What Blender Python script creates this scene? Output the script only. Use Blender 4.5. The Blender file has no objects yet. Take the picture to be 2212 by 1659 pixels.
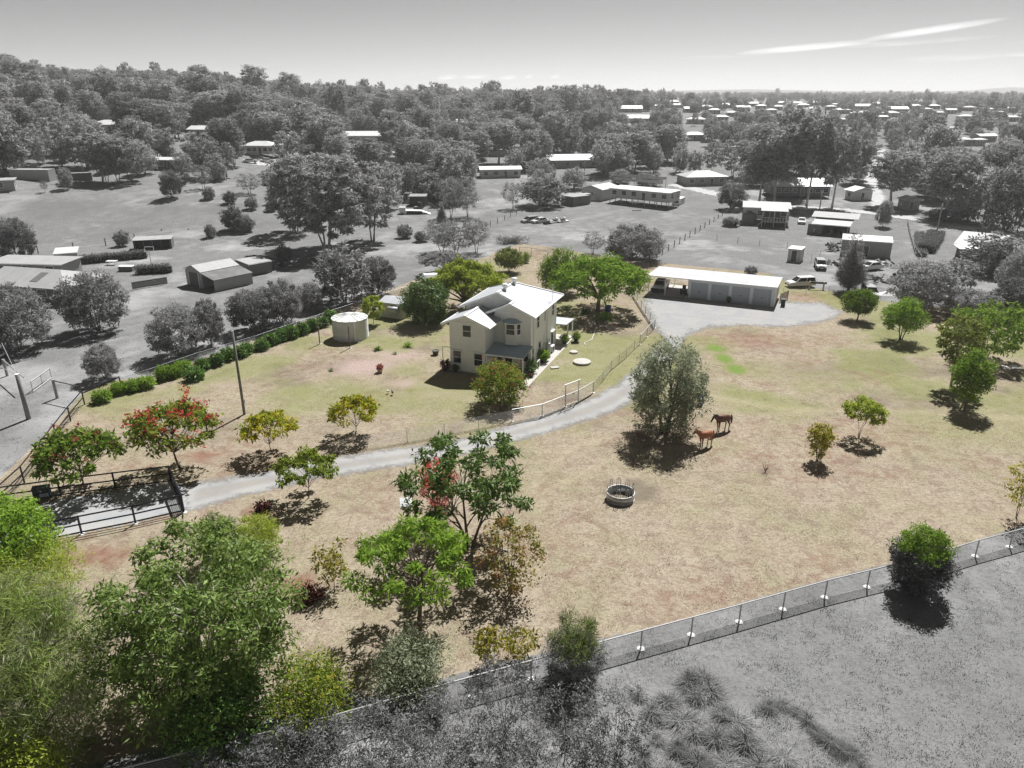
import bpy, bmesh, math, random
import numpy as np
from mathutils import Vector, Matrix

R = math.radians
scene = bpy.context.scene
COL = scene.collection
random.seed(7)

# ------------------------------------------------------------------ camera
CAM_H, FOC, HORIZON = 28.8, 1586.8, 201.2       # metres; focal length and horizon row in a 2212-wide picture
CX, CY = 1106.0, 829.5
PITCH = math.atan((CY - HORIZON) / FOC)
cam_data = bpy.data.cameras.new('camera')
cam_data.sensor_width = 36.0
cam_data.lens = 36.0 * FOC / 2212.0
cam_data.clip_start, cam_data.clip_end = 0.5, 30000.0
camera = bpy.data.objects.new('camera', cam_data)
camera.location = (0, 0, CAM_H)
camera.rotation_euler = (math.pi / 2 - PITCH, 0, 0)
COL.objects.link(camera)
scene.camera = camera

# ------------------------------------------------------------------ sky, sun, exposure
SUN_EL, SUN_AZ = R(53), R(23)                   # azimuth from +Y towards +X
world = bpy.data.worlds.new('World')
scene.world = world
world.use_nodes = True
wt = world.node_tree
wt.nodes.clear()
def wn(kind, **kw):
    n = wt.nodes.new(kind)
    for k, v in kw.items(): setattr(n, k, v)
    return n
def wmath(op, a, b=None, clamp=False):
    n = wn('ShaderNodeMath', operation=op, use_clamp=clamp)
    for i, s in enumerate((a, b)):
        if s is None: continue
        if isinstance(s, (int, float)): n.inputs[i].default_value = s
        else: wt.links.new(s, n.inputs[i])
    return n.outputs[0]
sky = wn('ShaderNodeTexSky', sky_type='NISHITA', sun_disc=False)
sky.sun_elevation, sky.sun_rotation = SUN_EL, SUN_AZ
sky.air_density, sky.dust_density, sky.ozone_density = 0.78, 0.12, 1.0
bw = wn('ShaderNodeSeparateColor')              # black and white sky as seen through a red filter: darker overhead
wt.links.new(sky.outputs[0], bw.inputs[0])
tc = wn('ShaderNodeTexCoord')
sep = wn('ShaderNodeSeparateXYZ')
wt.links.new(tc.outputs['Generated'], sep.inputs[0])
az = wmath('ARCTAN2', sep.outputs[0], sep.outputs[1])       # azimuth
el = wmath('ARCSINE', sep.outputs[2])                       # elevation
def cloud(a0, e0, wa, we, tilt, scale, thr, amp):
    """one wisp of cirrus: an ellipse in azimuth / elevation broken up by noise"""
    da = wmath('SUBTRACT', az, R(a0))
    de = wmath('SUBTRACT', wmath('SUBTRACT', el, R(e0)), wmath('MULTIPLY', da, tilt))
    q = wmath('ADD', wmath('POWER', wmath('ABSOLUTE', wmath('DIVIDE', da, R(wa))), 2.0),
              wmath('POWER', wmath('ABSOLUTE', wmath('DIVIDE', de, R(we))), 2.0))
    comb = wn('ShaderNodeCombineXYZ')
    wt.links.new(wmath('MULTIPLY', da, scale), comb.inputs[0])
    wt.links.new(wmath('MULTIPLY', de, scale * 5.0), comb.inputs[1])
    nz = wn('ShaderNodeTexNoise')
    nz.inputs['Scale'].default_value = 1.0
    nz.inputs['Detail'].default_value = 6.0
    wt.links.new(comb.outputs[0], nz.inputs['Vector'])
    body = wmath('SUBTRACT', 1.0, q, clamp=True)
    nn = wmath('MULTIPLY', wmath('SUBTRACT', nz.outputs['Fac'], thr), 3.0, clamp=True)
    return wmath('MULTIPLY', wmath('MULTIPLY', body, nn), amp)
tot = None
for spec in [(19.9, 2.83, 4.6, .24, .075, 9, .20, .95), (27.3, 3.68, 4.2, .25, .125, 8, .20, .95), (25.4, 2.98, 6.0, .20, .04, 14, .36, .55),
             (29.5, 2.1, 4.6, .24, .05, 14, .36, .5), (32.3, 2.15, .9, .12, .0, 20, .35, .5), (14.5, 2.35, 3.4, .14, .03, 16, .38, .4), (36, 3.2, 5, .2, .1, 12, .36, .4),
             (-4.65, 1.05, .85, .18, .12, 60, .30, 1.1), (-2.6, 1.1, 1.1, .18, .08, 60, .32, 1.1), (-.3, 1.05, .75, .18, .1, 70, .30, 1.1),
             (1.2, 1.12, .34, .14, .1, 70, .30, 1.0), (3.1, 1.1, .44, .14, .1, 70, .32, .9)]:
    cl = cloud(*spec)
    tot = cl if tot is None else wmath('ADD', tot, cl)
tot = wmath('MINIMUM', tot, .85)
SKY_WHITE = 13.0
lum = bw.outputs[0]
lum = wmath('ADD', wmath('MULTIPLY', lum, wmath('SUBTRACT', 1.0, tot)), wmath('MULTIPLY', tot, SKY_WHITE))
bg = wn('ShaderNodeBackground')
bg.inputs['Strength'].default_value = 0.0505
comb = wn('ShaderNodeCombineColor')
for i in range(3): wt.links.new(lum, comb.inputs[i])
wt.links.new(comb.outputs[0], bg.inputs['Color'])
wo = wn('ShaderNodeOutputWorld')
wt.links.new(bg.outputs[0], wo.inputs['Surface'])

sun_data = bpy.data.lights.new('sun', 'SUN')
sun_data.energy, sun_data.angle, sun_data.color = 4.8, R(0.5), (1.0, 0.99, 0.975)
sun = bpy.data.objects.new('sun', sun_data)
sd = Vector((math.cos(SUN_EL) * math.sin(SUN_AZ), math.cos(SUN_EL) * math.cos(SUN_AZ), math.sin(SUN_EL)))
sun.rotation_euler = (-sd).to_track_quat('-Z', 'Y').to_euler()
COL.objects.link(sun)
vs = scene.view_settings
vs.view_transform, vs.look, vs.exposure, vs.gamma, vs.use_curve_mapping = 'Standard', 'None', 0.80, 1.0, False
scene.render.engine = 'CYCLES'
scene.cycles.max_bounces = 4
scene.cycles.diffuse_bounces = 3
scene.cycles.glossy_bounces = 2
scene.cycles.transmission_bounces = 3
scene.cycles.transparent_max_bounces = 4
scene.cycles.caustics_reflective = scene.cycles.caustics_refractive = False
scene.cycles.use_denoising = True
scene.cycles.denoising_prefilter = 'NONE'
scene.cycles.use_adaptive_sampling = True
scene.cycles.adaptive_threshold = 0.025

# ------------------------------------------------------------------ terrain
_ys = [0, 165, 220, 290, 415, 600, 1000, 2000, 5000, 20000]
_zs = [0, 0, 1.2, 4, 11, 17, 18, 20, 21.5, 22]
_hy = [0, 150, 190, 250, 320, 450, 650, 900, 1500, 3000]
_hz = [0, 0, 5, 9, 11, 14, 19, 17, 6, 0]
def ter(X, Y):
    X = np.asarray(X, float); Y = np.asarray(Y, float)
    b = np.interp(Y, _ys, _zs)
    a = X / np.maximum(Y, 40.0)
    t = np.clip((-0.13 - a) / 0.33, 0, 1)
    A = t * t * (3 - 2 * t) * (1 + np.clip(-.55 - a, 0, .3) * 3.2)
    return b + A * np.interp(Y, _hy, _hz)
def ray(u, v):
    x, y = (u - CX) / FOC, -(v - CY) / FOC
    c, s = math.cos(PITCH), math.sin(PITCH)
    return x, c + y * s, -s + y * c
def at(u, v, z=None):
    """the point of the terrain (or of the level z) that the photograph shows at column u, row v"""
    dx, dy, dz = ray(u, v)
    if z is not None:
        t = (z - CAM_H) / dz
        return Vector((dx * t, dy * t, z))
    t, step = 10.0, 1.0
    while t < 9000:
        n = t + step
        if CAM_H + dz * n <= float(ter(dx * n, dy * n)):
            lo, hi = t, n
            for _ in range(30):
                m = (lo + hi) / 2
                if CAM_H + dz * m <= float(ter(dx * m, dy * m)): hi = m
                else: lo = m
            return Vector((dx * hi, dy * hi, float(ter(dx * hi, dy * hi))))
        t = n; step *= 1.03
    return Vector((dx * t, dy * t, float(ter(dx * t, dy * t))))
def mpp(p):
    """metres per picture column at a point"""
    return (p.y * math.cos(PITCH) - (p.z - CAM_H) * math.sin(PITCH)) / FOC
def pix(p):
    c, s = math.cos(PITCH), math.sin(PITCH)
    dz = p[2] - CAM_H
    a, b = p[1] * c - dz * s, p[1] * s + dz * c
    return CX + FOC * p[0] / a, CY - FOC * b / a
def height_to(p, vt):
    """height above p whose top shows at row vt"""
    lo, hi = 0.0, 60.0
    for _ in range(40):
        m = (lo + hi) / 2
        if pix((p[0], p[1], p[2] + m))[1] > vt: lo = m
        else: hi = m
    return lo

# ------------------------------------------------------------------ materials
MATS = {}
class NT:
    def __init__(s, name):
        s.m = bpy.data.materials.new(name); s.m.use_nodes = True
        s.t = s.m.node_tree; s.t.nodes.clear()
        s.out = s.n('ShaderNodeOutputMaterial')
    def n(s, kind, **kw):
        x = s.t.nodes.new(kind)
        for k, v in kw.items(): setattr(x, k, v)
        return x
    def l(s, a, b): s.t.links.new(a, b)
    def set(s, sock, v):
        if hasattr(v, 'is_linked') or hasattr(v, 'links'): s.l(v, sock)
        elif isinstance(v, tuple) and len(v) == 3 and sock.type == 'RGBA': sock.default_value = (*v, 1)
        else: sock.default_value = v
    def math(s, op, a, b=None, clamp=False):
        x = s.n('ShaderNodeMath', operation=op, use_clamp=clamp)
        s.set(x.inputs[0], a)
        if b is not None: s.set(x.inputs[1], b)
        return x.outputs[0]
    def noise(s, scale, detail=4, vec=None, rough=.55, dist=0):
        x = s.n('ShaderNodeTexNoise')
        x.inputs['Scale'].default_value = scale; x.inputs['Detail'].default_value = detail
        x.inputs['Roughness'].default_value = rough; x.inputs['Distortion'].default_value = dist
        if vec is not None: s.l(vec, x.inputs['Vector'])
        return x.outputs['Fac']
    def mix(s, fac, a, b, blend='MIX'):
        x = s.n('ShaderNodeMix', data_type='RGBA', blend_type=blend)
        s.set(x.inputs[0], fac); s.set(x.inputs[6], a); s.set(x.inputs[7], b)
        return x.outputs[2]
    def ramp(s, fac, lo, hi):
        x = s.n('ShaderNodeMapRange', clamp=True)
        s.set(x.inputs[0], fac); x.inputs[1].default_value = lo; x.inputs[2].default_value = hi
        return x.outputs[0]
    def bsdf(s, color, rough=.8, metal=0.0, spec=.3, normal=None):
        x = s.n('ShaderNodeBsdfPrincipled')
        s.set(x.inputs['Base Color'], color); s.set(x.inputs['Roughness'], rough)
        s.set(x.inputs['Metallic'], metal); s.set(x.inputs['Specular IOR Level'], spec)
        if normal is not None: s.l(normal, x.inputs['Normal'])
        s.l(x.outputs[0], s.out.inputs['Surface'])
        return x
    def bump(s, h, strength=.3, dist=.02):
        x = s.n('ShaderNodeBump'); x.inputs['Strength'].default_value = strength; x.inputs['Distance'].default_value = dist
        s.l(h, x.inputs['Height']); return x.outputs[0]
    def coords(s, which='Object'):
        return s.n('ShaderNodeTexCoord').outputs[which]

def g3(v): return (v, v, v)
def plain(name, c, rough=.75, var=.18, scale=3.0, metal=0.0, spec=.3, bump=0.0):
    if name in MATS: return MATS[name]
    t = NT(name); co = t.coords()
    n1 = t.noise(scale, 5, co); n2 = t.noise(scale * 9, 3, co)
    f = t.math('ADD', t.math('MULTIPLY', n1, .65), t.math('MULTIPLY', n2, .35))
    lo = tuple(x * (1 - var) for x in c); hi = tuple(min(x * (1 + var), .95) for x in c)
    col = t.mix(t.ramp(f, .32, .68), lo, hi)
    nm = t.bump(n2, bump, .02) if bump else None
    t.bsdf(col, rough, metal, spec, nm)
    MATS[name] = t.m
    return t.m
def leaf(name, c1, c2, trans=.35, gloss=.0, c3=None):
    """leaves: a colour for each leaf between c1 and c2, some of the light goes through"""
    if name in MATS: return MATS[name]
    t = NT(name)
    geo = t.n('ShaderNodeNewGeometry'); oi = t.n('ShaderNodeObjectInfo')
    col = t.mix(geo.outputs['Random Per Island'], c1, c2)
    if c3 is not None:
        nz = t.noise(.9, 3, t.coords())
        col = t.mix(t.ramp(nz, .48, .62), col, c3)
    f = t.math('ADD', .82, t.math('MULTIPLY', oi.outputs['Random'], .36))
    cc = t.n('ShaderNodeCombineColor')
    for i in range(3): t.l(f, cc.inputs[i])
    col = t.mix(1.0, col, cc.outputs[0], 'MULTIPLY')
    d = t.n('ShaderNodeBsdfPrincipled')
    t.l(col, d.inputs['Base Color']); d.inputs['Roughness'].default_value = .55
    d.inputs['Specular IOR Level'].default_value = gloss
    tr = t.n('ShaderNodeBsdfTranslucent'); t.l(col, tr.inputs['Color'])
    mx = t.n('ShaderNodeMixShader'); mx.inputs[0].default_value = trans
    t.l(d.outputs[0], mx.inputs[1]); t.l(tr.outputs[0], mx.inputs[2])
    t.l(mx.outputs[0], t.out.inputs['Surface'])
    MATS[name] = t.m
    return t.m
def corrugated(name, c, pitch=.2, dirt=.12, rough=.45, metal=.0, amp=.5, sheets=.0):
    """ribbed metal sheet, ribs run down the slope"""
    if name in MATS: return MATS[name]
    t = NT(name); co = t.coords()
    geo = t.n('ShaderNodeNewGeometry')
    vt = t.n('ShaderNodeVectorTransform', vector_type='NORMAL', convert_from='WORLD', convert_to='OBJECT')
    t.l(geo.outputs['True Normal'], vt.inputs[0])
    sn = t.n('ShaderNodeSeparateXYZ'); t.l(vt.outputs[0], sn.inputs[0])
    sp = t.n('ShaderNodeSeparateXYZ'); t.l(co, sp.inputs[0])
    pick = t.math('GREATER_THAN', t.math('ABSOLUTE', sn.outputs[0]), t.math('ABSOLUTE', sn.outputs[1]))
    mx = t.n('ShaderNodeMix', data_type='FLOAT')
    t.l(pick, mx.inputs[0]); t.l(sp.outputs[0], mx.inputs[2]); t.l(sp.outputs[1], mx.inputs[3])
    w = t.math('SINE', t.math('MULTIPLY', mx.outputs[0], 2 * math.pi / pitch))
    nz = t.noise(.7, 6, co); n2 = t.noise(6, 4, co)
    col = t.mix(t.ramp(nz, .35, .7), tuple(x * (1 - dirt) for x in c), c)
    col = t.mix(t.math('MULTIPLY', t.ramp(n2, .56, .75), dirt * 1.5), col, tuple(x * .55 for x in c))
    col = t.mix(t.math('MULTIPLY', t.ramp(w, .2, -1), .16), col, tuple(x * .6 for x in c))
    lap = t.math('SINE', t.math('MULTIPLY', mx.outputs[0], 2 * math.pi / .78))       # overlapping sheets weather a little differently
    cell = t.n('ShaderNodeTexWhiteNoise', noise_dimensions='1D'); t.l(t.math('FLOOR', t.math('DIVIDE', mx.outputs[0], .78)), cell.inputs['W'])
    col = t.mix(t.math('MULTIPLY', cell.outputs['Value'], .22), col, tuple(x * .62 for x in c))
    st = t.n('ShaderNodeMapping'); st.inputs['Scale'].default_value = (3.0, .35, .35); t.l(co, st.inputs[0])
    col = t.mix(t.math('MULTIPLY', t.ramp(t.noise(1.6, 4, st.outputs[0]), .55, .75), .30), col, tuple(x * .6 for x in c))
    t.bsdf(col, rough, metal, .4, t.bump(w, amp, .02))
    MATS[name] = t.m
    return t.m

# ------------------------------------------------------------------ mesh helpers
class MB:
    """collects shapes; build() links them as one mesh object"""
    def __init__(s): s.v, s.f = [], []
    def add(s, vs, fs):
        k = len(s.v); s.v += [tuple(x) for x in vs]; s.f += [tuple(i + k for i in q) for q in fs]; return s
    def box(s, x0, x1, y0, y1, z0, z1):
        return s.add([(x0,y0,z0),(x1,y0,z0),(x1,y1,z0),(x0,y1,z0),(x0,y0,z1),(x1,y0,z1),(x1,y1,z1),(x0,y1,z1)],
                     [(0,3,2,1),(4,5,6,7),(0,1,5,4),(1,2,6,5),(2,3,7,6),(3,0,4,7)])
    def bar(s, a, b, w, h=None, up=(0, 0, 1)):
        a, b = Vector(a), Vector(b); h = h or w
        d = (b - a).normalized(); u = Vector(up)
        if abs(d.dot(u)) > .98: u = Vector((1, 0, 0))
        x = d.cross(u).normalized() * (w / 2); y = x.cross(d).normalized() * (h / 2)
        vs = [p + i * x + j * y for p in (a, b) for i, j in ((-1,-1),(1,-1),(1,1),(-1,1))]
        return s.add(vs, [(0,1,2,3),(7,6,5,4),(0,4,5,1),(1,5,6,2),(2,6,7,3),(3,7,4,0)])
    def tube(s, pts, rs, n=8, cap=True):
        pts = [Vector(p) for p in pts]
        if isinstance(rs, (int, float)): rs = [rs] * len(pts)
        k = len(s.v); x = None
        for i, p in enumerate(pts):
            d = (pts[min(i + 1, len(pts) - 1)] - pts[max(i - 1, 0)])
            d = d.normalized() if d.length > 1e-9 else Vector((0, 0, 1))
            if x is None:
                x = d.cross(Vector((0, 0, 1)))
                if x.length < .05: x = d.cross(Vector((0, 1, 0)))
            x = (x - d * x.dot(d)).normalized(); y = d.cross(x)
            for j in range(n):
                a = 2 * math.pi * j / n
                s.v.append(tuple(p + x * (rs[i] * math.cos(a)) + y * (rs[i] * math.sin(a))))
        for i in range(len(pts) - 1):
            for j in range(n):
                a, b = k + i * n + j, k + i * n + (j + 1) % n
                s.f.append((a, b, b + n, a + n))
        if cap:
            s.f.append(tuple(k + j for j in range(n))[::-1])
            s.f.append(tuple(k + (len(pts) - 1) * n + j for j in range(n)))
        return s
    def lathe(s, prof, n=24, c=(0, 0, 0)):
        k = len(s.v)
        for r, z in prof:
            for j in range(n):
                a = 2 * math.pi * j / n
                s.v.append((c[0] + r * math.cos(a), c[1] + r * math.sin(a), c[2] + z))
        for i in range(len(prof) - 1):
            for j in range(n):
                a, b = k + i * n + j, k + i * n + (j + 1) % n
                s.f.append((a, b, b + n, a + n))
        return s
    def poly(s, pts, z0, z1):
        """upright prism over a plan outline"""
        n = len(pts)
        return s.add([(p[0], p[1], z0) for p in pts] + [(p[0], p[1], z1) for p in pts],
                     [tuple(range(n))[::-1], tuple(range(n, 2 * n))] + [(i, (i + 1) % n, (i + 1) % n + n, i + n) for i in range(n)])
    def slab(s, pts, t):
        """flat or sloping panel (list of 3-D corners) with thickness t downwards"""
        n = len(pts)
        return s.add([tuple(p) for p in pts] + [(p[0], p[1], p[2] - t) for p in pts],
                     [tuple(range(n)), tuple(range(n, 2 * n))[::-1]] + [(i, i + n, (i + 1) % n + n, (i + 1) % n) for i in range(n)])
    def mesh(s, name):
        me = bpy.data.meshes.new(name); me.from_pydata(s.v, [], s.f); me.update(); return me
    def build(s, name, mat, parent=None, smooth=False, loc=None, rot=None):
        return link(name, s.mesh(name), mat, parent, smooth, loc, rot)
def link(name, me, mat, parent=None, smooth=False, loc=None, rot=None):
    o = bpy.data.objects.new(name, me); COL.objects.link(o)
    if mat is not None and not me.materials: me.materials.append(mat)
    if smooth: me.polygons.foreach_set('use_smooth', [True] * len(me.polygons))
    if parent is not None: o.parent = parent
    if loc is not None: o.location = loc
    if rot is not None: o.rotation_euler = rot
    return o
def tag(o, label, cat, group=None):
    o['label'] = label; o['category'] = cat
    if group: o['group'] = group
    return o
def thing(name, label, cat, loc=(0, 0, 0), rz=0.0, group=None):
    o = bpy.data.objects.new(name, None); COL.objects.link(o)
    o.empty_display_size = .3
    o.location = loc; o.rotation_euler = (0, 0, rz)
    return tag(o, label, cat, group)
def struct(o): o['kind'] = 'structure'; return o
def copy_tree(root, loc, rz=0.0, scale=(1, 1, 1)):
    r = root.copy(); COL.objects.link(r)
    r.location = loc; r.rotation_euler = (0, 0, rz); r.scale = scale
    for ch in root.children:
        c = ch.copy(); COL.objects.link(c); c.parent = r
        for g in ch.children:
            d = g.copy(); COL.objects.link(d); d.parent = c
    return r
def quads_mesh(name, V):
    """V: (N,4,3) array of separate quads"""
    N = len(V)
    me = bpy.data.meshes.new(name)
    me.vertices.add(4 * N); me.vertices.foreach_set('co', V.reshape(-1).astype(np.float32))
    me.loops.add(4 * N); me.loops.foreach_set('vertex_index', np.arange(4 * N, dtype=np.int32))
    me.polygons.add(N); me.polygons.foreach_set('loop_start', np.arange(0, 4 * N, 4, dtype=np.int32))
    me.update(calc_edges=True)
    return me
# ------------------------------------------------------------------ the ground: one sheet to the horizon
def fan(step, lo, hi, far, grow=1.12):
    a = list(np.arange(lo, hi + 1e-6, step)); s = step
    up = []; x = hi
    while x < far: s *= grow; x += s; up.append(x)
    return a, up
fx, ux = fan(.6, -84, 100, 14000)
xs = np.array([-84 - (q - 100) for q in ux][::-1] + fx + ux)
fy, uy = fan(.6, 17, 150, 14000, 1.045)
ysg = np.array([-60, -30, 0, 8, 13] + fy + uy)
GX, GY = np.meshgrid(xs, ysg)
GZ = ter(GX, GY)
nx, ny = len(xs), len(ysg)
PTS2 = np.stack([GX.ravel(), GY.ravel()], 1)

def signed(poly, P):
    """signed distance of points to a closed outline, positive inside"""
    poly = np.array(poly); n = len(poly)
    d = np.full(len(P), 1e9); ins = np.zeros(len(P), bool)
    for i in range(n):
        a, b = poly[i], poly[(i + 1) % n]
        e = b - a; w = P - a
        t = np.clip((w @ e) / max(e @ e, 1e-9), 0, 1)
        d = np.minimum(d, np.hypot(*(w - t[:, None] * e).T))
        c = (a[1] > P[:, 1]) != (b[1] > P[:, 1])
        with np.errstate(divide='ignore', invalid='ignore'):
            xi = (b[0] - a[0]) * (P[:, 1] - a[1]) / (b[1] - a[1]) + a[0]
        ins ^= c & (P[:, 0] < xi)
    return np.where(ins, d, -d)
def along(line, P):
    line = np.array(line); d = np.full(len(P), 1e9)
    for a, b in zip(line[:-1], line[1:]):
        e = b - a; w = P - a
        t = np.clip((w @ e) / max(e @ e, 1e-9), 0, 1)
        d = np.minimum(d, np.hypot(*(w - t[:, None] * e).T))
    return d
def W(pts): return [tuple(at(u, v, 0.0)[:2]) for u, v in pts]
PROPERTY = W([(60, 1690), (345, 1612), (593, 1552), (737, 1525), (1031, 1444), (1267, 1387), (1384, 1362), (1494, 1334),
              (1596, 1303), (1691, 1276), (1781, 1252), (1876, 1229), (1960, 1209), (2040, 1187), (2106, 1168), (2180, 1145),
              (2420, 1075), (2420, 700), (2212, 684), (2046, 665), (1937, 655), (1885, 645), (1780, 626), (1697, 606),
              (1660, 590), (1405, 566), (1258, 546), (1181, 532), (1125, 527), (1068, 545), (1051, 555), (921, 594),
              (848, 624), (737, 668), (640, 700), (520, 742), (430, 776), (327, 812), (255, 820), (185, 842), (90, 948),
              (0, 1032), (-80, 1105), (-260, 1400)])
rngg = np.random.default_rng(3)
sd = signed(PROPERTY, PTS2) + rngg.normal(0, .03, len(PTS2))

def blobs(lst, P=None):
    P = PTS2 if P is None else P
    out = np.zeros(len(P))
    for u, v, ru, rv, amp in lst:          # centre and half size as seen in the photograph, turned into metres on the ground
        c = at(u, v, 0.0); rx = ru * mpp(c)
        ry = abs(at(u, v - rv, 0.0).y - at(u, v + rv, 0.0).y) / 2
        q = ((P[:, 0] - c.x) / rx) ** 2 + ((P[:, 1] - c.y) / ry) ** 2
        out = np.maximum(out, amp * np.exp(-q * 1.1))
    return out
B_green = ([(1545, 752, 24, 11, 1.15), (1565, 775, 22, 14, 1.15), (1590, 797, 28, 13, 1.15), (1538, 733, 18, 10, .55), (1700, 880, 150, 22, .5), (1640, 800, 90, 30, .4), (1760, 830, 90, 24, .4),
               (1620, 885, 60, 14, .5), (1850, 830, 120, 40, .3), (2000, 960, 160, 60, .25), (760, 850, 140, 36, .52), (640, 880, 90, 30, .5),
               (900, 870, 110, 30, .5), (880, 800, 60, 20, .45), (500, 850, 80, 25, .2), (1300, 750, 60, 22, .3), (1215, 790, 60, 22, .35),
               (1185, 810, 20, 6, .5), (1330, 735, 20, 10, .4), (820, 770, 40, 14, .25), (1560, 960, 70, 20, .3), (1500, 1100, 160, 30, .2), (1250, 610, 60, 12, .3), (960, 745, 40, 18, .35), (1010, 880, 60, 18, .3),
               (1020, 1400, 60, 30, .2), (1900, 1090, 120, 30, .15), (1660, 700, 30, 8, .35), (1380, 1010, 130, 26, .22), (1690, 600, 60, 16, .45), (1830, 640, 60, 10, .4)])
B_soil = ([(640, 1262, 46, 26, 1.1), (1620, 735, 130, 22, .55), (1700, 745, 70, 14, .4), (1750, 780, 60, 16, .3), (440, 985, 60, 14, .8), (500, 975, 40, 10, .35),
              (560, 1108, 40, 22, .75), (215, 1200, 95, 30, .8), (120, 1170, 60, 25, .5), (820, 1050, 40, 30, .3), (1230, 690, 45, 9, .7), (1660, 1015, 30, 10, .3),
              (300, 1010, 120, 14, .3), (1750, 640, 70, 12, .6), (1330, 800, 40, 16, .3), (1190, 870, 80, 14, .3), (1300, 655, 70, 14, .3)])
B_mulch = ([(790, 790, 70, 20, 1), (850, 765, 60, 14, .9), (900, 830, 90, 10, .9), (960, 850, 80, 8, .9), (1010, 858, 60, 6, .8), (760, 800, 40, 14, .9),
               (870, 720, 60, 10, .6), (480, 830, 60, 10, .5), (620, 760, 60, 10, .3), (1110, 900, 40, 10, .6), (920, 700, 60, 14, .5)])
B_dark = ([(1790, 800, 160, 30, .5), (1650, 750, 80, 22, .35), (600, 790, 30, 9, .9), (560, 822, 22, 6, .6), (1378, 1063, 48, 24, 1.3), (1330, 1062, 30, 18, .9), (2050, 1000, 180, 40, .25), (1530, 1030, 180, 20, .25),
              (1450, 930, 70, 20, .5), (1660, 1018, 32, 11, .7), (1850, 1000, 60, 20, .4), (930, 1270, 160, 60, .15), (1750, 1120, 160, 26, .2)])
def field(P, size, seed, octs=3):
    """smooth random field, 0..1, with features of about size metres"""
    out, tot, amp = np.zeros(len(P)), 0, 1.0
    for o_ in range(octs):
        g = np.random.default_rng(seed + o_).random((256, 256)); q = P / size + 128 + seed * .37
        i = np.floor(q).astype(int); fr = q - i; fr = fr * fr * (3 - 2 * fr)
        def gg(a, b): return g[(i[:, 0] + a) % 256, (i[:, 1] + b) % 256]
        v = (gg(0, 0) * (1 - fr[:, 0]) + gg(1, 0) * fr[:, 0]) * (1 - fr[:, 1]) + (gg(0, 1) * (1 - fr[:, 0]) + gg(1, 1) * fr[:, 0]) * fr[:, 1]
        out += v * amp; tot += amp; amp *= .55; size *= .45
    return out / tot
def patches(P):
    """how green, how bare-brown, how mulched and how dark the pasture is"""
    far = np.clip((P[:, 1] - 45) / 25, .25, 1); gn = np.clip((field(P, 9, 1, 5) - .45) * 2.4, 0, .52) * far; dk = np.clip((field(P, 6, 5, 4) - .50) * 2.8, 0, .75) * far; sl = np.clip((field(P, 7, 9, 4) - .54) * 1.6, 0, .28)
    return np.maximum(blobs(B_green, P), gn), np.maximum(blobs(B_soil, P), sl), blobs(B_mulch, P), np.maximum(blobs(B_dark, P), dk)
green, soil, mulch, dark = patches(PTS2)
tracks = np.zeros(len(PTS2))
for line, w, amp in [([(1390, 930), (1250, 960), (1150, 1040), (1180, 1100)], .35, .25), ([(1450, 965), (1330, 985), (1200, 1050)], .35, .25),
                     ([(1500, 850), (1700, 885), (2000, 890), (2212, 905)], .7, .3), ([(1840, 705), (2000, 700), (2212, 720)], 1.0, .3)]:
    tracks = np.maximum(tracks, amp * np.exp(-(along(W(line), PTS2) / w) ** 2))
# lighter bare tracks, mown and worn parts of the neighbours' ground
pale = blobs([(330, 640, 130, 16, .35), (760, 600, 120, 40, .35), (1180, 500, 170, 30, .30), (1330, 470, 180, 26, .15), (120, 470, 260, 22, .2), (480, 520, 120, 20, .22),
              (1560, 1540, 120, 40, .18), (1380, 1480, 70, 26, .35), (2100, 600, 60, 14, .4), (900, 1600, 420, 70, .45), (1000, 480, 120, 20, .3), (900, 500, 90, 20, .3), (1300, 1460, 60, 20, .25)])
for line, w, amp in [([(740, 648), (560, 705), (420, 755), (300, 800), (190, 830), (60, 960), (-40, 1060)], 2.6, .55),
                     ([(300, 740), (160, 800), (30, 850), (-60, 880)], 2.0, .35), ([(1330, 505), (1480, 520), (1560, 470)], 2.5, .2),
                     ([(1600, 480), (1700, 470), (1740, 470)], 3.0, .25), ([(1130, 500), (1230, 480), (1330, 462), (1450, 456)], 1.6, .4), ([(760, 560), (850, 500), (960, 470), (1090, 455), (1180, 452)], 1.8, .45), ([(-20, 640), (200, 640), (360, 640)], 1.5, .35), ([(590, 600), (680, 570), (760, 555)], 1.4, .4), ([(1590, 560), (1690, 590), (1800, 615)], .8, .35), ([(1840, 520), (1960, 520), (1975, 560)], .9, .3)]:
    pale = np.maximum(pale, amp * np.exp(-(along(W(line), PTS2) / w) ** 2))
pale = np.maximum(pale, blobs([(850, 1610, 420, 60, .6), (1300, 1560, 120, 60, .5)]))
pale = np.maximum(pale, np.clip((field(PTS2, 12, 21, 5) - .52) * 2.6, 0, .6))
gdark = np.clip((field(PTS2, 9, 31, 5) - .50) * 3.0, 0, .8)
gdark = np.maximum(gdark, blobs([(60, 775, 130, 20, .6), (270, 690, 80, 14, .3), (1640, 560, 140, 20, .35), (1900, 1480, 300, 60, .3), (2100, 1350, 150, 60, .35), (2150, 1560, 150, 90, .35), (1250, 470, 130, 10, .3), (200, 460, 160, 10, .3)]))

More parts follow.
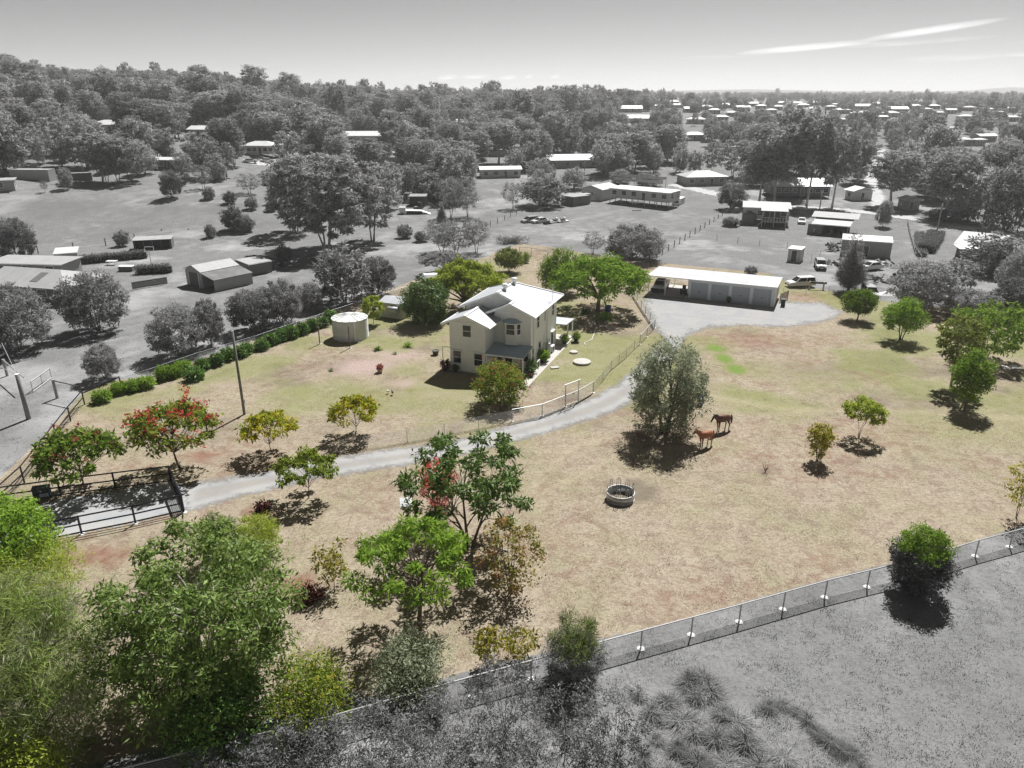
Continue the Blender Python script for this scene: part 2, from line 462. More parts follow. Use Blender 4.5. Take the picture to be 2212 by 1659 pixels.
gme = bpy.data.meshes.new('ground')
idx = np.arange(nx * ny).reshape(ny, nx)
q = np.stack([idx[:-1, :-1], idx[:-1, 1:], idx[1:, 1:], idx[1:, :-1]], -1).reshape(-1, 4)
gme.vertices.add(nx * ny); gme.vertices.foreach_set('co', np.stack([GX, GY, GZ], -1).reshape(-1).astype(np.float32))
gme.loops.add(q.size); gme.loops.foreach_set('vertex_index', q.ravel().astype(np.int32))
gme.polygons.add(len(q)); gme.polygons.foreach_set('loop_start', np.arange(0, q.size, 4, dtype=np.int32))
gme.update(calc_edges=True)
gme.attributes.new('lot', 'FLOAT', 'POINT').data.foreach_set('value', np.clip(sd, -20, 20).astype(np.float32))
def cattr(name, *ch):
    a = np.ones((nx * ny, 4), np.float32)
    for i, c in enumerate(ch): a[:, i] = c
    gme.attributes.new(name, 'FLOAT_COLOR', 'POINT').data.foreach_set('color', a.ravel())
cattr('soils', green, soil, mulch)
cattr('wear', dark, np.where(sd > 0, tracks, pale), gdark)
gme.polygons.foreach_set('use_smooth', [True] * len(q))

t = NT('dry_pasture')
co = t.coords()
def attr(n): x = t.n('ShaderNodeAttribute', attribute_name=n); return x
so, we = attr('soils'), attr('wear')
s1 = t.n('ShaderNodeSeparateColor'); t.l(so.outputs['Color'], s1.inputs[0])
s2 = t.n('ShaderNodeSeparateColor'); t.l(we.outputs['Color'], s2.inputs[0])
nA = t.noise(.06, 4, co); nB = t.noise(.45, 5, co, .65); nC = t.noise(3.2, 4, co, .7); nD = t.noise(15, 2, co, .7)
nE = t.noise(.16, 4, co, .6, 1.0); nF = t.noise(.9, 4, co, .65, .5); nG = t.noise(6.5, 3, co, .75)
straw = t.mix(t.ramp(nB, .3, .7), (.262, .214, .162), (.360, .310, .240))
straw = t.mix(t.math('MULTIPLY', t.ramp(nE, .46, .66), .60), straw, (.215, .205, .112))
straw = t.mix(t.math('MULTIPLY', t.ramp(nF, .46, .62), .65), straw, (.190, .140, .108))
straw = t.mix(t.math('MULTIPLY', t.ramp(nC, .48, .62), .55), straw, (.135, .110, .076))
straw = t.mix(t.math('MULTIPLY', t.ramp(nG, .51, .66), .55), straw, (.470, .405, .300))
def soft(w, n, k=1.1):
    return t.ramp(t.math('ADD', w, t.math('MULTIPLY', t.math('SUBTRACT', n, .5), k)), .12, .85)
col = t.mix(t.math('MULTIPLY', soft(s2.outputs[0], nB), .75), straw, (.135, .112, .085))
col = t.mix(t.math('MULTIPLY', soft(s1.outputs[1], nF), .80), col, t.mix(t.ramp(nC, .35, .65), (.130, .058, .040), (.250, .130, .090)))
col = t.mix(soft(s1.outputs[2], nC), col, t.mix(t.ramp(nD, .35, .65), (.165, .105, .092), (.530, .430, .390)))
col = t.mix(soft(s1.outputs[0], nC, .8), col, t.mix(t.ramp(nC, .35, .65), (.130, .165, .045), (.215, .232, .078)))
hot = t.math('MULTIPLY', t.ramp(t.math('ADD', s1.outputs[0], t.math('MULTIPLY', t.math('SUBTRACT', nF, .5), .8)), .60, 1.0), .75)
col = t.mix(t.math('MULTIPLY', hot, t.ramp(nC, .35, .6)), col, (.105, .225, .040))
col = t.mix(t.math('MULTIPLY', s2.outputs[1], .8), col, (.47, .40, .30))
gr = t.mix(t.ramp(nB, .3, .7), g3(.150), g3(.232))
gr = t.mix(t.math('MULTIPLY', t.ramp(nF, .46, .66), .5), gr, g3(.125))
gr = t.mix(t.math('MULTIPLY', t.ramp(nC, .48, .64), .48), gr, g3(.085))
gr = t.mix(t.math('MULTIPLY', t.ramp(nG, .51, .68), .42), gr, g3(.30))
gr = t.mix(t.math('MULTIPLY', soft(s2.outputs[1], nB), .7), gr, g3(.40))
gr = t.mix(t.math('MULTIPLY', soft(s2.outputs[2], nB), .6), gr, g3(.125))
lot = attr('lot').outputs['Fac']
inside = t.ramp(t.math('ADD', lot, t.math('MULTIPLY', t.math('SUBTRACT', nC, .5), .5)), -.06, .06)
col = t.mix(inside, gr, col)
hgt = t.math('ADD', t.math('MULTIPLY', nC, .6), t.math('MULTIPLY', nD, .4))
t.bsdf(col, .95, 0, .05, t.bump(hgt, .8, .12))
ground = struct(link('ground', gme, t.m))

# ------------------------------------------------------------------ drive, forecourt and roads
def gravel(name, c1, c2, c3, edge=True, wheels=None):
    t = NT(name); co = t.coords()
    nA, nB, nC = t.noise(.35, 5, co, .6, .8), t.noise(2.2, 5, co, .65), t.noise(16, 3, co, .7)
    col = t.mix(t.ramp(nA, .38, .62), c1, c2)
    col = t.mix(t.math('MULTIPLY', t.ramp(nB, .5, .7), .6), col, c3)
    col = t.mix(t.math('MULTIPLY', t.ramp(nC, .5, .75), .35), col, tuple(x * .6 for x in c1))
    if wheels:                              # two paler worn wheel lines and a browner crown between them
        ins = t.n('ShaderNodeAttribute', attribute_name='inset').outputs['Fac']
        q = t.math('DIVIDE', t.math('SUBTRACT', ins, .85), .38); g_ = t.math('POWER', 2.718, t.math('MULTIPLY', t.math('MULTIPLY', q, q), -1.0))
        col = t.mix(t.math('MULTIPLY', t.math('MULTIPLY', g_, t.ramp(nA, .25, .6)), .5), col, wheels)
        col = t.mix(t.math('MULTIPLY', t.ramp(ins, 1.15, 1.6), .45), col, (.250, .222, .188))
    b = t.bsdf(col, .95, 0, .05, t.bump(nC, .5, .03))
    if edge:
        a = t.n('ShaderNodeAttribute', attribute_name='edge')
        k = t.math('ADD', a.outputs['Fac'], t.math('MULTIPLY', t.math('SUBTRACT', t.math('ADD', t.math('MULTIPLY', nA, .5), t.math('MULTIPLY', nB, .5)), .5), 3.0))
        tr = t.n('ShaderNodeBsdfTransparent'); mx = t.n('ShaderNodeMixShader')
        t.l(t.ramp(k, -.25, .45), mx.inputs[0]); t.l(tr.outputs[0], mx.inputs[1]); t.l(b.outputs[0], mx.inputs[2])
        t.l(mx.outputs[0], t.out.inputs['Surface'])
    return t.m
def smooth_line(p, n):
    p = [Vector((a, b, 0)) for a, b in p]; out = []
    for i in range(len(p) - 1):
        p0, p1, p2, p3 = p[max(i - 1, 0)], p[i], p[i + 1], p[min(i + 2, len(p) - 1)]
        for k in range(n):
            s = k / n
            out.append(.5 * ((2 * p1) + (p2 - p0) * s + (2 * p0 - 5 * p1 + 4 * p2 - p3) * s * s + (3 * p1 - p0 - 3 * p2 + p3) * s ** 3))
    out.append(p[-1]); return out
def sheet(name, poly, z, mat, step=.5, wide=.7):
    """irregular sheet filling an outline; 'edge' runs from 0 at the rim to 1 inside"""
    P = np.array(poly); lo, hi = P.min(0) - 1, P.max(0) + 1
    X, Y = np.meshgrid(np.arange(lo[0], hi[0], step), np.arange(lo[1], hi[1], step))
    pts = np.stack([X.ravel(), Y.ravel()], 1); d = signed(poly, pts)
    ny_, nx_ = X.shape; keep = (d > -step).reshape(X.shape)
    idx = np.arange(nx_ * ny_).reshape(ny_, nx_)
    q = np.stack([idx[:-1, :-1], idx[:-1, 1:], idx[1:, 1:], idx[1:, :-1]], -1)
    k = keep[:-1, :-1] & keep[:-1, 1:] & keep[1:, 1:] & keep[1:, :-1]
    q = q[k]; used = np.unique(q); remap = -np.ones(nx_ * ny_, int); remap[used] = np.arange(len(used))
    zz = ter(pts[used, 0], pts[used, 1]) + z
    me = bpy.data.meshes.new(name)
    me.from_pydata(np.column_stack([pts[used], zz]).tolist(), [], remap[q].tolist()); me.update()
    me.attributes.new('inset', 'FLOAT', 'POINT').data.foreach_set('value', d[used].astype(np.float32))
    me.attributes.new('edge', 'FLOAT', 'POINT').data.foreach_set('value', np.clip(d[used] / wide, 0, 1).astype(np.float32))
    return struct(link(name, me, mat))
up = W([(380, 1050), (470, 1034), (560, 1018), (700, 990), (880, 966), (1000, 946), (1100, 918), (1200, 888), (1300, 848), (1378, 790), (1428, 738), (1452, 708)])
dn = W([(385, 1112), (470, 1088), (560, 1064), (700, 1034), (860, 1008), (1000, 982), (1150, 944), (1260, 912), (1345, 880), (1410, 830), (1462, 765), (1492, 702)])
drive_poly = [p[:2] for p in smooth_line(up, 6)] + [p[:2] for p in smooth_line(dn, 6)[::-1]]
drive_mat = gravel('crushed_gravel', (.255, .258, .264), (.300, .297, .292), (.360, .330, .290), wheels=(.370, .360, .345))
sheet('driveway', drive_poly, .008, drive_mat, .4, 1.5)
yard = W([(1405, 700), (1392, 664), (1388, 640), (1430, 628), (1660, 655), (1700, 652), (1780, 655), (1822, 674), (1790, 694), (1700, 708), (1600, 703), (1520, 712), (1470, 730), (1430, 725)])
sheet('garage_forecourt', yard, .012, gravel('forecourt_gravel', (.275, .280, .290), (.325, .318, .308), (.385, .362, .335)), .5, 2.6)
apron = W([(40, 1100), (140, 1078), (370, 1042), (400, 1052), (404, 1100), (290, 1128), (170, 1152), (20, 1186), (-60, 1200), (-60, 1110)])
sheet('gateway_apron', apron, .016, gravel('apron_gravel', (.30, .31, .32), (.35, .345, .335), (.39, .37, .35)), .4, .4)
roadmat = gravel('grey_road_gravel', g3(.36), g3(.46), g3(.52))
def road(name, pts, width, z=.03):
    L = [at(u, v) for u, v in pts]
    L = smooth_line([p[:2] for p in L], 8)
    left, right = [], []
    for i, p in enumerate(L):
        d = (L[min(i + 1, len(L) - 1)] - L[max(i - 1, 0)]).normalized(); n = Vector((-d.y, d.x, 0)) * width / 2
        left.append((p + n)[:2]); right.append((p - n)[:2])
    return sheet(name, left + right[::-1], z, roadmat, 1.2, 1.2)
road('street', [(1455, 398), (1570, 424), (1660, 444), (1790, 452), (1900, 462), (2010, 478), (2120, 498), (2250, 525)], 5.5, .04)
road('lane', [(1903, 322), (1896, 350), (1880, 385), (1900, 440), (1905, 462)], 4.5, .035)
road('hill_road', [(1142, 229), (1128, 243), (1110, 262), (1075, 277)], 6, .05)
road('side_road', [(1366, 268), (1356, 286), (1340, 308), (1330, 322)], 5, .05)
road('parking_ground', [(535, 350), (590, 352), (640, 346)], 9, .03)

# ------------------------------------------------------------------ grass tufts: stuff
def tuft_mesh(name, seed, n, h, w, spread):
    r = np.random.default_rng(seed); V = np.zeros((n, 4, 3))
    for i in range(n):
        b = np.array([r.normal(0, spread), r.normal(0, spread), 0]); a = r.random() * 6.28
        lean = np.array([math.cos(a), math.sin(a), 0]) * h * r.uniform(.2, .9); hh = h * r.uniform(.5, 1.1)
        s = np.array([-math.sin(a), math.cos(a), 0]) * w * r.uniform(.6, 1.3)
        V[i] = [b - s, b + s, b + lean * .45 + s * .7 + [0, 0, hh * .7], b + lean + [0, 0, hh]]
    return quads_mesh(name, V)
hidden = bpy.data.collections.new('sources')          # sources for the scattered masses, not part of the scene itself
def scatter(name, pts, rots, scales, sources, mat, label, tint=None):
    """one object: sources instanced on the points"""
    me = bpy.data.meshes.new(name); me.from_pydata(pts.tolist(), [], [])
    me.attributes.new('spin', 'FLOAT', 'POINT').data.foreach_set('value', rots.astype(np.float32))
    me.attributes.new('size', 'FLOAT_VECTOR', 'POINT').data.foreach_set('vector', scales.astype(np.float32).ravel())
    if tint is not None:
        me.attributes.new('tint', 'FLOAT_COLOR', 'POINT').data.foreach_set('color', np.column_stack([tint, np.ones(len(tint))]).astype(np.float32).ravel())
    o = link(name, me, None); o['kind'] = 'stuff'; o['label'] = label
    c = bpy.data.collections.new(name + '_sources')
    for m in sources:
        if isinstance(m, bpy.types.Object): c.objects.link(m); continue
        so_ = bpy.data.objects.new(m.name, m)
        if not m.materials: m.materials.append(mat)
        c.objects.link(so_)
    ng = bpy.data.node_groups.new(name, 'GeometryNodeTree')
    ng.interface.new_socket('Geometry', in_out='INPUT', socket_type='NodeSocketGeometry')
    ng.interface.new_socket('Geometry', in_out='OUTPUT', socket_type='NodeSocketGeometry')
    N = ng.nodes.new; L = ng.links.new
    i, out = N('NodeGroupInput'), N('NodeGroupOutput')
    iop = N('GeometryNodeInstanceOnPoints'); ci = N('GeometryNodeCollectionInfo')
    ci.inputs['Collection'].default_value = c
    ci.inputs['Separate Children'].default_value = True; ci.inputs['Reset Children'].default_value = True
    iop.inputs['Pick Instance'].default_value = True
    rv = N('FunctionNodeRandomValue'); rv.data_type = 'INT'
    rv.inputs[4].default_value = 0; rv.inputs[5].default_value = len(sources) - 1
    L(rv.outputs[2], iop.inputs['Instance Index'])
    sp = N('GeometryNodeInputNamedAttribute'); sp.data_type = 'FLOAT'; sp.inputs['Name'].default_value = 'spin'
    sz = N('GeometryNodeInputNamedAttribute'); sz.data_type = 'FLOAT_VECTOR'; sz.inputs['Name'].default_value = 'size'
    cx = N('ShaderNodeCombineXYZ'); L(sp.outputs['Attribute'], cx.inputs[2])
    L(cx.outputs[0], iop.inputs['Rotation']); L(sz.outputs['Attribute'], iop.inputs['Scale'])
    L(i.outputs[0], iop.inputs['Points']); L(ci.outputs[0], iop.inputs['Instance']); L(iop.outputs[0], out.inputs[0])
    o.modifiers.new('scatter', 'NODES').node_group = ng
    return o
def grass_points(n, seed, inside, near=22, far=95):
    r = np.random.default_rng(seed)
    Y = near * (far / near) ** r.random(n); X = (r.random(n) * 2 - 1) * (Y * .80 + 10)
    P = np.stack([X, Y], 1)
    d = signed(PROPERTY, P)
    k = (d > .15) if inside else (d < -.15)
    if inside: k &= (np.maximum(np.maximum(blobs(B_soil, P), blobs(B_mulch, P)), blobs([(1375, 1065, 45, 22, .95), (1330, 1060, 26, 16, .9)], P)) < .42) | (r.random(n) < .25)
    for poly in (drive_poly, yard, apron):
        k &= signed(poly, P) < .1
    k &= field(P, 2.5, 71 if inside else 81, 3) + r.normal(0, .12, n) > .46
    P = P[k]
    return np.column_stack([P, np.zeros(len(P))])
def blade_mat(name):
    """grass blades in the colour of their own tuft"""
    t = NT(name); a = t.n('ShaderNodeAttribute', attribute_type='INSTANCER', attribute_name='tint'); geo = t.n('ShaderNodeNewGeometry')
    col = t.mix(geo.outputs['Random Per Island'], g3(.55), g3(1.35)); col = t.mix(1.0, a.outputs['Color'], col, 'MULTIPLY')
    d = t.n('ShaderNodeBsdfDiffuse'); t.l(col, d.inputs[0]); tr = t.n('ShaderNodeBsdfTranslucent'); t.l(col, tr.inputs[0])
    mx = t.n('ShaderNodeMixShader'); mx.inputs[0].default_value = .5; t.l(d.outputs[0], mx.inputs[1]); t.l(tr.outputs[0], mx.inputs[2]); t.l(mx.outputs[0], t.out.inputs['Surface'])
    return t.m
def add_grass(name, n, seed, inside, label, h, far=95, n_blades=10):
    p = grass_points(n, seed, inside, 20, far); r = np.random.default_rng(seed + 1); N = len(p); P2 = p[:, :2]
    s = r.uniform(.5, 1.3, (N, 1)) * np.ones((1, 3)); s[:, 2] *= r.uniform(.5, 1.4, N)
    k = r.random((N, 1))
    if inside:
        tint = (1 - k) * np.array([.21, .172, .122]) + k * np.array([.47, .405, .305])
        G_, S_, M_, D_ = patches(P2)
        tint = tint * (.50 + .75 * field(P2, 1.7, 41, 3)[:, None]); ol = np.clip((field(P2, 4.5, 51, 4) - .48) * 3.0, 0, .5)[:, None]; tint = tint * (1 - ol) + np.array([.20, .19, .095]) * ol * (.6 + .8 * k)
        for wv_, c, amp in ((D_, (.15, .125, .095), .95), (S_, (.27, .150, .105), 1.2), (M_, (.40, .30, .27), 1), (G_, (.205, .208, .085), 1.0)):
            w = np.clip(wv_ * amp * r.uniform(.4, 1.4, N), 0, 1)[:, None]; tint = tint * (1 - w) + np.array(c) * w
        k2 = (r.random(N) < .12)[:, None]; tint = np.where(k2, np.array([.18, .19, .08]), tint)
        hot = (G_ + r.normal(0, .12, N) > .72)[:, None]; tint = np.where(hot, np.array([.085, .24, .03]) * (.7 + .6 * k), tint)
    else: tint = np.repeat((.085 + .22 * k ** 1.3) * (.5 + field(P2, 2.2, 61, 4)[:, None]), 3, 1)
    return scatter(name, p, r.random(N) * 6.28, s, [tuft_mesh(name + '_tuft', seed + q, n_blades, h, .014, .15) for q in range(4)], blade_mat(name + '_blades'), label, tint)
add_grass('dry_grass', 34000, 11, True, 'short dry straw-coloured pasture grass inside the fenced property', .055)
add_grass('pale_grass', 26000, 21, False, 'short grey grass outside the property fence', .075, 70, 12)
# ------------------------------------------------------------------ trees
def prof(shape, t):
    if shape == 'dome': return np.sqrt(np.clip(1 - np.where(t > .38, (t - .38) / .62, (.38 - t) / .5) ** 2, 0, 1))
    if shape == 'cone': return np.clip(1.02 - t, .05, 1) * np.clip(t * 6, .3, 1)
    if shape == 'column': return np.sin(np.pi * (.12 + .82 * t)) ** .6
    if shape == 'vase': return .35 + .65 * np.sin(np.pi * .5 * np.clip(t * 1.3, 0, 1)) - np.clip(t - .75, 0, 1) * 1.4
    if shape == 'open': return np.clip(.5 + .6 * np.sin(np.pi * t * .9), 0, 1)
    return np.ones_like(t)
def clumps(r, h, w, cb, shape, n):
    zc, hc = cb * h, h * (1 - cb)
    pts = []
    tries = 0
    while len(pts) < n and tries < 20000:
        cand = []
        for _ in range(6):
            while True:
                tries += 1
                if shape == 'flat':
                    rho = math.sqrt(r.uniform(.02, 1)); t = 1 - .48 * rho ** 2 - r.uniform(0, .3)
                    if t < 0: continue
                    break
                t = r.random(); rr = float(prof(shape, np.array(t)))
                if r.random() < rr * rr + .04:
                    rho = math.sqrt(r.uniform(.12, 1)) * rr; break
            a = r.random() * 6.2832
            cand.append(np.array([math.cos(a) * rho * w / 2, math.sin(a) * rho * w / 2, zc + t * hc]))
        if not pts: pts.append(cand[0]); continue
        A = np.array(pts)
        pts.append(max(cand, key=lambda c: np.min(np.sum(((A - c) / [1, 1, .7]) ** 2, 1))))
    return np.array(pts)
def leafquads(r, C, rad, n, L, Wd, droop=.3, out=.6, flat=.65, shell=2.4):
    """leaves round clump centres; most lie along the clump's surface so that clumps have a lit and a shaded side"""
    N = len(C) * n
    c = np.repeat(C, n, 0); rd = np.repeat(rad, n)[:, None]
    d = r.normal(size=(N, 3)); d /= np.linalg.norm(d, axis=1)[:, None]
    q = r.random(N)[:, None] ** (1 / shell)
    pos = c + d * q * rd * np.array([1, 1, flat])
    nrm = d + np.array([0, 0, .35]) + r.normal(size=(N, 3)) * .45
    dr = np.cross(nrm, r.normal(size=(N, 3))); dr /= np.linalg.norm(dr, axis=1)[:, None] + 1e-6
    dr = dr + d * out * .55 + r.normal(size=(N, 3)) * .2 + np.array([0, 0, -droop])
    dr /= np.linalg.norm(dr, axis=1)[:, None]
    sv = np.cross(dr, nrm); sv /= np.linalg.norm(sv, axis=1)[:, None] + 1e-6
    sz = r.uniform(.5, 1.6, N)[:, None]; l = L * sz * r.uniform(.8, 1.2, N)[:, None]; wd = Wd * sz * r.uniform(.75, 1.25, N)[:, None]
    m = pos + dr * l * .45
    return np.stack([pos, m + sv * wd / 2, pos + dr * l, m - sv * wd / 2], 1)
def limbs(r, h, w, cb, C, stems=1, fork=.6, tr=.15, bend=.12, sides=6, lim=46, up=.5):
    mb = MB(); base_z = -.08
    tips = []
    for s in range(stems):
        a = 6.2832 * s / max(stems, 1) + r.uniform(-.4, .4)
        rad = 0 if stems == 1 else w * .14
        top = Vector((math.cos(a) * rad + r.normal() * w * .03, math.sin(a) * rad + r.normal() * w * .03, h * (cb + (1 - cb) * up)))
        b0 = Vector((math.cos(a), math.sin(a), 0)) * (0 if stems == 1 else tr * 1.3) + Vector((0, 0, base_z))
        k = 6; path = []
        wob = Vector((r.normal(), r.normal(), 0)) * bend * h * .3
        for i in range(k + 1):
            q = i / k
            e = q ** (1.0 if stems == 1 else 1.25)
            path.append(Vector((b0.x + (top.x - b0.x) * e, b0.y + (top.y - b0.y) * e, b0.z + (top.z - b0.z) * q)) + wob * math.sin(math.pi * q) * .5)
        t0 = tr if stems == 1 else tr * .62
        rs = [t0 * (1.25 if i == 0 else 1 - .6 * i / k) for i in range(k + 1)]
        mb.tube(path, rs, sides); tips.append((path, rs))
    order = list(range(len(C))); r.shuffle(order)
    for ci in order[:lim]:
        c = Vector(C[ci])
        path, rs = min(tips, key=lambda pr: (pr[0][-1].xy - c.xy).length + r.random() * .3)
        k = len(path) - 1
        want = c.z - (c.xy - path[-1].xy).length * .75
        j = min(range(1, k + 1), key=lambda i: abs(path[i].z - max(want, fork * cb * h)))
        s = path[j]; r0 = rs[j] * .6
        mid = s.lerp(c, .5) + Vector((0, 0, (c - s).length * .10)) + Vector((r.normal(), r.normal(), r.normal())) * .06 * (c - s).length
        mb.tube([s, s.lerp(mid, .5) + Vector((0, 0, .02 * h)), mid, mid.lerp(c, .6), c], [r0, r0 * .8, r0 * .6, r0 * .4, max(r0 * .2, .012)], max(4, sides - 2), False)
    return mb
KIND = dict(
    rain=dict(shape='flat', cb=.42, ncl=40, cr=.10, nl=95, L=.34, W=.15, droop=.35, out=.5, flat=.45, tr=.10, up=.15),
    young=dict(shape='flat', cb=.42, ncl=25, cr=.105, nl=90, L=.30, W=.13, droop=.3, out=.6, flat=.5, tr=.07, up=.1),
    feather=dict(shape='flat', cb=.34, ncl=60, cr=.088, nl=150, L=.34, W=.09, droop=.45, out=.8, flat=.5, tr=.16, up=.25),
    big=dict(shape='dome', cb=.16, ncl=120, cr=.078, nl=230, L=.27, W=.085, droop=.4, out=.8, flat=.7, tr=.24, up=.55),
    dense=dict(shape='dome', cb=.14, ncl=85, cr=.12, nl=170, L=.26, W=.11, droop=.15, out=.8, flat=.75, tr=.15, up=.5),
    poinciana=dict(shape='flat', cb=.34, ncl=70, cr=.080, nl=170, L=.50, W=.16, droop=.6, out=.7, flat=.5, tr=.26, up=.2, stems=1),
    olive=dict(shape='dome', cb=.12, ncl=92, cr=.10, nl=200, L=.30, W=.075, droop=-.1, out=.9, flat=.9, tr=.18, up=.6, stems=4),
    sheoak=dict(shape='dome', cb=.06, ncl=100, cr=.12, nl=240, L=.42, W=.028, droop=.1, out=.9, flat=.8, tr=.16, up=.55),
    myrtle=dict(shape='vase', cb=.14, ncl=46, cr=.13, nl=55, L=.17, W=.10, droop=.1, out=.6, flat=.9, tr=.07, up=.75, stems=5),
    sparse=dict(shape='open', cb=.25, ncl=22, cr=.17, nl=34, L=.24, W=.09, droop=.3, out=.6, flat=.6, tr=.05, up=.5),
    shrub=dict(shape='dome', cb=.03, ncl=42, cr=.2, nl=130, L=.22, W=.07, droop=0, out=.9, flat=.85, tr=.06, up=.5, stems=4),
    round=dict(shape='dome', cb=.32, ncl=56, cr=.13, nl=150, L=.30, W=.12, droop=.1, out=.8, flat=.75, tr=.14, up=.35),
    upright=dict(shape='column', cb=.22, ncl=50, cr=.17, nl=120, L=.26, W=.11, droop=.3, out=.7, flat=.8, tr=.09, up=.6),
    gum=dict(shape='open', cb=.32, ncl=50, cr=.085, nl=110, L=.55, W=.15, droop=.5, out=.7, flat=.6, tr=.09, up=.6, stems=3),
    wisp=dict(shape='open', cb=.10, ncl=70, cr=.14, nl=120, L=.20, W=.035, droop=.15, out=.9, flat=.7, tr=.05, up=.7, stems=3),
    bush=dict(shape='dome', cb=.12, ncl=60, cr=.115, nl=130, L=.34, W=.10, droop=.1, out=.8, flat=.75, tr=.10, up=.5, stems=4),
    conifer=dict(shape='cone', cb=.06, ncl=70, cr=.14, nl=130, L=.55, W=.08, droop=-.5, out=.9, flat=.8, tr=.14, up=.9),
    bare=dict(shape='open', cb=.25, ncl=40, cr=.11, nl=40, L=.4, W=.06, droop=.5, out=.6, flat=.6, tr=.10, up=.55, stems=2),
)
BARK = plain('bark_brown', (.120, .095, .072), .9, .35, 6, bump=.5)
BARKG = plain('bark_pale', (.260, .235, .205), .9, .35, 6, bump=.4)
GBARK = plain('bark_grey', g3(.120), .9, .35, 4, bump=.4)
GBARKP = plain('bark_grey_pale', g3(.42), .85, .3, 3, bump=.3)
LG = dict(
    rain=leaf('leaf_rain', (.104, .165, .022), (.244, .287, .043), .4),
    gold=leaf('leaf_gold', (.262, .287, .024), (.525, .439, .037), .42, c3=(.244, .305, .037)),
    mid=leaf('leaf_mid', (.091, .171, .024), (.226, .311, .049), .38),
    deep=leaf('leaf_deep', (.055, .116, .017), (.140, .226, .037), .3, .3),
    fresh=leaf('leaf_fresh', (.122, .232, .027), (.256, .366, .055), .42),
    lime=leaf('leaf_lime', (.232, .317, .034), (.403, .451, .073), .45),
    mango=leaf('leaf_mango', (.095, .175, .022), (.310, .410, .105), .38, .3),
    glossy=leaf('leaf_glossy', (.061, .140, .018), (.134, .250, .037), .3, .4),
    olive=leaf('leaf_olive', (.190, .225, .140), (.400, .430, .290), .48),
    sheoak=leaf('leaf_sheoak', (.122, .189, .037), (.232, .287, .079), .35, c3=(.262, .268, .165)),
    autumn=leaf('leaf_autumn', (.140, .185, .035), (.330, .260, .070), .42, c3=(.36, .190, .095)),
    yellow=leaf('leaf_yellow', (.171, .201, .029), (.403, .329, .049), .4),
    pink=leaf('leaf_pink', (.440, .055, .060), (.620, .150, .135), .4),
    red=leaf('petal_red', (.420, .035, .040), (.600, .120, .090), .35),
    rust=leaf('petal_rust', (.300, .070, .055), (.420, .150, .110), .35),
    amber=leaf('petal_amber', (.440, .330, .050), (.580, .440, .090), .4),
    plum=leaf('leaf_plum', (.060, .018, .016), (.120, .035, .028), .2),
    gumg=leaf('leaf_gum_green', (.104, .146, .037), (.244, .262, .067), .35),
    g1=leaf('leaf_grey_dark', g3(.080), g3(.260), .40),
    g2=leaf('leaf_grey_mid', g3(.125), g3(.380), .44),
    g3=leaf('leaf_grey_light', g3(.170), g3(.470), .46),
    scrub=leaf('leaf_scrub', g3(.050), g3(.190), .28), scrub2=leaf('leaf_scrub_pale', g3(.070), g3(.270), .30),
)
def tree_parts(root, seed, h, w, kind, lm, bark, dens=1.0, flowers=None, cut=None, over=None):
    r = np.random.default_rng(seed); k = dict(KIND[kind]); k.update(over or {})
    C = clumps(r, h, w * .86, k['cb'], k['shape'], int(k['ncl']))
    rad = k['cr'] * w * r.uniform(.5, 1.5, len(C))
    V = leafquads(r, C, rad, max(4, int(k['nl'] * dens)), k['L'], k['W'], k['droop'], k['out'], k['flat'])
    V[:, :, 2] = np.maximum(V[:, :, 2], .03)
    mb = limbs(r, h, w, k['cb'], C, k.get('stems', 1), .6, k['tr'] * max(h, 2) / 6, sides=6, up=k['up'])
    mb.build('trunk', bark, root, True)
    if cut is None:
        link('crown', quads_mesh('crown', V), lm, root)
    else:
        zc, glm = cut; hi = V[:, 0, 2] > zc
        a = link('crown', quads_mesh('crown', V[hi]), lm, root); b = link('lower_crown', quads_mesh('lower_crown', V[~hi]), glm, root)
        b['label'] = 'grey lower part of the crown'
    if flowers:
        fm, nf, fl, part = flowers
        ext = C[np.argsort(-(C[:, 2] / h + np.hypot(C[:, 0], C[:, 1]) / w))][: max(4, int(len(C) * .7))]
        n = max(1, nf // len(ext))
        tip = np.repeat(ext, n, 0) + r.normal(size=(len(ext) * n, 3)) * k['cr'] * w * .55 + [0, 0, k['cr'] * w * .35]
        F = leafquads(r, tip, np.full(len(tip), fl), 14, fl * .8, fl * .4, -.2, .8, .8)
        link(part, quads_mesh(part, F), fm, root)['kind'] = 'stuff'
    return root
SEED = [100]
def tree(name, label, u, v, vt, wpx, kind, lm, bark=BARK, dens=1.0, cat='tree', group=None, flowers=None, cut=None, over=None, z=None):
    """u, v: foot of the tree in the photograph; vt: row of its top; wpx: width of its crown"""
    SEED[0] += 1
    p = at(u, v) if z is None else at(u, v, z)
    h = height_to(p, vt); w = wpx * mpp(p + Vector((0, 0, h * .6)))
    o = thing(name, label, cat, p, 0, group)
    if cut is not None: cut = (cut[0] * h, cut[1])
    return tree_parts(o, SEED[0], h, w, kind, lm, bark, dens, flowers, cut, over)

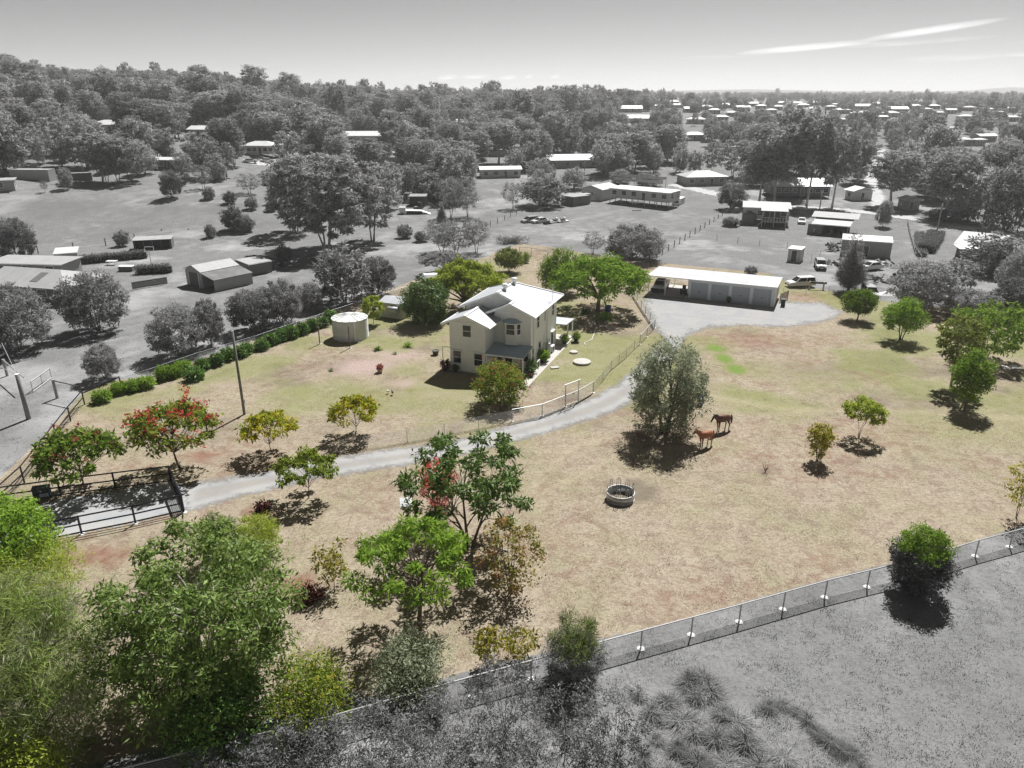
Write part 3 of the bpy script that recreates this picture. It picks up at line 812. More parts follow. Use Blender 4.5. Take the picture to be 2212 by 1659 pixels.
# trees and shrubs inside the property
tree('golden_rain_tree', 'spreading tree thick with red seed pods beside the utility pole', 390, 1013, 872, 196, 'rain', LG['rain'], flowers=(LG['red'], 105, .27, 'seed_pods'))
tree('golden_rain_tree', 'low green tree with a few red seed pods behind the black rail fence', 184, 1062, 935, 196, 'rain', LG['mid'], flowers=(LG['rust'], 55, .24, 'seed_pods'))
tree('young_shade_tree', 'small yellow-leaved tree to the right of the utility pole foot', 588, 979, 892, 122, 'young', LG['gold'])
tree('young_shade_tree', 'small yellow-green tree on the lawn above the wire fence', 767, 940, 858, 116, 'young', LG['gold'])
tree('young_shade_tree', 'small green tree at the lower edge of the gravel driveway', 667, 1075, 976, 146, 'young', LG['rain'])
tree('shade_tree', 'large dark green many-limbed tree below the driveway with upright shoots', 1013, 1178, 955, 312, 'feather', LG['deep'], over=dict(ncl=40, cr=.072, shape='open', cb=.26, stems=3, L=.36, W=.12, nl=150, flat=.5))
tree('pink_shrub', 'pink-red leaved shrub behind the large dark tree', 948, 1122, 997, 92, 'myrtle', LG['pink'], cat='shrub', over=dict(nl=90, W=.05, L=.2))
tree('feathery_tree', 'bright green feathery tree nearest the lower middle of the paddock', 905, 1360, 1146, 300, 'feather', LG['fresh'], over=dict(ncl=34, nl=180, L=.32, W=.085, cb=.50, cr=.080, flat=.36))
tree('crepe_myrtle', 'many-stemmed shrub with thin orange and green leaves beside the feathery tree', 1102, 1283, 1142, 168, 'myrtle', LG['autumn'], cat='shrub')
tree('sapling', 'thin leafless-looking green sapling beside the patch of bare red soil', 722, 1270, 1180, 80, 'sparse', LG['yellow'])
tree('evergreen_tree', 'very large glossy green tree filling the lower part of the garden', 462, 1510, 1158, 480, 'big', LG['mango'], BARKG)
tree('glossy_shrub', 'dense dark glossy green shrub under the very large tree', 478, 1602, 1462, 230, 'shrub', LG['glossy'], cat='shrub', over=dict(ncl=60, L=.16, W=.07, nl=190))
tree('yellow_flower_shrub', 'round shrub covered in yellow flowers along the front fence', 668, 1545, 1446, 196, 'shrub', LG['rain'], cat='shrub', flowers=(LG['amber'], 130, .07, 'blossom'), over=dict(L=.15, W=.065, nl=200))
tree('she_oak', 'huge soft feathery olive-green tree in the near corner', 70, 1610, 1262, 410, 'sheoak', LG['sheoak'], over=dict(ncl=130, nl=330))
tree('lime_shrub', 'bright yellow-green shrub in the bottom corner', 40, 1730, 1590, 230, 'shrub', LG['lime'], cat='shrub', over=dict(L=.12, W=.06, nl=230))
tree('garden_tree', 'bushy light green tree in front of the black rail fence', 22, 1262, 1068, 236, 'dense', LG['fresh'], over=dict(ncl=95, L=.24, W=.09))
tree('fern_leaf_tree', 'pale yellow-green fern-leaved shrub in front of the feathery corner tree', 95, 1312, 1192, 200, 'wisp', LG['lime'], cat='shrub', over=dict(nl=150))
tree('wispy_shrub', 'wispy pale green shrub peeping over the very large tree', 560, 1200, 1126, 96, 'wisp', LG['lime'], cat='shrub')
tree('wispy_shrub', 'soft grey-green shrub just behind the crown of the very large tree', 480, 1212, 1122, 90, 'wisp', LG['sheoak'], cat='shrub')
tree('plum_shrub', 'tiny dark red shrub in bare soil below the driveway', 567, 1104, 1085, 34, 'shrub', LG['plum'], cat='shrub', over=dict(ncl=14, nl=40))
tree('plum_shrub', 'low dark red shrub at the foot of the thin sapling', 668, 1296, 1268, 62, 'shrub', LG['plum'], cat='shrub', over=dict(ncl=18, nl=50))
tree('fence_shrub', 'grey-green leafy shrub pressed against the front fence', 885, 1488, 1385, 180, 'shrub', LG['olive'], cat='shrub', over=dict(cb=.05, ncl=50, nl=150, L=.2, W=.055))
tree('fence_sapling', 'sparse yellow-green sapling behind the front fence rail', 1052, 1440, 1362, 60, 'sparse', LG['yellow'], cat='shrub', over=dict(nl=24))
tree('fence_sapling', 'lacy yellow-green seedling clump behind the rail near the two-tone bush', 1120, 1424, 1368, 90, 'sparse', LG['yellow'], cat='shrub', over=dict(nl=22))
tree('two_tone_bush', 'fine-leaved bush across the front fence, green above the rail and grey below', 1240, 1472, 1336, 138, 'sheoak', LG['sheoak'], cut=(.62, LG['g2']), cat='shrub', over=dict(ncl=60, nl=220, L=.24))
tree('two_tone_tree', 'small tree on the front fence, green crown above the rail and dark grey below', 1975, 1275, 1146, 138, 'round', LG['fresh'], GBARK, cut=(.70, LG['scrub']), over=dict(cb=.12, ncl=90, nl=230, L=.16, W=.055))
tree('sapling', 'half-bare sapling with a few yellow leaves above the front fence', 2196, 1118, 998, 78, 'sparse', LG['yellow'], BARKG, over=dict(stems=3, nl=30, ncl=26))
tree('crepe_myrtle', 'small orange-leaved upright shrub alone in the paddock', 1765, 995, 922, 58, 'myrtle', LG['yellow'], cat='shrub')
tree('paddock_tree', 'small yellow-green flat-topped tree alone in the paddock', 1855, 945, 860, 94, 'young', LG['lime'], over=dict(stems=3, nl=110, W=.09))
tree('paddock_tree', 'upright bright green tree with a bare straight trunk in the paddock', 2083, 886, 764, 84, 'upright', LG['fresh'])
tree('gum_tree', 'thin olive-green gum tree with a slender trunk at the paddock edge', 2054, 836, 688, 108, 'gum', LG['gumg'], BARKG, over=dict(stems=1, cb=.4, tr=.1, L=.4, ncl=44, nl=60))
tree('gum_tree', 'broad green gum tree at the paddock edge behind the slender one', 2128, 778, 664, 170, 'gum', LG['mid'], BARKG, over=dict(cb=.22, ncl=64, nl=75, L=.42))
tree('round_tree', 'small round-headed green tree below the tall grey conifer', 1851, 692, 628, 76, 'round', LG['mid'], over=dict(L=.22, W=.09))
tree('round_tree', 'round bushy green tree with several stems right of the forecourt', 1945, 735, 648, 94, 'round', LG['fresh'], over=dict(L=.22, W=.09, stems=3))
tree('olive_tree', 'large silvery olive-green bushy tree beside the driveway bend', 1436, 934, 738, 188, 'olive', LG['olive'])
tree('poinciana_tree', 'wide umbrella-shaped green tree between the house and the garage', 1291, 672, 556, 228, 'poinciana', LG['fresh'])
tree('dense_tree', 'dense dark green tree behind the umbrella-shaped tree', 1211, 632, 540, 104, 'dense', LG['mid'])
tree('small_tree', 'small olive-green tree with thin stems behind the house', 1100, 588, 538, 64, 'round', LG['gumg'], over=dict(stems=4, nl=110))
tree('low_shrub', 'low bright green shrub beside the back gate', 1133, 567, 548, 26, 'shrub', LG['fresh'], cat='shrub', over=dict(ncl=16))
tree('poinciana_tree', 'wide yellow-green tree right behind the house', 1010, 668, 562, 176, 'poinciana', LG['lime'], over=dict(cb=.2))
tree('dense_tree', 'dark round dense tree between the garden shed and the house', 920, 698, 604, 112, 'dense', LG['deep'])
tree('young_shade_tree', 'small lime-green tree between the water tank and the garden shed', 806, 700, 638, 50, 'young', LG['lime'], over=dict(shape='dome', cb=.3))
tree('crepe_myrtle', 'round shrub with green and pink-tipped leaves in front of the house porch', 1078, 873, 788, 128, 'dense', LG['rain'], cat='shrub', over=dict(ncl=60, nl=150, cb=.22, L=.2, W=.09, stems=3), flowers=(LG['rust'], 170, .12, 'blossom'))

def rosette(root, seed, n, L, Wd, mat, up=.8, part='leaves'):
    r = np.random.default_rng(seed); V = []
    for i in range(n):
        a = r.random() * 6.2832; e = r.uniform(.15, 1.35) * up; l = L * r.uniform(.6, 1.15)
        d = np.array([math.cos(a) * math.cos(e), math.sin(a) * math.cos(e), math.sin(e)])
        s = np.array([-math.sin(a), math.cos(a), 0]) * Wd * .5
        b = np.array([r.normal() * .08, r.normal() * .08, .05]); m = b + d * l * .6; tip = b + d * l * .95 + np.array([math.cos(a) * .1 * l, math.sin(a) * .1 * l, -.22 * l])
        V += [[b - s * .5, b + s * .5, m + s, m - s], [m - s, m + s, tip + s * .15, tip - s * .15]]
    V = np.array(V); V[:, :, 2] = np.maximum(V[:, :, 2], .02)
    link(part, quads_mesh(part, V), mat, root)
# the hedge row of leafy shrubs along the side fence, counted from the black gate
row = [(222, 868), (257, 851), (287, 845), (317, 838), (356, 820), (377, 815), (397, 806), (421, 820), (437, 797), (469, 789), (493, 778), (520, 771), (533, 764), (567, 755),
       (587, 744), (610, 735), (630, 730), (653, 722), (675, 714), (697, 706), (714, 696)]
ordn = ['first', 'second', 'third', 'fourth', 'fifth', 'sixth', 'seventh', 'eighth', 'ninth', 'tenth', 'eleventh', 'twelfth', 'thirteenth', 'fourteenth', 'fifteenth', 'sixteenth',
        'seventeenth', 'eighteenth', 'nineteenth', 'twentieth', 'twenty-first']
src = None
for i, (u, v) in enumerate(row):
    p = at(u, v, 0.0)
    if i % 7 == 0:
        proto_row = thing('cordyline_shrub', '', 'shrub', p)
        SEED[0] += 1
        rr = np.random.default_rng(SEED[0])
        C = clumps(rr, 1.35, 1.5, .05, 'dome', 26)
        link('crown', quads_mesh('crown', leafquads(rr, C, np.full(len(C), .32), 60, .30, .09, -.25, .9, .8)), LG['glossy'] if i else LG['fresh'], proto_row)
        MB().tube([(0, 0, 0), (0.02, 0, .5), (0, .03, 1.0)], [.06, .05, .03], 6).build('trunk', BARK, proto_row)
        o = proto_row
    else:
        o = copy_tree(proto_row, p, random.random() * 6, (1, 1, 1))
    s = random.uniform(.85, 1.15); o.scale = (s, s, s * random.uniform(.85, 1.1))
    tag(o, f'{ordn[i]} leafy green shrub of the row along the side fence, counted from the black gate', 'shrub', 'shrub row along the side fence')
for nm, lb, u, v, n, L, Wd, m in [
    ('strap_leaf_plant', 'bright green broad-leaved plant in the mulch bed left', 816, 756, 60, .75, .12, 'fresh'),
    ('strap_leaf_plant', 'spiky green strap-leaved clump at the upper end of the mulch bed', 881, 749, 90, .95, .06, 'fresh'),
    ('strap_leaf_plant', 'small grey-green plant between two clumps in the mulch bed', 853, 765, 40, .45, .06, 'olive'),
    ('strap_leaf_plant', 'small dull green plant at the lower corner of the mulch bed', 716, 801, 40, .5, .07, 'olive'),
    ('strap_leaf_plant', 'sprawling green strap-leaved bed under the umbrella-shaped tree', 1306, 690, 200, 1.5, .1, 'fresh'),
    ('strap_leaf_plant', 'dark leafy plant beside the trunk of the umbrella-shaped tree', 1262, 676, 90, 1.2, .12, 'deep'),
    ('strap_leaf_plant', 'strappy green clump under the porch shrub', 1058, 872, 80, .8, .07, 'fresh'),
    ('strap_leaf_plant', 'strappy green clump right of the porch shrub foot', 1104, 868, 80, .8, .07, 'fresh')]:
    o = thing(nm, lb, 'plant', at(u, v, 0.0)); SEED[0] += 1
    rosette(o, SEED[0], n, L, Wd, LG[m])
twigs = thing('twig_shrub', 'tiny leafless twiggy shrub in a bare patch of paddock', 'shrub', at(1653, 1020, 0.0))
for i in range(9):
    a = i * .7; MB().tube([(0, 0, 0), (math.cos(a) * .15, math.sin(a) * .15, .35), (math.cos(a) * .35, math.sin(a) * .35, .75 + .1 * (i % 3))], [.02, .014, .006], 5).build('twig', BARK, twigs)

# grey scrub and tussocks on the near side of the front fence
for i, (u, v, vt, w, lb) in enumerate([
    (1092, 1588, 1438, 190, 'grey wattle with a visible forked trunk below the front fence'),
    (955, 1610, 1530, 200, 'wispy grey wattle left of the forked wattle'),
    (800, 1650, 1545, 210, 'wispy grey wattle under the leafy fence shrub'),
    (640, 1680, 1600, 200, 'wispy grey wattle below the yellow-flowered shrub'),
    (1220, 1620, 1515, 200, 'grey wattle below the two-tone fence bush'),
    (1330, 1650, 1530, 180, 'low grey wattle beside the tussocks'),
    (1060, 1690, 1590, 220, 'low grey wattle at the bottom edge below the forked wattle'),
    (880, 1700, 1600, 200, 'low grey wattle at the bottom edge left of centre'),
    (500, 1690, 1610, 170, 'grey wattle in the shade of the very large tree'),
    (700, 1600, 1560, 120, 'dark grey shrub hugging the fence below the yellow-flowered shrub'),
    (905, 1550, 1512, 130, 'dark grey shrub hugging the fence below the leafy fence shrub')]):
    tree('wattle_shrub', lb, u, v, vt, w, 'wisp', LG['g2'] if i in (1, 2, 4, 6, 7) else LG['scrub2'], GBARK, .8, 'shrub', 'grey wattles below the front fence', over=dict(ncl=38, cr=.10, L=.16, W=.038, stems=6, nl=120))
tus = [(1408, 1545), (1440, 1520), (1475, 1560), (1503, 1510), (1530, 1500), (1560, 1545), (1420, 1600), (1462, 1620), (1497, 1590), (1545, 1600), (1590, 1560), (1390, 1640), (1444, 1668), (1507, 1650),
       (1565, 1650), (1610, 1610), (1660, 1530), (1690, 1525), (1720, 1538), (1745, 1560), (1765, 1585), (1790, 1605), (1815, 1625), (1838, 1630), (1640, 1660), (1860, 1668), (1690, 1640), (1488, 1475), (1380, 1500), (1525, 1480)]
for i, (u, v) in enumerate(tus):
    p = at(u, v, 0.0)
    if i < 4:
        o = thing('grass_tussock', '', 'grass clump', p); rosette(o, 900 + i, 260, 1.1 if i % 2 else .95, .018, leaf('tussock_dark', g3(.11), g3(.32), .4) if i % 2 else leaf('tussock_pale', g3(.15), g3(.44), .35), [.95, .75, .6, .85][i], 'blades')
        protos_t = (protos_t + [o]) if i else [o]
    else:
        o = copy_tree(protos_t[(1 if 16 <= i <= 23 else i) % 4], p, random.random() * 6)
    s = random.uniform(.6, 1.05); o.scale = (s * random.uniform(.8, 1.7), s, s * random.uniform(.55, .95))
    tag(o, f'{ordn[i - 16]} dark grass tussock of the curved row, counted from its upper end' if 16 <= i <= 23 else
        f'{(ordn + ["twenty-second"])[sorted(q[0] for j, q in enumerate(tus) if not 16 <= j <= 23).index(u)]} rough grey tussock from the left in the weedy corner', 'grass clump', 'grass tussocks below the front fence')
# ------------------------------------------------------------------ the house
WALL = plain('weatherboard_paint', (.81, .815, .80), .7, .06, 1.5)
TRIM = plain('white_trim', (.84, .85, .86), .55, .04, 2)
ROOFM = corrugated('pale_roof_sheet', (.44, .46, .485), .25, .10, .5, 0, .35)
PORCHM = corrugated('porch_roof_sheet', (.44, .54, .61), .25, .1, .5, 0, .4)  # blue of the skylight in the house's shadow is mixed into this colour
GLASS = plain('window_glass', (.018, .020, .024), .12, .3, .6, 0, .6)
GGLASS = plain('grey_glass', g3(.02), .12, .3, .6, 0, .6)
STEEL = plain('galvanised_steel', (.42, .43, .44), .45, .15, 6, .35)
CONC = plain('concrete', (.43, .41, .38), .9, .15, 2, bump=.2)
WHITEP = plain('white_plastic', (.75, .75, .74), .5, .05)
DARK = plain('black_paint', (.012, .013, .017), .45, .2, 5)
GREENB = plain('dark_green_plastic', (.012, .035, .025), .5, .2)
TERRA = plain('terracotta', (.36, .17, .10), .85, .2, 6)
def boards(mb, a, b, n, z0, z1, bh=.19, lip=.028):
    """a weatherboard wall between plan points a and b, outward normal n"""
    a, b, n = Vector((*a, 0)), Vector((*b, 0)), Vector((*n, 0))
    k = max(1, round((z1 - z0) / bh)); bh = (z1 - z0) / k
    for i in range(k):
        lo, hi = z0 + i * bh, z0 + (i + 1) * bh
        p = [a + n * lip, b + n * lip, b + n * .004, a + n * .004]
        mb.add([(q.x, q.y, z) for q, z in zip(p, (lo, lo, hi, hi))] + [(a.x, a.y, lo), (b.x, b.y, lo)], [(0, 1, 2, 3), (4, 5, 1, 0)])
def win(parent, a, d, n, s0, s1, z0, z1, fm=None, gm=None, mid=True, fw=.09, hood=False, name='window'):
    """a sash window in the wall through plan point a, running along d, facing n"""
    fm, gm = fm or TRIM, gm or GLASS
    a, d, n = Vector((*a, 0)), Vector((*d, 0)), Vector((*n, 0))
    def P(s, z, o): q = a + d * s + n * o; return (q.x, q.y, z)
    def bx(mb, sa, sb, za, zb, o0, o1):
        mb.add([P(sa, za, o0), P(sb, za, o0), P(sb, za, o1), P(sa, za, o1), P(sa, zb, o0), P(sb, zb, o0), P(sb, zb, o1), P(sa, zb, o1)],
               [(0,3,2,1),(4,5,6,7),(0,1,5,4),(1,2,6,5),(2,3,7,6),(3,0,4,7)])
    f = MB()
    bx(f, s0 - fw, s1 + fw, z0 - fw, z0, .0, .09); bx(f, s0 - fw, s1 + fw, z1, z1 + fw, .0, .08)
    bx(f, s0 - fw, s0, z0, z1, .0, .075); bx(f, s1, s1 + fw, z0, z1, .0, .075)
    w = f.build(name, fm, parent)
    g = MB(); bx(g, s0, s1, z0, z1, -.01, .035); g.build('pane', gm, w)
    if mid:
        m = MB(); zm = (z0 + z1) / 2; bx(m, s0, s1, zm - .025, zm + .025, .035, .06); m.build('sash_rail', fm, w)
    if hood:
        h = MB(); bx(h, s0 - .15, s1 + .15, z1 + fw + .02, z1 + fw + .07, 0, .3); h.build('hood', fm, w)
    return w
HO, HR = (-6.79, 77.08, 0), R(-20.5)
H = thing('farmhouse', 'two-storey cream weatherboard house with pale gabled metal roof', 'house', HO, HR)
core = MB()
core.box(0, 4.04, 0, 4.3, -.1, 5.62); core.box(0, 8.25, 4.3, 12.5, -.1, 6.3); core.box(4.06, 8.25, 3.2, 4.3, -.1, 6.3)
core.build('wall', WALL, H)
wb = MB()
boards(wb, (0, 0), (4.04, 0), (0, -1), 0, 5.62); boards(wb, (4.04, 0), (4.04, 3.2), (1, 0), 0, 5.62)
boards(wb, (4.06, 3.2), (8.25, 3.2), (0, -1), 0, 6.3); boards(wb, (8.25, 3.2), (8.25, 12.5), (1, 0), 0, 6.3)
boards(wb, (0, 4.3), (4.06, 4.3), (0, -1), 5.6, 6.3)
wb.build('weatherboards', WALL, H)
for x, y in ((0, 0), (4.04, 0), (4.06, 3.2), (8.25, 3.2), (8.25, 12.5)):
    MB().box(x - .06, x + .06, y - .06, y + .06, 0, 5.6 if y == 0 else 6.2).build('corner_board', TRIM, H)
def gable(y, pts, battens, base):
    m = MB(); n = len(pts)
    m.add([(x, y, z) for x, z in pts] + [(x, y + .1, z) for x, z in pts], [tuple(range(n)), tuple(range(n, 2 * n))[::-1]] + [(i, i + n, (i + 1) % n + n, (i + 1) % n) for i in range(n)])
    g = m.build('gable_end', WALL, H)
    px = max(pts, key=lambda q: q[1])
    for bx_, zt in battens:
        MB().box(bx_ - .035, bx_ + .035, y - .05, y, base, zt).build('batten', TRIM, g)
    MB().box(min(q[0] for q in pts) + .1, max(q[0] for q in pts) - .1, y - .07, y, base - .06, base + .03).build('gable_rail', TRIM, g)
gable(-.06, [(0, 5.62), (4.04, 5.62), (4.04, 5.78), (2.02, 6.52), (0, 5.78)], [(.7, 5.95), (1.36, 6.2), (2.02, 6.45), (2.68, 6.2), (3.34, 5.95)], 5.7)
gable(4.2, [(-.1, 6.3), (8.3, 6.3), (8.3, 6.42), (4.1, 8.2), (-.1, 6.42)], [(x, 8.15 - abs(x - 4.1) * .425) for x in (.6, 1.3, 2, 2.7, 3.4, 4.1, 4.8, 5.5, 6.2)], 6.42)
gable(3.1, [(4.06, 6.25), (8.25, 6.25), (8.25, 6.42), (6.02, 7.38), (4.06, 6.54)], [(x, 7.34 - abs(x - 6.02) * .425) for x in (4.7, 5.36, 6.02, 6.68, 7.34)], 6.42)
def roofpart(pts, t=.09, mat=None): return MB().slab(pts, t).build('roof', mat or ROOFM, H)
rw = roofpart([(-.8, -.5, 5.5), (2.02, -.5, 6.6), (2.02, 4.25, 6.6), (-.8, 4.25, 5.5)])
roofpart([(2.02, -.5, 6.6), (4.84, -.5, 5.5), (4.84, 3.15, 5.5), (2.02, 3.15, 6.6)])
roofpart([(2.02, 3.15, 6.6), (4.03, 3.15, 5.816), (4.03, 4.25, 5.816), (2.02, 4.25, 6.6)])
rm = roofpart([(-.7, 3.85, 6.25), (4.1, 3.85, 8.3), (4.1, 9.0, 8.3), (-.7, 13.3, 6.25)])
rr_ = roofpart([(4.1, 3.85, 8.3), (8.9, 3.85, 6.25), (8.9, 13.3, 6.25), (4.1, 9.0, 8.3)])
roofpart([(8.9, 13.3, 6.25), (-.7, 13.3, 6.25), (4.1, 9.0, 8.3)])
roofpart([(6.02, 2.6, 7.48), (8.9, 2.6, 6.25), (8.9, 3.85, 6.25), (6.02, 3.85, 7.48)])
roofpart([(3.15, 2.6, 6.25), (6.02, 2.6, 7.48), (6.02, 4.18, 7.48), (3.15, 4.18, 6.25)])
for a, b in [((-.8, -.53, 5.43), (2.02, -.53, 6.53)), ((2.02, -.53, 6.53), (4.84, -.53, 5.43)), ((-.7, 3.82, 6.18), (4.1, 3.82, 8.23)), ((4.1, 3.82, 8.23), (6.1, 3.82, 7.38)),
             ((3.15, 2.57, 6.18), (6.02, 2.57, 7.41)), ((6.02, 2.57, 7.41), (8.9, 2.57, 6.18))]:
    MB().bar(a, b, .05, .24).build('bargeboard', TRIM, H)
for a, b in [((8.95, 2.6, 6.16), (8.95, 13.3, 6.16)), ((-.86, -.5, 5.42), (-.86, 4.2, 5.42)), ((4.9, -.5, 5.42), (4.9, 3.1, 5.42)), ((-.76, 3.85, 6.16), (-.76, 13.3, 6.16))]:
    MB().bar(a, b, .12, .12).build('gutter', TRIM, H)
for a, b in [((2.02, -.5, 6.63), (2.02, 4.2, 6.63)), ((4.1, 3.85, 8.33), (4.1, 9.0, 8.33)), ((4.1, 9.0, 8.33), (8.9, 13.3, 6.28)), ((4.1, 9.0, 8.33), (-.7, 13.3, 6.28)), ((6.02, 2.6, 7.51), (6.02, 3.85, 7.51))]:
    MB().bar(a, b, .3, .05).build('ridge_cap', TRIM, H)
for x, y, z in ((4.3, 5.6, 8.2), (4.3, 8.6, 8.2)):
    MB().lathe([(.0, -.1), (.20, -.1), (.20, .35), (.32, .38), (.34, .62), (.26, .72), (0, .78)], 14, (x, y, z)).build('roof_vent', TRIM, H, True)
F0, RS = ((0, 0), (1, 0), (0, -1)), ((8.25, 3.2), (0, 1), (1, 0))
win(H, *F0, 1.55, 2.5, 4.1, 5.4); win(H, *F0, .33, 1.25, .95, 2.35, hood=True); win(H, *F0, 2.85, 3.8, .9, 2.3, hood=True)
win(H, *RS, 2.0, 2.8, 4.2, 5.75); win(H, *RS, 4.75, 5.05, 4.3, 5.75, mid=False); win(H, *RS, 7.6, 8.3, 4.2, 5.5, hood=True)
win(H, *RS, .45, 1.15, .75, 2.3); win(H, *RS, 2.65, 3.45, .75, 2.3)
win(H, *RS, 7.35, 8.2, .1, 2.15, mid=False, name='door', hood=True)
FR_ = ((4.06, 3.2), (1, 0), (0, -1))
win(H, *FR_, .25, .8, .1, 2.1, mid=False, name='door'); win(H, *FR_, 1.2, 2.05, .1, 2.1, mid=False, name='door'); win(H, *FR_, 3.15, 3.95, .9, 2.2)
# bay window of the upper floor
bay = [(5.15, 3.2), (5.5, 2.55), (6.75, 2.55), (7.1, 3.2)]
b = MB(); b.poly(bay, 2.85, 5.35); bo = b.build('bay', WALL, H)
for (p, q) in zip(bay[:-1], bay[1:]):
    d = Vector((q[0] - p[0], q[1] - p[1])); L_ = d.length; d.normalize(); n_ = (d.y, -d.x)
    bw_ = MB(); boards(bw_, p, q, n_, 2.85, 5.3); bw_.build('weatherboards', WALL, bo)
    win(H, p, d, n_, .12 if L_ < 1 else .15, L_ - (.12 if L_ < 1 else .15), 4.05, 5.2, fw=.11)
m = MB(); top = [(4.9, 3.25, 5.36), (5.4, 2.3, 5.36), (6.85, 2.3, 5.36), (7.35, 3.25, 5.36)]; ap = [(5.7, 3.2, 5.72), (6.55, 3.2, 5.72)]
m.add(top + ap, [(0, 1, 4), (1, 2, 5, 4), (2, 3, 5), (3, 2, 1, 0)]); m.build('bay_roof', PORCHM, H)
MB().poly([(4.92, 3.2), (5.42, 2.32), (6.83, 2.32), (7.33, 3.2)], 5.28, 5.35).build('bay_fascia', TRIM, H)
# porch
MB().slab([(4.07, 3.15, 2.78), (4.07, -.1, 2.42), (8.6, -.1, 2.42), (8.6, 3.15, 2.78)], .06).build('porch_roof', PORCHM, H)
MB().bar((4.07, -.14, 2.38), (8.6, -.14, 2.38), .1, .12).build('gutter', TRIM, H)
MB().box(8.4, 8.5, .05, .15, 0, 2.35).build('porch_post', TRIM, H); MB().box(4.2, 4.3, .05, .15, 0, 2.35).build('porch_post', TRIM, H)
MB().box(4.05, 8.6, -.1, 3.2, -.05, .06).build('porch_floor', CONC, H)
# rear patio roof
MB().slab([(5.6, 12.5, 2.7), (9.6, 12.5, 2.7), (9.6, 16.2, 2.45), (5.6, 16.2, 2.45)], .08).build('patio_roof', ROOFM, H)
for x, y in ((9.4, 16.0), (9.4, 13.9), (5.8, 16.0)): MB().box(x - .07, x + .07, y - .07, y + .07, 0, 2.45).build('patio_post', TRIM, H)
MB().box(5.6, 9.7, 12.5, 16.4, -.05, .10).build('patio_floor', CONC, H)
# downpipes, cables, aerial
for y in (4.1, 8.9, 9.15): MB().bar((8.33, y, .1), (8.33, y, 6.1), .08).build('downpipe', TRIM, H)
MB().bar((4.12, .12, .1), (4.12, .12, 5.4), .08).build('downpipe', TRIM, H)
MB().tube([(8.32, 8.8, 3.6), (8.32, 8.2, 2.9), (8.32, 7.6, 2.0), (8.32, 7.4, 1.1)], .03, 6).build('conduit', TRIM, H)
ae = MB(); ae.bar((8.7, 9.6, 6.2), (8.7, 9.6, 8.2), .035)
for z in (7.3, 7.6, 7.9, 8.1): ae.bar((8.35, 9.6, z), (9.05, 9.6, z), .02)
ae.build('aerial', STEEL, H)
MB().box(8.3, 9.75, -1.9, 12.4, -.05, .035).build('side_path', CONC, H)

def hloc(x, y, z=0.0):
    c, s = math.cos(HR), math.sin(HR); return (HO[0] + x * c - y * s, HO[1] + x * s + y * c, z)
def aircon(x, y, lb):
    o = thing('air_conditioner', lb, 'air conditioner', hloc(x, y, .05), HR + R(90))
    MB().box(-.45, .45, -.17, .17, .06, .78).build('casing', WHITEP, o)
    MB().lathe([(.0, 0), (.28, 0), (.28, .02), (.0, .02)], 18).build('fan_grille', DARK, o, loc=(-.1, -.175, .42), rot=(R(90), 0, 0))
    for q in (-.35, .35): MB().box(q - .04, q + .04, -.15, .15, 0, .06).build('foot', DARK, o)
aircon(8.75, 4.15, 'white air conditioner at the front corner of the house side path')
aircon(8.75, 9.75, 'white air conditioner beside the teal board on the house side')
o = thing('hot_water_tank', 'silver upright hot water cylinder against the house side wall', 'water heater', hloc(8.75, 8.0, .04))
MB().lathe([(0, 0), (.32, 0), (.32, 1.55), (.25, 1.66), (0, 1.7)], 20).build('tank_shell', STEEL, o, True)
MB().tube([(.1, 0, 1.6), (.1, 0, 1.95), (-.3, 0, 2.0)], .03, 6).build('pipe', STEEL, o)
o = MB().box(-.12, .12, -.03, .03, 0, 1.9).build('leaning_board', plain('teal_paint', (.05, .33, .33), .6, .1), None, loc=hloc(8.62, 9.0, .04), rot=(0, R(-5), HR + R(90)))
tag(o, 'narrow teal board leaning on the house side wall', 'board')
def pot(name, lb, p, r, h, mat, plant=None, n=50, L=.5):
    o = thing(name, lb, 'pot plant' if plant else 'pot', p)
    MB().lathe([(0, 0), (r * .72, 0), (r * .95, h * .9), (r * 1.08, h * .9), (r * 1.08, h), (r * .9, h), (r * .85, h * .85), (0, h * .85)], 18).build('pot', mat, o, True)
    MB().lathe([(0, h * .86), (r * .84, h * .86)], 14).build('potting_soil', BARK, o)
    if plant:
        SEED[0] += 1; e = bpy.data.objects.new('foliage', None)
        r_ = np.random.default_rng(SEED[0]); C = clumps(r_, L, L * 1.1, .1, 'dome', 14)
        V = leafquads(r_, C, np.full(len(C), L * .25), n, .2, .07, 0, .9, .9); V[:, :, 2] += h * .8
        link('foliage', quads_mesh('foliage', V), plant, o)
    return o
pot('planter', 'large dark empty planter pot on the lawn left of the house', at(941, 766, 0.0), .42, .55, plain('grey_green_pot', (.10, .11, .09), .8, .2))
pot('flower_pot', 'pale bowl pot with brown plant at the edge of the mulch bed', at(821, 804, 0.0), .36, .45, plain('cream_pot', (.55, .42, .33), .8, .1), LG['rust'], 30, .5)
pot('flower_pot', 'terracotta pot plant by the front corner of the side path', hloc(9.0, 1.2, .04), .30, .42, TERRA, LG['deep'], 40, .6)
pot('flower_pot', 'tall bushy pot plant beside the porch post', hloc(8.75, 2.2, .04), .28, .4, TERRA, LG['deep'], 50, 1.1)
pot('flower_pot', 'white-flowered leafy pot plant against the house side wall', hloc(8.8, 5.8, .04), .34, .45, DARK, LG['fresh'], 70, 1.1)
pot('flower_pot', 'leafy pot plant next to the white-flowered one on the side path', hloc(8.8, 6.6, .04), .26, .35, DARK, LG['mid'], 60, .9)
pot('flower_pot', 'pot plant standing at the rear patio edge', hloc(9.3, 12.9, .11), .28, .4, DARK, LG['fresh'], 50, .8)
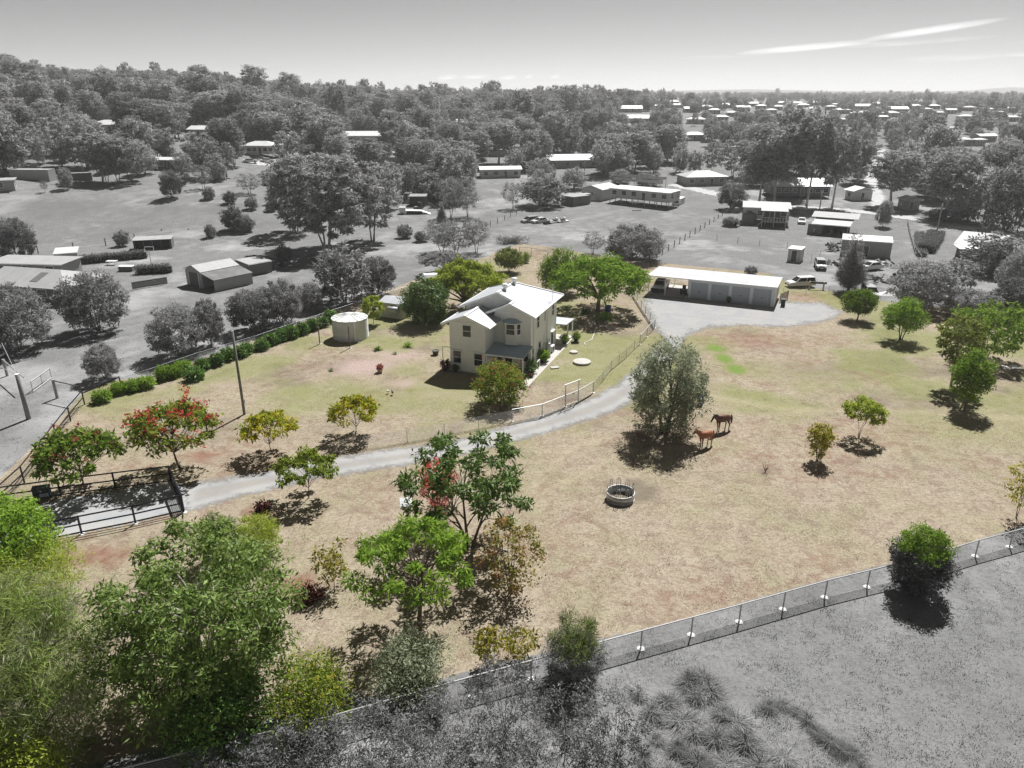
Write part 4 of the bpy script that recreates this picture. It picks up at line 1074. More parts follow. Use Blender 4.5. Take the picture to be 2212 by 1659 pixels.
pot('flower_pot', 'round clipped pot plant beyond the rear patio post', hloc(10.3, 14.6), .3, .35, DARK, LG['mid'], 60, .8)
pot('flower_pot', 'dark pot with reddish plant at the left front corner of the house', hloc(-.5, -.5), .25, .4, DARK, LG['plum'], 50, .9)
pot('flower_pot', 'small dark pot along the shaded house front', hloc(.7, -.45), .22, .3, DARK, LG['deep'], 30, .5)
fr = thing('pergola_frame', 'thin white pipe frame standing off the left wall of the house', 'frame', hloc(-1.1, .2), HR)
MB().bar((0, 0, 0), (0, 0, 2.6), .08).build('post', TRIM, fr); MB().bar((0, 0, 2.56), (1.05, 0, 2.56), .08).build('beam', TRIM, fr)
for u, v, r, h, lb in [(1257, 784, 1.02, .22, 'large round concrete tank lid in the yard beside the house'), (1239, 762, .5, .16, 'small round concrete lid behind the large lid')]:
    o = MB().lathe([(0, 0), (r, 0), (r, h), (r * .96, h + .03), (0, h + .05)], 32).build('concrete_lid', CONC, None, True, at(u, v, 0.0)); tag(o, lb, 'concrete lid')
    o.data.polygons.foreach_set('use_smooth', [False] * len(o.data.polygons))
o = MB().box(-.45, .45, -.28, .28, 0, .12).build('stepping_slab', CONC, None, loc=at(1198, 795, 0.0), rot=(0, 0, .3)); tag(o, 'small pale rectangular slab beside the side path', 'slab')

# ------------------------------------------------------------------ the garage
GA = R(-24.0); GO = (21.45, 110.45, 0)
GW = plain('garage_wall_sheet', (.66, .69, .72), .6, .05, 2); GROOF = corrugated('garage_roof_sheet', (.48, .49, .50), .30, .25, .5, 0, .5)
GA_ = thing('garage', 'long white four-door garage with an open carport end', 'garage', GO, GA)
MB().slab([(-.7, -.45, 3.02), (18.3, -.45, 3.02), (18.3, 7.3, 2.8), (-.7, 7.3, 2.8)], .07).build('roof', GROOF, GA_)
MB().bar((-.7, -.49, 2.96), (18.3, -.49, 2.96), .1, .13).build('gutter', TRIM, GA_)
MB().box(5.5, 18.0, 7.05, 7.15, 0, 2.74).build('wall', GW, GA_); MB().box(17.92, 18.02, .0, 7.15, 0, 2.78).build('wall', GW, GA_); MB().box(5.5, 5.58, 0.05, 7.1, 0, 2.78).build('wall', GW, GA_)
MB().box(5.5, 18.02, -.02, .06, 2.45, 2.95).build('lintel', GW, GA_)
x = 5.5
for i in range(5):
    MB().box(x, x + .5, -.06, .24, 0, 2.46).build('pillar', GW, GA_)
    if i < 4:
        dm = MB(); k = 26
        for j in range(k): dm.box(x + .5, x + 3.0, .18 if j % 2 else .16, .22, j * 2.44 / k, (j + 1) * 2.44 / k)
        d = dm.build('roller_door', plain('roller_door_sheet', (.42, .46, .51), .55, .05), GA_)  # bluish tint paints the sky's blue light onto the shaded doors
        MB().box(x + 1.62, x + 1.88, .12, .16, 1.05, 1.13).build('handle', DARK, d)
    x += 3.0
for x, y in ((2.1, .1), (-.5, .1), (-.5, 7.0), (2.1, 7.0)): MB().box(x - .06, x + .06, y - .06, y + .06, 0, 2.8).build('carport_post', TRIM, GA_)
MB().box(-.7, 18.1, -.1, 7.2, -.05, .03).build('floor', CONC, GA_)
MB().bar((17.98, -.12, .1), (17.98, -.12, 2.9), .08).build('downpipe', TRIM, GA_)
def gloc(x, y, z=0.0):
    c, s = math.cos(GA), math.sin(GA); return (GO[0] + x * c - y * s, GO[1] + x * s + y * c, z)
o = thing('wheelie_bin', 'dark green wheelie bin at the garage corner', 'bin', gloc(19.2, .9), GA)
MB().add([(-.25,-.25,.05),(.25,-.25,.05),(.25,.3,.05),(-.25,.3,.05),(-.3,-.32,1.0),(.3,-.32,1.0),(.3,.38,1.0),(-.3,.38,1.0)], [(0,3,2,1),(4,5,6,7),(0,1,5,4),(1,2,6,5),(2,3,7,6),(3,0,4,7)]).build('body', GREENB, o)
MB().box(-.32, .32, -.35, .42, 1.0, 1.07).build('lid', GREENB, o)
for s in (-.28, .28): MB().lathe([(0, -.03), (.12, -.03), (.12, .03), (0, .03)], 14).build('wheel', DARK, o, loc=(s, .33, .12), rot=(0, R(90), 0))
pot('flower_pot', 'small white pot at the carport end of the garage doors', gloc(5.4, -.3, .03), .18, .5, TRIM, LG['deep'], 20, .3)
pot('flower_pot', 'small dark pot plant between the middle garage doors', gloc(11.7, -.3, .03), .14, .3, DARK, LG['deep'], 30, .5)
o = thing('garden_gate', 'dark metal gate panel behind the garage corner', 'gate', gloc(18.6, 3.0), GA + R(70))
f = MB()
for z in (.15, 1.25): f.bar((0, 0, z), (2.6, 0, z), .06)
f.bar((0, 0, 0), (0, 0, 1.35), .06); f.bar((2.6, 0, 0), (2.6, 0, 1.35), .06); f.build('gate_frame', DARK, o)
for i in range(1, 18): MB().bar((i * .144, 0, .15), (i * .144, 0, 1.25), .03).build('gate_bar', DARK, o)

# ------------------------------------------------------------------ water tank, sheds, posts
TANKM = plain('tank_sheet', (.58, .60, .59), .6, .07, 1.5)
o = thing('water_tank', 'large round cream corrugated rainwater tank with a ribbed conical lid', 'water tank', (-20.45, 89.0, 0))
pr = [(0, 0), (2.2, 0)]
for i in range(17): pr += [(2.2, .02 + i * .15), (2.235, .06 + i * .15), (2.235, .10 + i * .15), (2.2, .14 + i * .15)]
MB().lathe(pr, 48).build('tank_wall', TANKM, o)
MB().lathe([(2.27, 2.56), (2.27, 2.62), (.25, 3.02), (0, 3.05)], 48).build('tank_lid', plain('tank_lid_sheet', (.66, .66, .63), .55, .06), o)
for i in range(14):
    a = i * 6.2832 / 14; MB().bar((math.cos(a) * .2, math.sin(a) * .2, 3.06), (math.cos(a) * 2.25, math.sin(a) * 2.25, 2.66), .07, .06).build('lid_rib', TANKM, o)
MB().tube([(.95, -2.3, 2.75), (1.05, -2.35, 2.6), (1.05, -2.3, .25), (1.4, -2.45, .1), (1.7, -2.5, .1)], .05, 8).build('pipe', WHITEP, o)
o = thing('garden_shed', 'small cream metal shed beside the dark round tree', 'shed', (-18.3, 98.2, 0), R(-25))
SH = corrugated('shed_sheet', (.60, .585, .52), .3, .06, .6, 0, .3)
MB().box(0, 3.6, 0, 3.4, 0, 2.12).build('wall', SH, o)
MB().slab([(-.1, -.12, 2.12), (3.7, -.12, 2.12), (3.7, 1.7, 2.6), (-.1, 1.7, 2.6)], .05).build('roof', ROOFM, o)
MB().slab([(-.1, 1.7, 2.6), (3.7, 1.7, 2.6), (3.7, 3.5, 2.12), (-.1, 3.5, 2.12)], .05).build('roof', ROOFM, o)
c_ = MB(); c_.lathe([(0, 0), (.45, 0), (.45, 1.5), (0, 1.5)], 20); dr = c_.build('drum', STEEL, None, True, (-16.9, 97.0, 1.35), (0, R(90), R(-25)))
tag(dr, 'horizontal steel drum on legs in front of the small cream shed', 'drum')
for q in (.2, 1.3): MB().bar((.9, -.3, q), (.45, 0, q), .05).build('leg', STEEL, dr); MB().bar((.9, .3, q), (.45, 0, q), .05).build('leg', STEEL, dr)
for u, v, vt, lb in [(756, 752, 705, 'dark clothesline post with wires in front of the water tank'), (691, 743, 693, 'dark clothesline post left of the water tank')]:
    p = at(u, v, 0.0); h = height_to(p, vt); o = thing('clothesline_post', lb, 'post', p)
    MB().bar((0, 0, 0), (0, 0, h), .11).build('post', BARK, o); MB().lathe([(0, 0), (.25, .0), (.2, .06), (0, .07)], 12).build('footing', CONC, o)
    if u > 700:
        q = at(691, 743, 0.0) - p
        for z in (h - .05, h * .55): MB().bar((0, 0, z), (q.x, q.y, z), .014).build('wire', STEEL, o)
for u, v, vt, w, lb, mt in [(528, 895, 715, .26, 'tall weathered utility pole standing on the front lawn', plain('pole_wood', (.16, .17, .15), .9, .25, 5, bump=.4)),
                        (62, 905, 808, .42, 'thick pale timber gate post with wires in the grey lane', plain('pole_grey', g3(.20), .9, .25, 5, bump=.4))]:
    p = at(u, v, 0.0); h = height_to(p, vt); o = thing('timber_pole', lb, 'pole', p)
    MB().tube([(0, 0, -.1), (0, 0, h)], [w / 2, w * .42], 14).build('shaft', mt, o, True)
    MB().lathe([(0, h + .015), (w * .43, h + .01), (w * .43, h - .04)], 14).build('cap', TRIM if w > .3 else STEEL, o)
    if w < .3: MB().box(.1, .22, -.08, .08, 1.2, 1.6).build('meter_box', STEEL, o)
    else:
        for dx, dy, z in ((-6, 4, .2), (-5, 6, 1.0)): MB().bar((0, 0, h - .1), (dx, dy, h + z), .04).build('wire', STEEL, o)

# ------------------------------------------------------------------ paddock furniture
p = at(1340, 1077, 0.0)
o = thing('hay_ring', 'round galvanised hay feeder ring with hoops in the paddock', 'hay feeder', p)
MB().lathe([(1.02, .02), (1.05, .02), (1.05, .6), (1.02, .6), (1.02, .02)], 40).build('ring_wall', plain('galvanised_sheet', (.46, .47, .47), .4, .15, 3, .5), o, True)
for z in (.03, .6):
    MB().tube([(1.05 * math.cos(a * math.pi / 20), 1.05 * math.sin(a * math.pi / 20), z) for a in range(41)], .035, 6).build('rim', plain('bright_galvanised', (.72, .73, .73), .35, .05, 5, .2), o, True)
for i in range(9):
    a = i * 6.2832 / 9 + .2
    def rp(da, z, r=1.0): return (r * math.cos(a + da), r * math.sin(a + da), z)
    hp = MB(); hp.tube([rp(-.17, .05), rp(-.15, .9), rp(-.11, 1.2), rp(-.04, 1.3), rp(.04, 1.3), rp(.11, 1.2), rp(.15, .9), rp(.17, .05)], .022, 6)
    hp.tube([rp(0, .05), rp(0, 1.3)], .018, 6); hp.build('hoop', STEEL, o, True)
p = at(880, 1133, 0.0)
o = thing('meter_post', 'pale metal box on a post beside the pink-leaved shrub', 'meter box', p, .2)
MB().bar((0, 0, 0), (0, 0, 1.5), .07).build('post', STEEL, o)
bx_ = MB().box(-.32, .32, -.22, .22, 1.35, 1.75).build('box', STEEL, o)
MB().slab([(-.42, -.36, 1.66), (.42, -.36, 1.66), (.42, .34, 2.05), (-.42, .34, 2.05)], .04).build('lid', plain('bright_lid', (.70, .71, .72), .35, .05), o)
MB().box(-.1, .1, -.225, -.222, 1.42, 1.56).build('sticker', WHITEP, bx_)
BLUE = plain('blue_plastic', (.012, .040, .190), .45, .15)
for u, v, r, h, lb in [(1512, 874, .30, .92, 'blue plastic drum beside the olive tree in the paddock'), (1313, 672, .42, .8, 'blue plastic drum beside the umbrella-shaped tree')]:
    o = thing('plastic_drum', lb, 'drum', at(u, v, 0.0))
    MB().lathe([(0, .02), (r * .92, .02), (r, .08), (r, h * .3), (r * 1.04, h * .33), (r, h * .36), (r, h * .66), (r * 1.04, h * .69), (r, h * .72), (r * .96, h), (r * .85, h), (r * .84, h - .06), (0, h - .06)], 24).build('shell', BLUE, o, True)
    MB().lathe([(r * .98, h - .02), (r * 1.02, h - .02), (r * 1.02, h + .02), (r * .9, h + .02)], 24).build('rim', BLUE, o, True)
o = tag(MB().poly([(-1.0, -.5), (1.1, -.6), (1.2, .5), (-.6, .6)], 0, .07).build('fallen_sheet', plain('pale_sheet', (.55, .53, .50), .7, .1), None, loc=at(2180, 794, 0.0)), 'pale flat sheet lying in grass at the paddock edge', 'sheet')
hose = [at(u, v, .03) for u, v in [(1284, 691), (1286, 706), (1285, 716), (1281, 726), (1278, 733), (1268, 738), (1262, 741), (1266, 747)]]
o = MB().tube(smooth_line([q[:2] for q in hose], 6), .035, 6).build('garden_hose', WHITEP, None, True, (0, 0, .035)); tag(o, 'pale garden hose snaking across the side lawn', 'hose')
o = thing('yard_tap_post', 'short timber tap post on the side lawn near the hose', 'post', at(1262, 714, 0.0)); MB().bar((0, 0, 0), (0, 0, 1.5), .13).build('post', BARK, o); MB().bar((0, -.08, 1.2), (0, -.2, 1.15), .04).build('tap', STEEL, o)

# ------------------------------------------------------------------ horses and hens
def coat(name, c, dark, zl, head=None):
    t = NT(name); co = t.coords(); s = t.n('ShaderNodeSeparateXYZ'); t.l(co, s.inputs[0])
    n = t.noise(4, 4, co)
    col = t.mix(t.ramp(n, .3, .7), tuple(x * .8 for x in c), c)
    legs = t.ramp(t.math('ADD', s.outputs[2], t.math('MULTIPLY', n, .1)), zl + .12, zl - .1)
    col = t.mix(legs, col, dark)
    if head: col = t.mix(t.ramp(s.outputs[0], .85, 1.1), col, dark)
    t.bsdf(col, .42, 0, .35); return t.m
def skin(name, V, E, mat, parent, root=0, sub=2):
    me = bpy.data.meshes.new(name); me.from_pydata([v[:3] for v in V], E, []); me.update()
    o = link(name, me, mat, parent)
    md = o.modifiers.new('skin', 'SKIN'); md.use_smooth_shade = True
    bm = bmesh.new(); bm.from_mesh(me); ly = bm.verts.layers.skin.verify(); bm.verts.ensure_lookup_table()
    for i, v in enumerate(V):
        bm.verts[i][ly].radius = (v[3], v[4] if len(v) > 4 else v[3]); bm.verts[i][ly].use_root = (i == root)
    bm.to_mesh(me); bm.free()
    sb = o.modifiers.new('sub', 'SUBSURF'); sb.levels = sb.render_levels = sub
    return o
def horse(label, p, rz, s, body, hair, necklift=0.0, headpitch=0.0, turn=0.0):
    o = thing('horse', label, 'horse', p, rz); o.scale = (s, s, s)
    nl = necklift; ty = turn
    V = [(-.58, 0, 1.20, .25, .27), (-.15, 0, 1.12, .29, .31), (.30, 0, 1.14, .26, .31), (.56, 0, 1.26, .17, .24), (.80, ty * .3, 1.46 + nl * .5, .10, .17), (.98, ty * .8, 1.62 + nl, .085, .115),
         (1.14, ty * 1.3, 1.50 + nl + headpitch * .5, .075, .10), (1.33, ty * 1.9, 1.32 + nl + headpitch, .055, .06), (-.80, 0, 1.17, .13, .15)]
    E = [(0, 1), (1, 2), (2, 3), (3, 4), (4, 5), (5, 6), (6, 7), (0, 8)]
    for sgn, off in ((1, .0), (-1, .12)):
        k = len(V)
        V += [(-.60, sgn * .13, .92, .13), (-.50 + off * .4, sgn * .15, .74, .095), (-.70 + off, sgn * .14, .52, .055), (-.66 + off, sgn * .14, .30, .042), (-.66 + off, sgn * .14, .12, .042), (-.60 + off, sgn * .14, .03, .058)]
        E += [(0, k)] + [(k + i, k + i + 1) for i in range(5)]
        k = len(V); off2 = -off * .9
        V += [(.40, sgn * .12, .92, .10), (.40 + off2 * .4, sgn * .14, .72, .07), (.41 + off2, sgn * .13, .46, .052), (.40 + off2, sgn * .13, .28, .038), (.40 + off2, sgn * .13, .12, .040), (.44 + off2, sgn * .13, .03, .055)]
        E += [(2, k)] + [(k + i, k + i + 1) for i in range(5)]
    b = skin('body', V, E, body, o)
    m = MB(); pts = [(.50, 0, 1.50), (.66, ty * .2, 1.60 + nl * .3), (.82, ty * .5, 1.66 + nl * .6), (.97, ty * .8, 1.76 + nl)]
    m.tube(pts, [.03, .055, .055, .04], 6); m.tube([(q[0] - .02, q[1] + .07, q[2] - .10) for q in pts], [.03, .05, .05, .03], 6); m.build('mane', hair, o, True)
    m = MB(); m.tube([(-.88, 0, 1.24), (-.98, 0, 1.12), (-1.01, 0, .85), (-.98, 0, .55), (-.97, 0, .40)], [.04, .06, .075, .06, .015], 8); m.build('tail', hair, o, True)
    for sgn in (1, -1):
        MB().tube([(.98, ty * .8 + sgn * .05, 1.70 + nl), (.99, ty * .8 + sgn * .075, 1.78 + nl), (1.0, ty * .8 + sgn * .07, 1.85 + nl)], [.035, .032, .004], 6).build('ear', hair if necklift < -.05 else body, o, True)
    return o
HAIRB = plain('black_hair', (.010, .008, .008), .6, .3, 9)
pb = at(1558, 931, 0.0); pc = at(1521, 966, 0.0)
horse('dark bay horse with black mane and tail standing in the paddock', pb, R(180 + 28), 1.14, coat('bay_coat', (.115, .038, .026), (.012, .008, .008), .62, True), HAIRB, -.12, -.12, .05)
horse('chestnut horse standing in front of the dark bay horse', pc, R(180 + 34), 1.08, coat('chestnut_coat', (.300, .105, .040), (.09, .032, .018), .5), plain('chestnut_hair', (.25, .085, .033), .6, .3, 9), .0, .12, -.1)
def hen(label, p, rz, body, neck, up):
    o = thing('hen', label, 'hen', p, rz)
    skin('body', [(-.05, 0, .26, .12, .13), (.08, 0, .28, .11, .12), (.15, 0, .38 + up, .06), (.17, 0, .47 + up, .04), (.20, 0, .50 + up, .04), (-.17, 0, .34, .06), (-.26, 0, .42, .03)], [(0, 1), (1, 2), (2, 3), (3, 4), (0, 5), (5, 6)], body, o, 0, 1)
    MB().tube([(.15, 0, .36 + up), (.17, 0, .45 + up)], [.075, .05], 8).build('neck_feathers', neck, o, True)
    MB().box(.17, .22, -.008, .008, .53 + up, .58 + up).build('comb', plain('comb_red', (.4, .03, .03), .6), o)
    MB().tube([(.23, 0, .50 + up), (.28, 0, .49 + up)], [.015, .003], 5).build('beak', plain('beak_yellow', (.5, .35, .1), .6), o)
    for s in (-.05, .05): MB().tube([(0, s, .18), (.01, s, .0)], .012, 5).build('leg', plain('beak_yellow', (.5, .35, .1), .6), o)
hen('white hen pecking on the front lawn', at(839, 850, 0.0), R(60), plain('white_feather', (.62, .58, .50), .8, .15), plain('white_feather', (.62, .58, .50)), 0.0)
hen('black hen with a pale neck beside the white hen', at(848, 853, 0.0), R(110), plain('black_feather', (.015, .015, .016), .6, .3), plain('pale_feather', (.5, .48, .45), .8), .03)

# white trailer and a red box behind the wide yellow-green tree
o = thing('covered_trailer', 'white covered trailer half hidden behind the wide yellow-green tree', 'trailer', at(945, 612, 0.0), R(20))
MB().box(-2.6, 2.4, -1, 1, .5, 1.1).build('body', TRIM, o); MB().add([(-2.6, -1, 1.1), (2.4, -1, 1.1), (2.4, 1, 1.1), (-2.6, 1, 1.1), (-2.2, -.5, 1.7), (1.9, -.5, 1.6), (1.9, .5, 1.6), (-2.2, .5, 1.7)], [(4,5,6,7),(0,1,5,4),(1,2,6,5),(2,3,7,6),(3,0,4,7)]).build('cover', TRIM, o)
for y in (-1, 1): MB().lathe([(0, -.1), (.32, -.1), (.32, .1), (0, .1)], 14).build('wheel', DARK, o, False, (0, y, .32), (R(90), 0, 0))
o = MB().box(-.4, .4, -.3, .3, 0, 1.1).build('red_cabinet', plain('red_paint', (.42, .03, .025), .5, .1), None, loc=at(953, 620, 0.0), rot=(0, 0, .3)); tag(o, 'upright red cabinet in front of the white covered trailer', 'cabinet')
# ------------------------------------------------------------------ fences
GSTEEL = plain('grey_pipe', g3(.45), .45, .12, 6, .3)
FOOT = plain('footing_concrete', g3(.72), .9, .1, 4)
GWOOD = plain('grey_timber', g3(.11), .9, .3, 5, bump=.3)
GWOODP = plain('grey_timber_pale', g3(.30), .9, .3, 5, bump=.3)
BLUEB = plain('navy_black_paint', (.010, .010, .022), .4, .2, 5)
def spaced(pts, gap):
    """points every gap metres along a polyline, always including its corners"""
    out = []
    for a, b in zip(pts[:-1], pts[1:]):
        n = max(1, round((b - a).length / gap))
        out += [a.lerp(b, i / n) for i in range(n)]
    return out + [pts[-1]]
def fence(name, label, pts, h, pw, pm, rails=(), wires=(), rw=.06, rm=None, wm=None, foot=None, round_=True, post_name='post', wr=.007, rail_name='rail', group=None):
    pts = [Vector(p) for p in pts]; o = thing(name, label, 'fence', pts[0], 0, group)
    q = [p - pts[0] for p in pts]
    me = (MB().tube([(0, 0, -.15), (0, 0, h)], pw / 2, 8) if round_ else MB().box(-pw / 2, pw / 2, -pw / 2, pw / 2, -.15, h)).mesh(post_name); me.materials.append(pm)
    fme = None
    if foot: fme = MB().lathe([(0, .0), (foot, .0), (foot * .85, .05), (foot * .3, .09), (0, .09)], 10).mesh('footing'); fme.materials.append(FOOT)
    for i, p in enumerate(q):
        po = link(post_name, me, None, o, False, p)
        if foot: link('footing', fme, None, po, False, (0, 0, 0), (0, 0, i * 1.3))
    for z in rails:
        for a, b in zip(q[:-1], q[1:]):
            up = Vector((0, 0, z)); d = (b - a).normalized() * .0
            (MB().tube([a + up, b + up], rw / 2, 8) if round_ else MB().bar(a + up, b + up, rw * .5, rw)).build(rail_name, rm or pm, o)
    for z in wires:
        MB().tube([a + Vector((0, 0, z)) for a in q], wr, 4, False).build('wire', wm or STEEL, o)
    return o
A = lambda u, v: at(u, v, 0.0)
# front boundary: galvanised pipe rail, posts in white concrete, fine wires
fp = [A(*q) for q in [(150, 1738), (440, 1664), (737, 1586), (1019, 1504), (1384, 1402), (1596, 1344), (1781, 1291), (1960, 1247), (2106, 1202), (2180, 1182), (2330, 1140)]]
fence('boundary_fence', 'galvanised pipe and wire boundary fence with white post footings across the foreground', spaced(fp, 3.0), 1.28, .09, GSTEEL, (1.28,), [.12 + .1 * i for i in range(11)], .085, GSTEEL, GSTEEL, .24, wr=.010)
# house yard: light wire fence along the drive, then pipe rails and the gate
yf = [A(*q) for q in [(735, 976), (794, 968), (880, 955), (960, 940), (1034, 925), (1106, 911)]]
fence('yard_fence', 'light wire fence with thin steel posts along the driveway', yf, 1.15, .05, STEEL, (), [.1 + .105 * i for i in range(11)], wr=.010)
fence('yard_fence', 'pipe rail fence left of the tall white gate frame', [A(1106, 911), A(1171, 899), A(1221, 879)], 1.25, .085, STEEL, (1.25,), [.1 + .1 * i for i in range(11)], .075, None, STEEL, .2, wr=.010)
fence('yard_fence', 'short pipe rail fence right of the tall white gate frame', [A(1249, 868), A(1281, 849)], 1.25, .085, STEEL, (1.25,), [.1 + .1 * i for i in range(11)], .075, None, STEEL, .2, wr=.010)
fence('yard_fence', 'light wire fence running up beside the driveway bend', [A(1281, 849), A(1302, 824), A(1320, 799), A(1337, 785), A(1353, 772), A(1370, 755), A(1382, 744)], 1.15, .05, STEEL, (), [.1 + .105 * i for i in range(11)], wr=.010)
fence('yard_fence', 'pipe rail fence at the yard corner facing the forecourt', [A(1382, 744), A(1397, 728), A(1414, 709)], 1.25, .085, STEEL, (1.25,), [.1 + .1 * i for i in range(11)], .075, None, STEEL, .2, wr=.010)
fence('yard_fence', 'pipe rail fence running back from the yard corner under the umbrella-shaped tree', [A(1414, 709), A(1404, 694), A(1394, 680), A(1385, 666), A(1376, 652), A(1368, 640)], 1.25, .085, STEEL, (1.25,), [.1 + .1 * i for i in range(11)], .075, None, STEEL, .2, wr=.010)
a, b = A(1221, 879), A(1249, 868)
g = thing('yard_gate', 'white pedestrian gate under a tall pipe frame in the yard fence', 'gate', a)
d = b - a
for q in (Vector(), d): MB().tube([q, q + Vector((0, 0, 2.35))], .045, 8).build('frame_post', STEEL, g)
MB().tube([Vector((0, 0, 2.35)) - d * .12, d * 1.12 + Vector((0, 0, 2.35))], .045, 8).build('frame_beam', STEEL, g)
gl = MB()
for z in (.15, 1.25): gl.bar(d * .06 + Vector((0, 0, z)), d * .94 + Vector((0, 0, z)), .05)
gl = gl.build('gate_frame', TRIM, g)
for i in range(13): MB().bar(d * (.06 + .88 * i / 12) + Vector((0, 0, .15)), d * (.06 + .88 * i / 12) + Vector((0, 0, 1.25)), .04 if i in (0, 6, 12) else .015).build('gate_bar', TRIM, g)
MB().box(-.05, .05, -.03, .03, 1.0, 1.14).build('latch', DARK, g, loc=d * .62)
# black rail fence of the entrance
bk = dict(rw=.10, rm=BLUEB, round_=False, rail_name='rail')
fence('rail_fence', 'black three-rail fence behind the gateway apron with a dark sign box', [A(3, 1090), A(132, 1072), A(250, 1057), A(370, 1042)], 1.5, .10, BLUEB, (1.44, .78, .15), (), **bk)
fence('rail_fence', 'black three-rail fence in front of the gateway apron', [A(398, 1107), A(293, 1131), A(177, 1154), A(50, 1180), A(-60, 1202)], 1.5, .10, BLUEB, (1.44, .80, .18), (), foot=.22, **bk)
lp = [A(3, 1090), A(53, 1043), A(92, 992), A(123, 950), A(153, 910), A(183, 874)]
fence('rail_fence', 'long black rail fence dividing the grey lane from the garden', lp, 1.5, .09, BLUEB, (1.46, .78), [.2 + .13 * i for i in range(9)], wm=BLUEB, **bk)
fence('rail_fence', 'short pale-topped black rail at the upper end of the long black fence', [A(183, 874), A(262, 838)], 1.25, .09, BLUEB, (1.2,), [.2 + .15 * i for i in range(6)], wm=BLUEB, **bk)
a, b = A(370, 1042), A(398, 1107)
g = thing('entrance_gate', 'black mesh farm gate closed across the gravel driveway', 'gate', a); d = b - a
f = MB()
for z in (.15, 1.45): f.bar(Vector((0, 0, z)), d + Vector((0, 0, z)), .09)
for k in (.02, .5, .98): f.bar(d * k + Vector((0, 0, .15)), d * k + Vector((0, 0, 1.45)), .07)
f.build('gate_frame', BLUEB, g)
for i in range(1, 30): MB().bar(d * (i / 30) + Vector((0, 0, .15)), d * (i / 30) + Vector((0, 0, 1.45)), .035).build('gate_bar', BLUEB, g)
for i in range(1, 7): MB().bar(Vector((0, 0, .15 + i * .19)), d + Vector((0, 0, .15 + i * .19)), .03).build('gate_bar', BLUEB, g)
MB().box(-.03, .03, -.35, .35, .7, 1.15).build('reflector', plain('reflector_yellow', (.25, .20, .02), .5), g, loc=d * .35, rot=(0, 0, math.atan2(d.y, d.x) + R(90)))
# the sign box on the fence: dark cabinet with a pale emblem and a plate of two text lines
p0, p1 = A(76, 1079), A(112, 1074); dd = (p1 - p0); an = math.atan2(dd.y, dd.x)
sg = thing('sign_box', 'dark green letterbox cabinet with a pale lettered plate on the black fence', 'letterbox', p0, an); L_ = dd.length
MB().box(0, L_, -.28, .25, .12, .95).build('cabinet', GREENB, sg)
MB().slab([(-.05, -.34, .95), (L_ + .05, -.34, .95), (L_ + .05, .3, 1.02), (-.05, .3, 1.02)], .05).build('lid', GREENB, sg)
pl = MB().box(L_ * .40, L_ * .92, -.288, -.281, .28, .52).build('plate', plain('plate_blue_white', (.45, .50, .60), .5, .1), sg)
for z in (.44, .35):
    for k in range(6): MB().box(L_ * (.44 + .075 * k), L_ * (.44 + .075 * k + .05), -.292, -.2885, z - .03, z + .03).build('letter', DARK, pl)
MB().tube([(L_ * .42, -.285, .72), (L_ * .46, -.285, .82), (L_ * .53, -.285, .80), (L_ * .54, -.285, .72), (L_ * .50, -.285, .64)], [.015, .03, .035, .03, .012], 6).build('emblem', plain('emblem_white', (.6, .63, .66), .5), sg)
# side boundary behind the shrub row and the back fences
sf = [A(*q) for q in [(262, 838), (327, 818), (430, 782), (555, 744), (640, 714), (737, 681), (828, 650), (885, 632)]]
fence('side_fence', 'wire mesh side fence behind the row of leafy shrubs', spaced(sf, 5), 1.15, .05, STEEL, (1.13,), [.08 + .12 * i for i in range(9)], .03, STEEL, STEEL, wr=.012)
fence('back_fence', 'wire fence with a pipe gate frame behind the house trees', [A(930, 612), A(1000, 588), A(1060, 566), A(1122, 548)], 1.2, .05, STEEL, (), [.15 + .15 * i for i in range(7)])
fence('back_fence', 'pale pipe rail corner at the back gate', [A(1122, 549), A(1148, 551), A(1183, 558)], 1.4, .09, STEEL, (1.38,), [.15 + .15 * i for i in range(7)], .08, STEEL)
fence('back_fence', 'wire fence behind the umbrella-shaped tree', [A(1183, 558), A(1258, 566), A(1330, 572), A(1400, 582)], 1.2, .05, STEEL, (), [.15 + .15 * i for i in range(7)])
fence('back_fence', 'pipe rails behind the open carport', [Vector(gloc(-2.2, 8.4)), Vector(gloc(1, 8.4)), Vector(gloc(4.2, 8.4)), Vector(gloc(7.4, 8.4))], 1.35, .08, STEEL, (1.33, .9, .5), (), .06, STEEL)
fence('back_fence', 'low wire fence behind the forecourt below the tall grey conifer', spaced([Vector(gloc(18.6, 7.5)), A(1790, 634), A(1900, 654), A(2046, 674), A(2230, 694)], 5), 1.1, .05, STEEL, (), [.2 + .2 * i for i in range(5)])
# neighbours' fences
fence('post_fence', 'dark split timber post fence climbing behind the garage', spaced([A(1403, 568), A(1490, 512), A(1576, 460)], 4.2), 1.35, .17, GWOOD, (), (.4, .8, 1.15), wm=GSTEEL)
fence('post_fence', 'sparse wire fence across the field behind the garage', spaced([A(1548, 520), A(1640, 532), A(1700, 536)], 6), 1.3, .08, GWOOD, (), (.4, .8, 1.15), wm=GSTEEL)
fence('post_fence', 'pale-topped round post fence along the open paddock on the left', spaced([A(-10, 562), A(83, 548), A(160, 541), A(229, 531), A(292, 521), A(351, 510), A(409, 509), A(460, 504), A(551, 496), A(592, 485), A(640, 474)], 60), 1.6, .24, GWOODP, (), (.5, 1.0, 1.4), wm=GSTEEL)
fence('post_fence', 'dark post fence below the woodland at the top of the left paddock', spaced([A(170, 405), A(245, 410), A(320, 414), A(400, 424), A(480, 437), A(560, 455)], 8), 1.4, .16, GWOOD, (), (.5, 1.0), wm=GSTEEL)
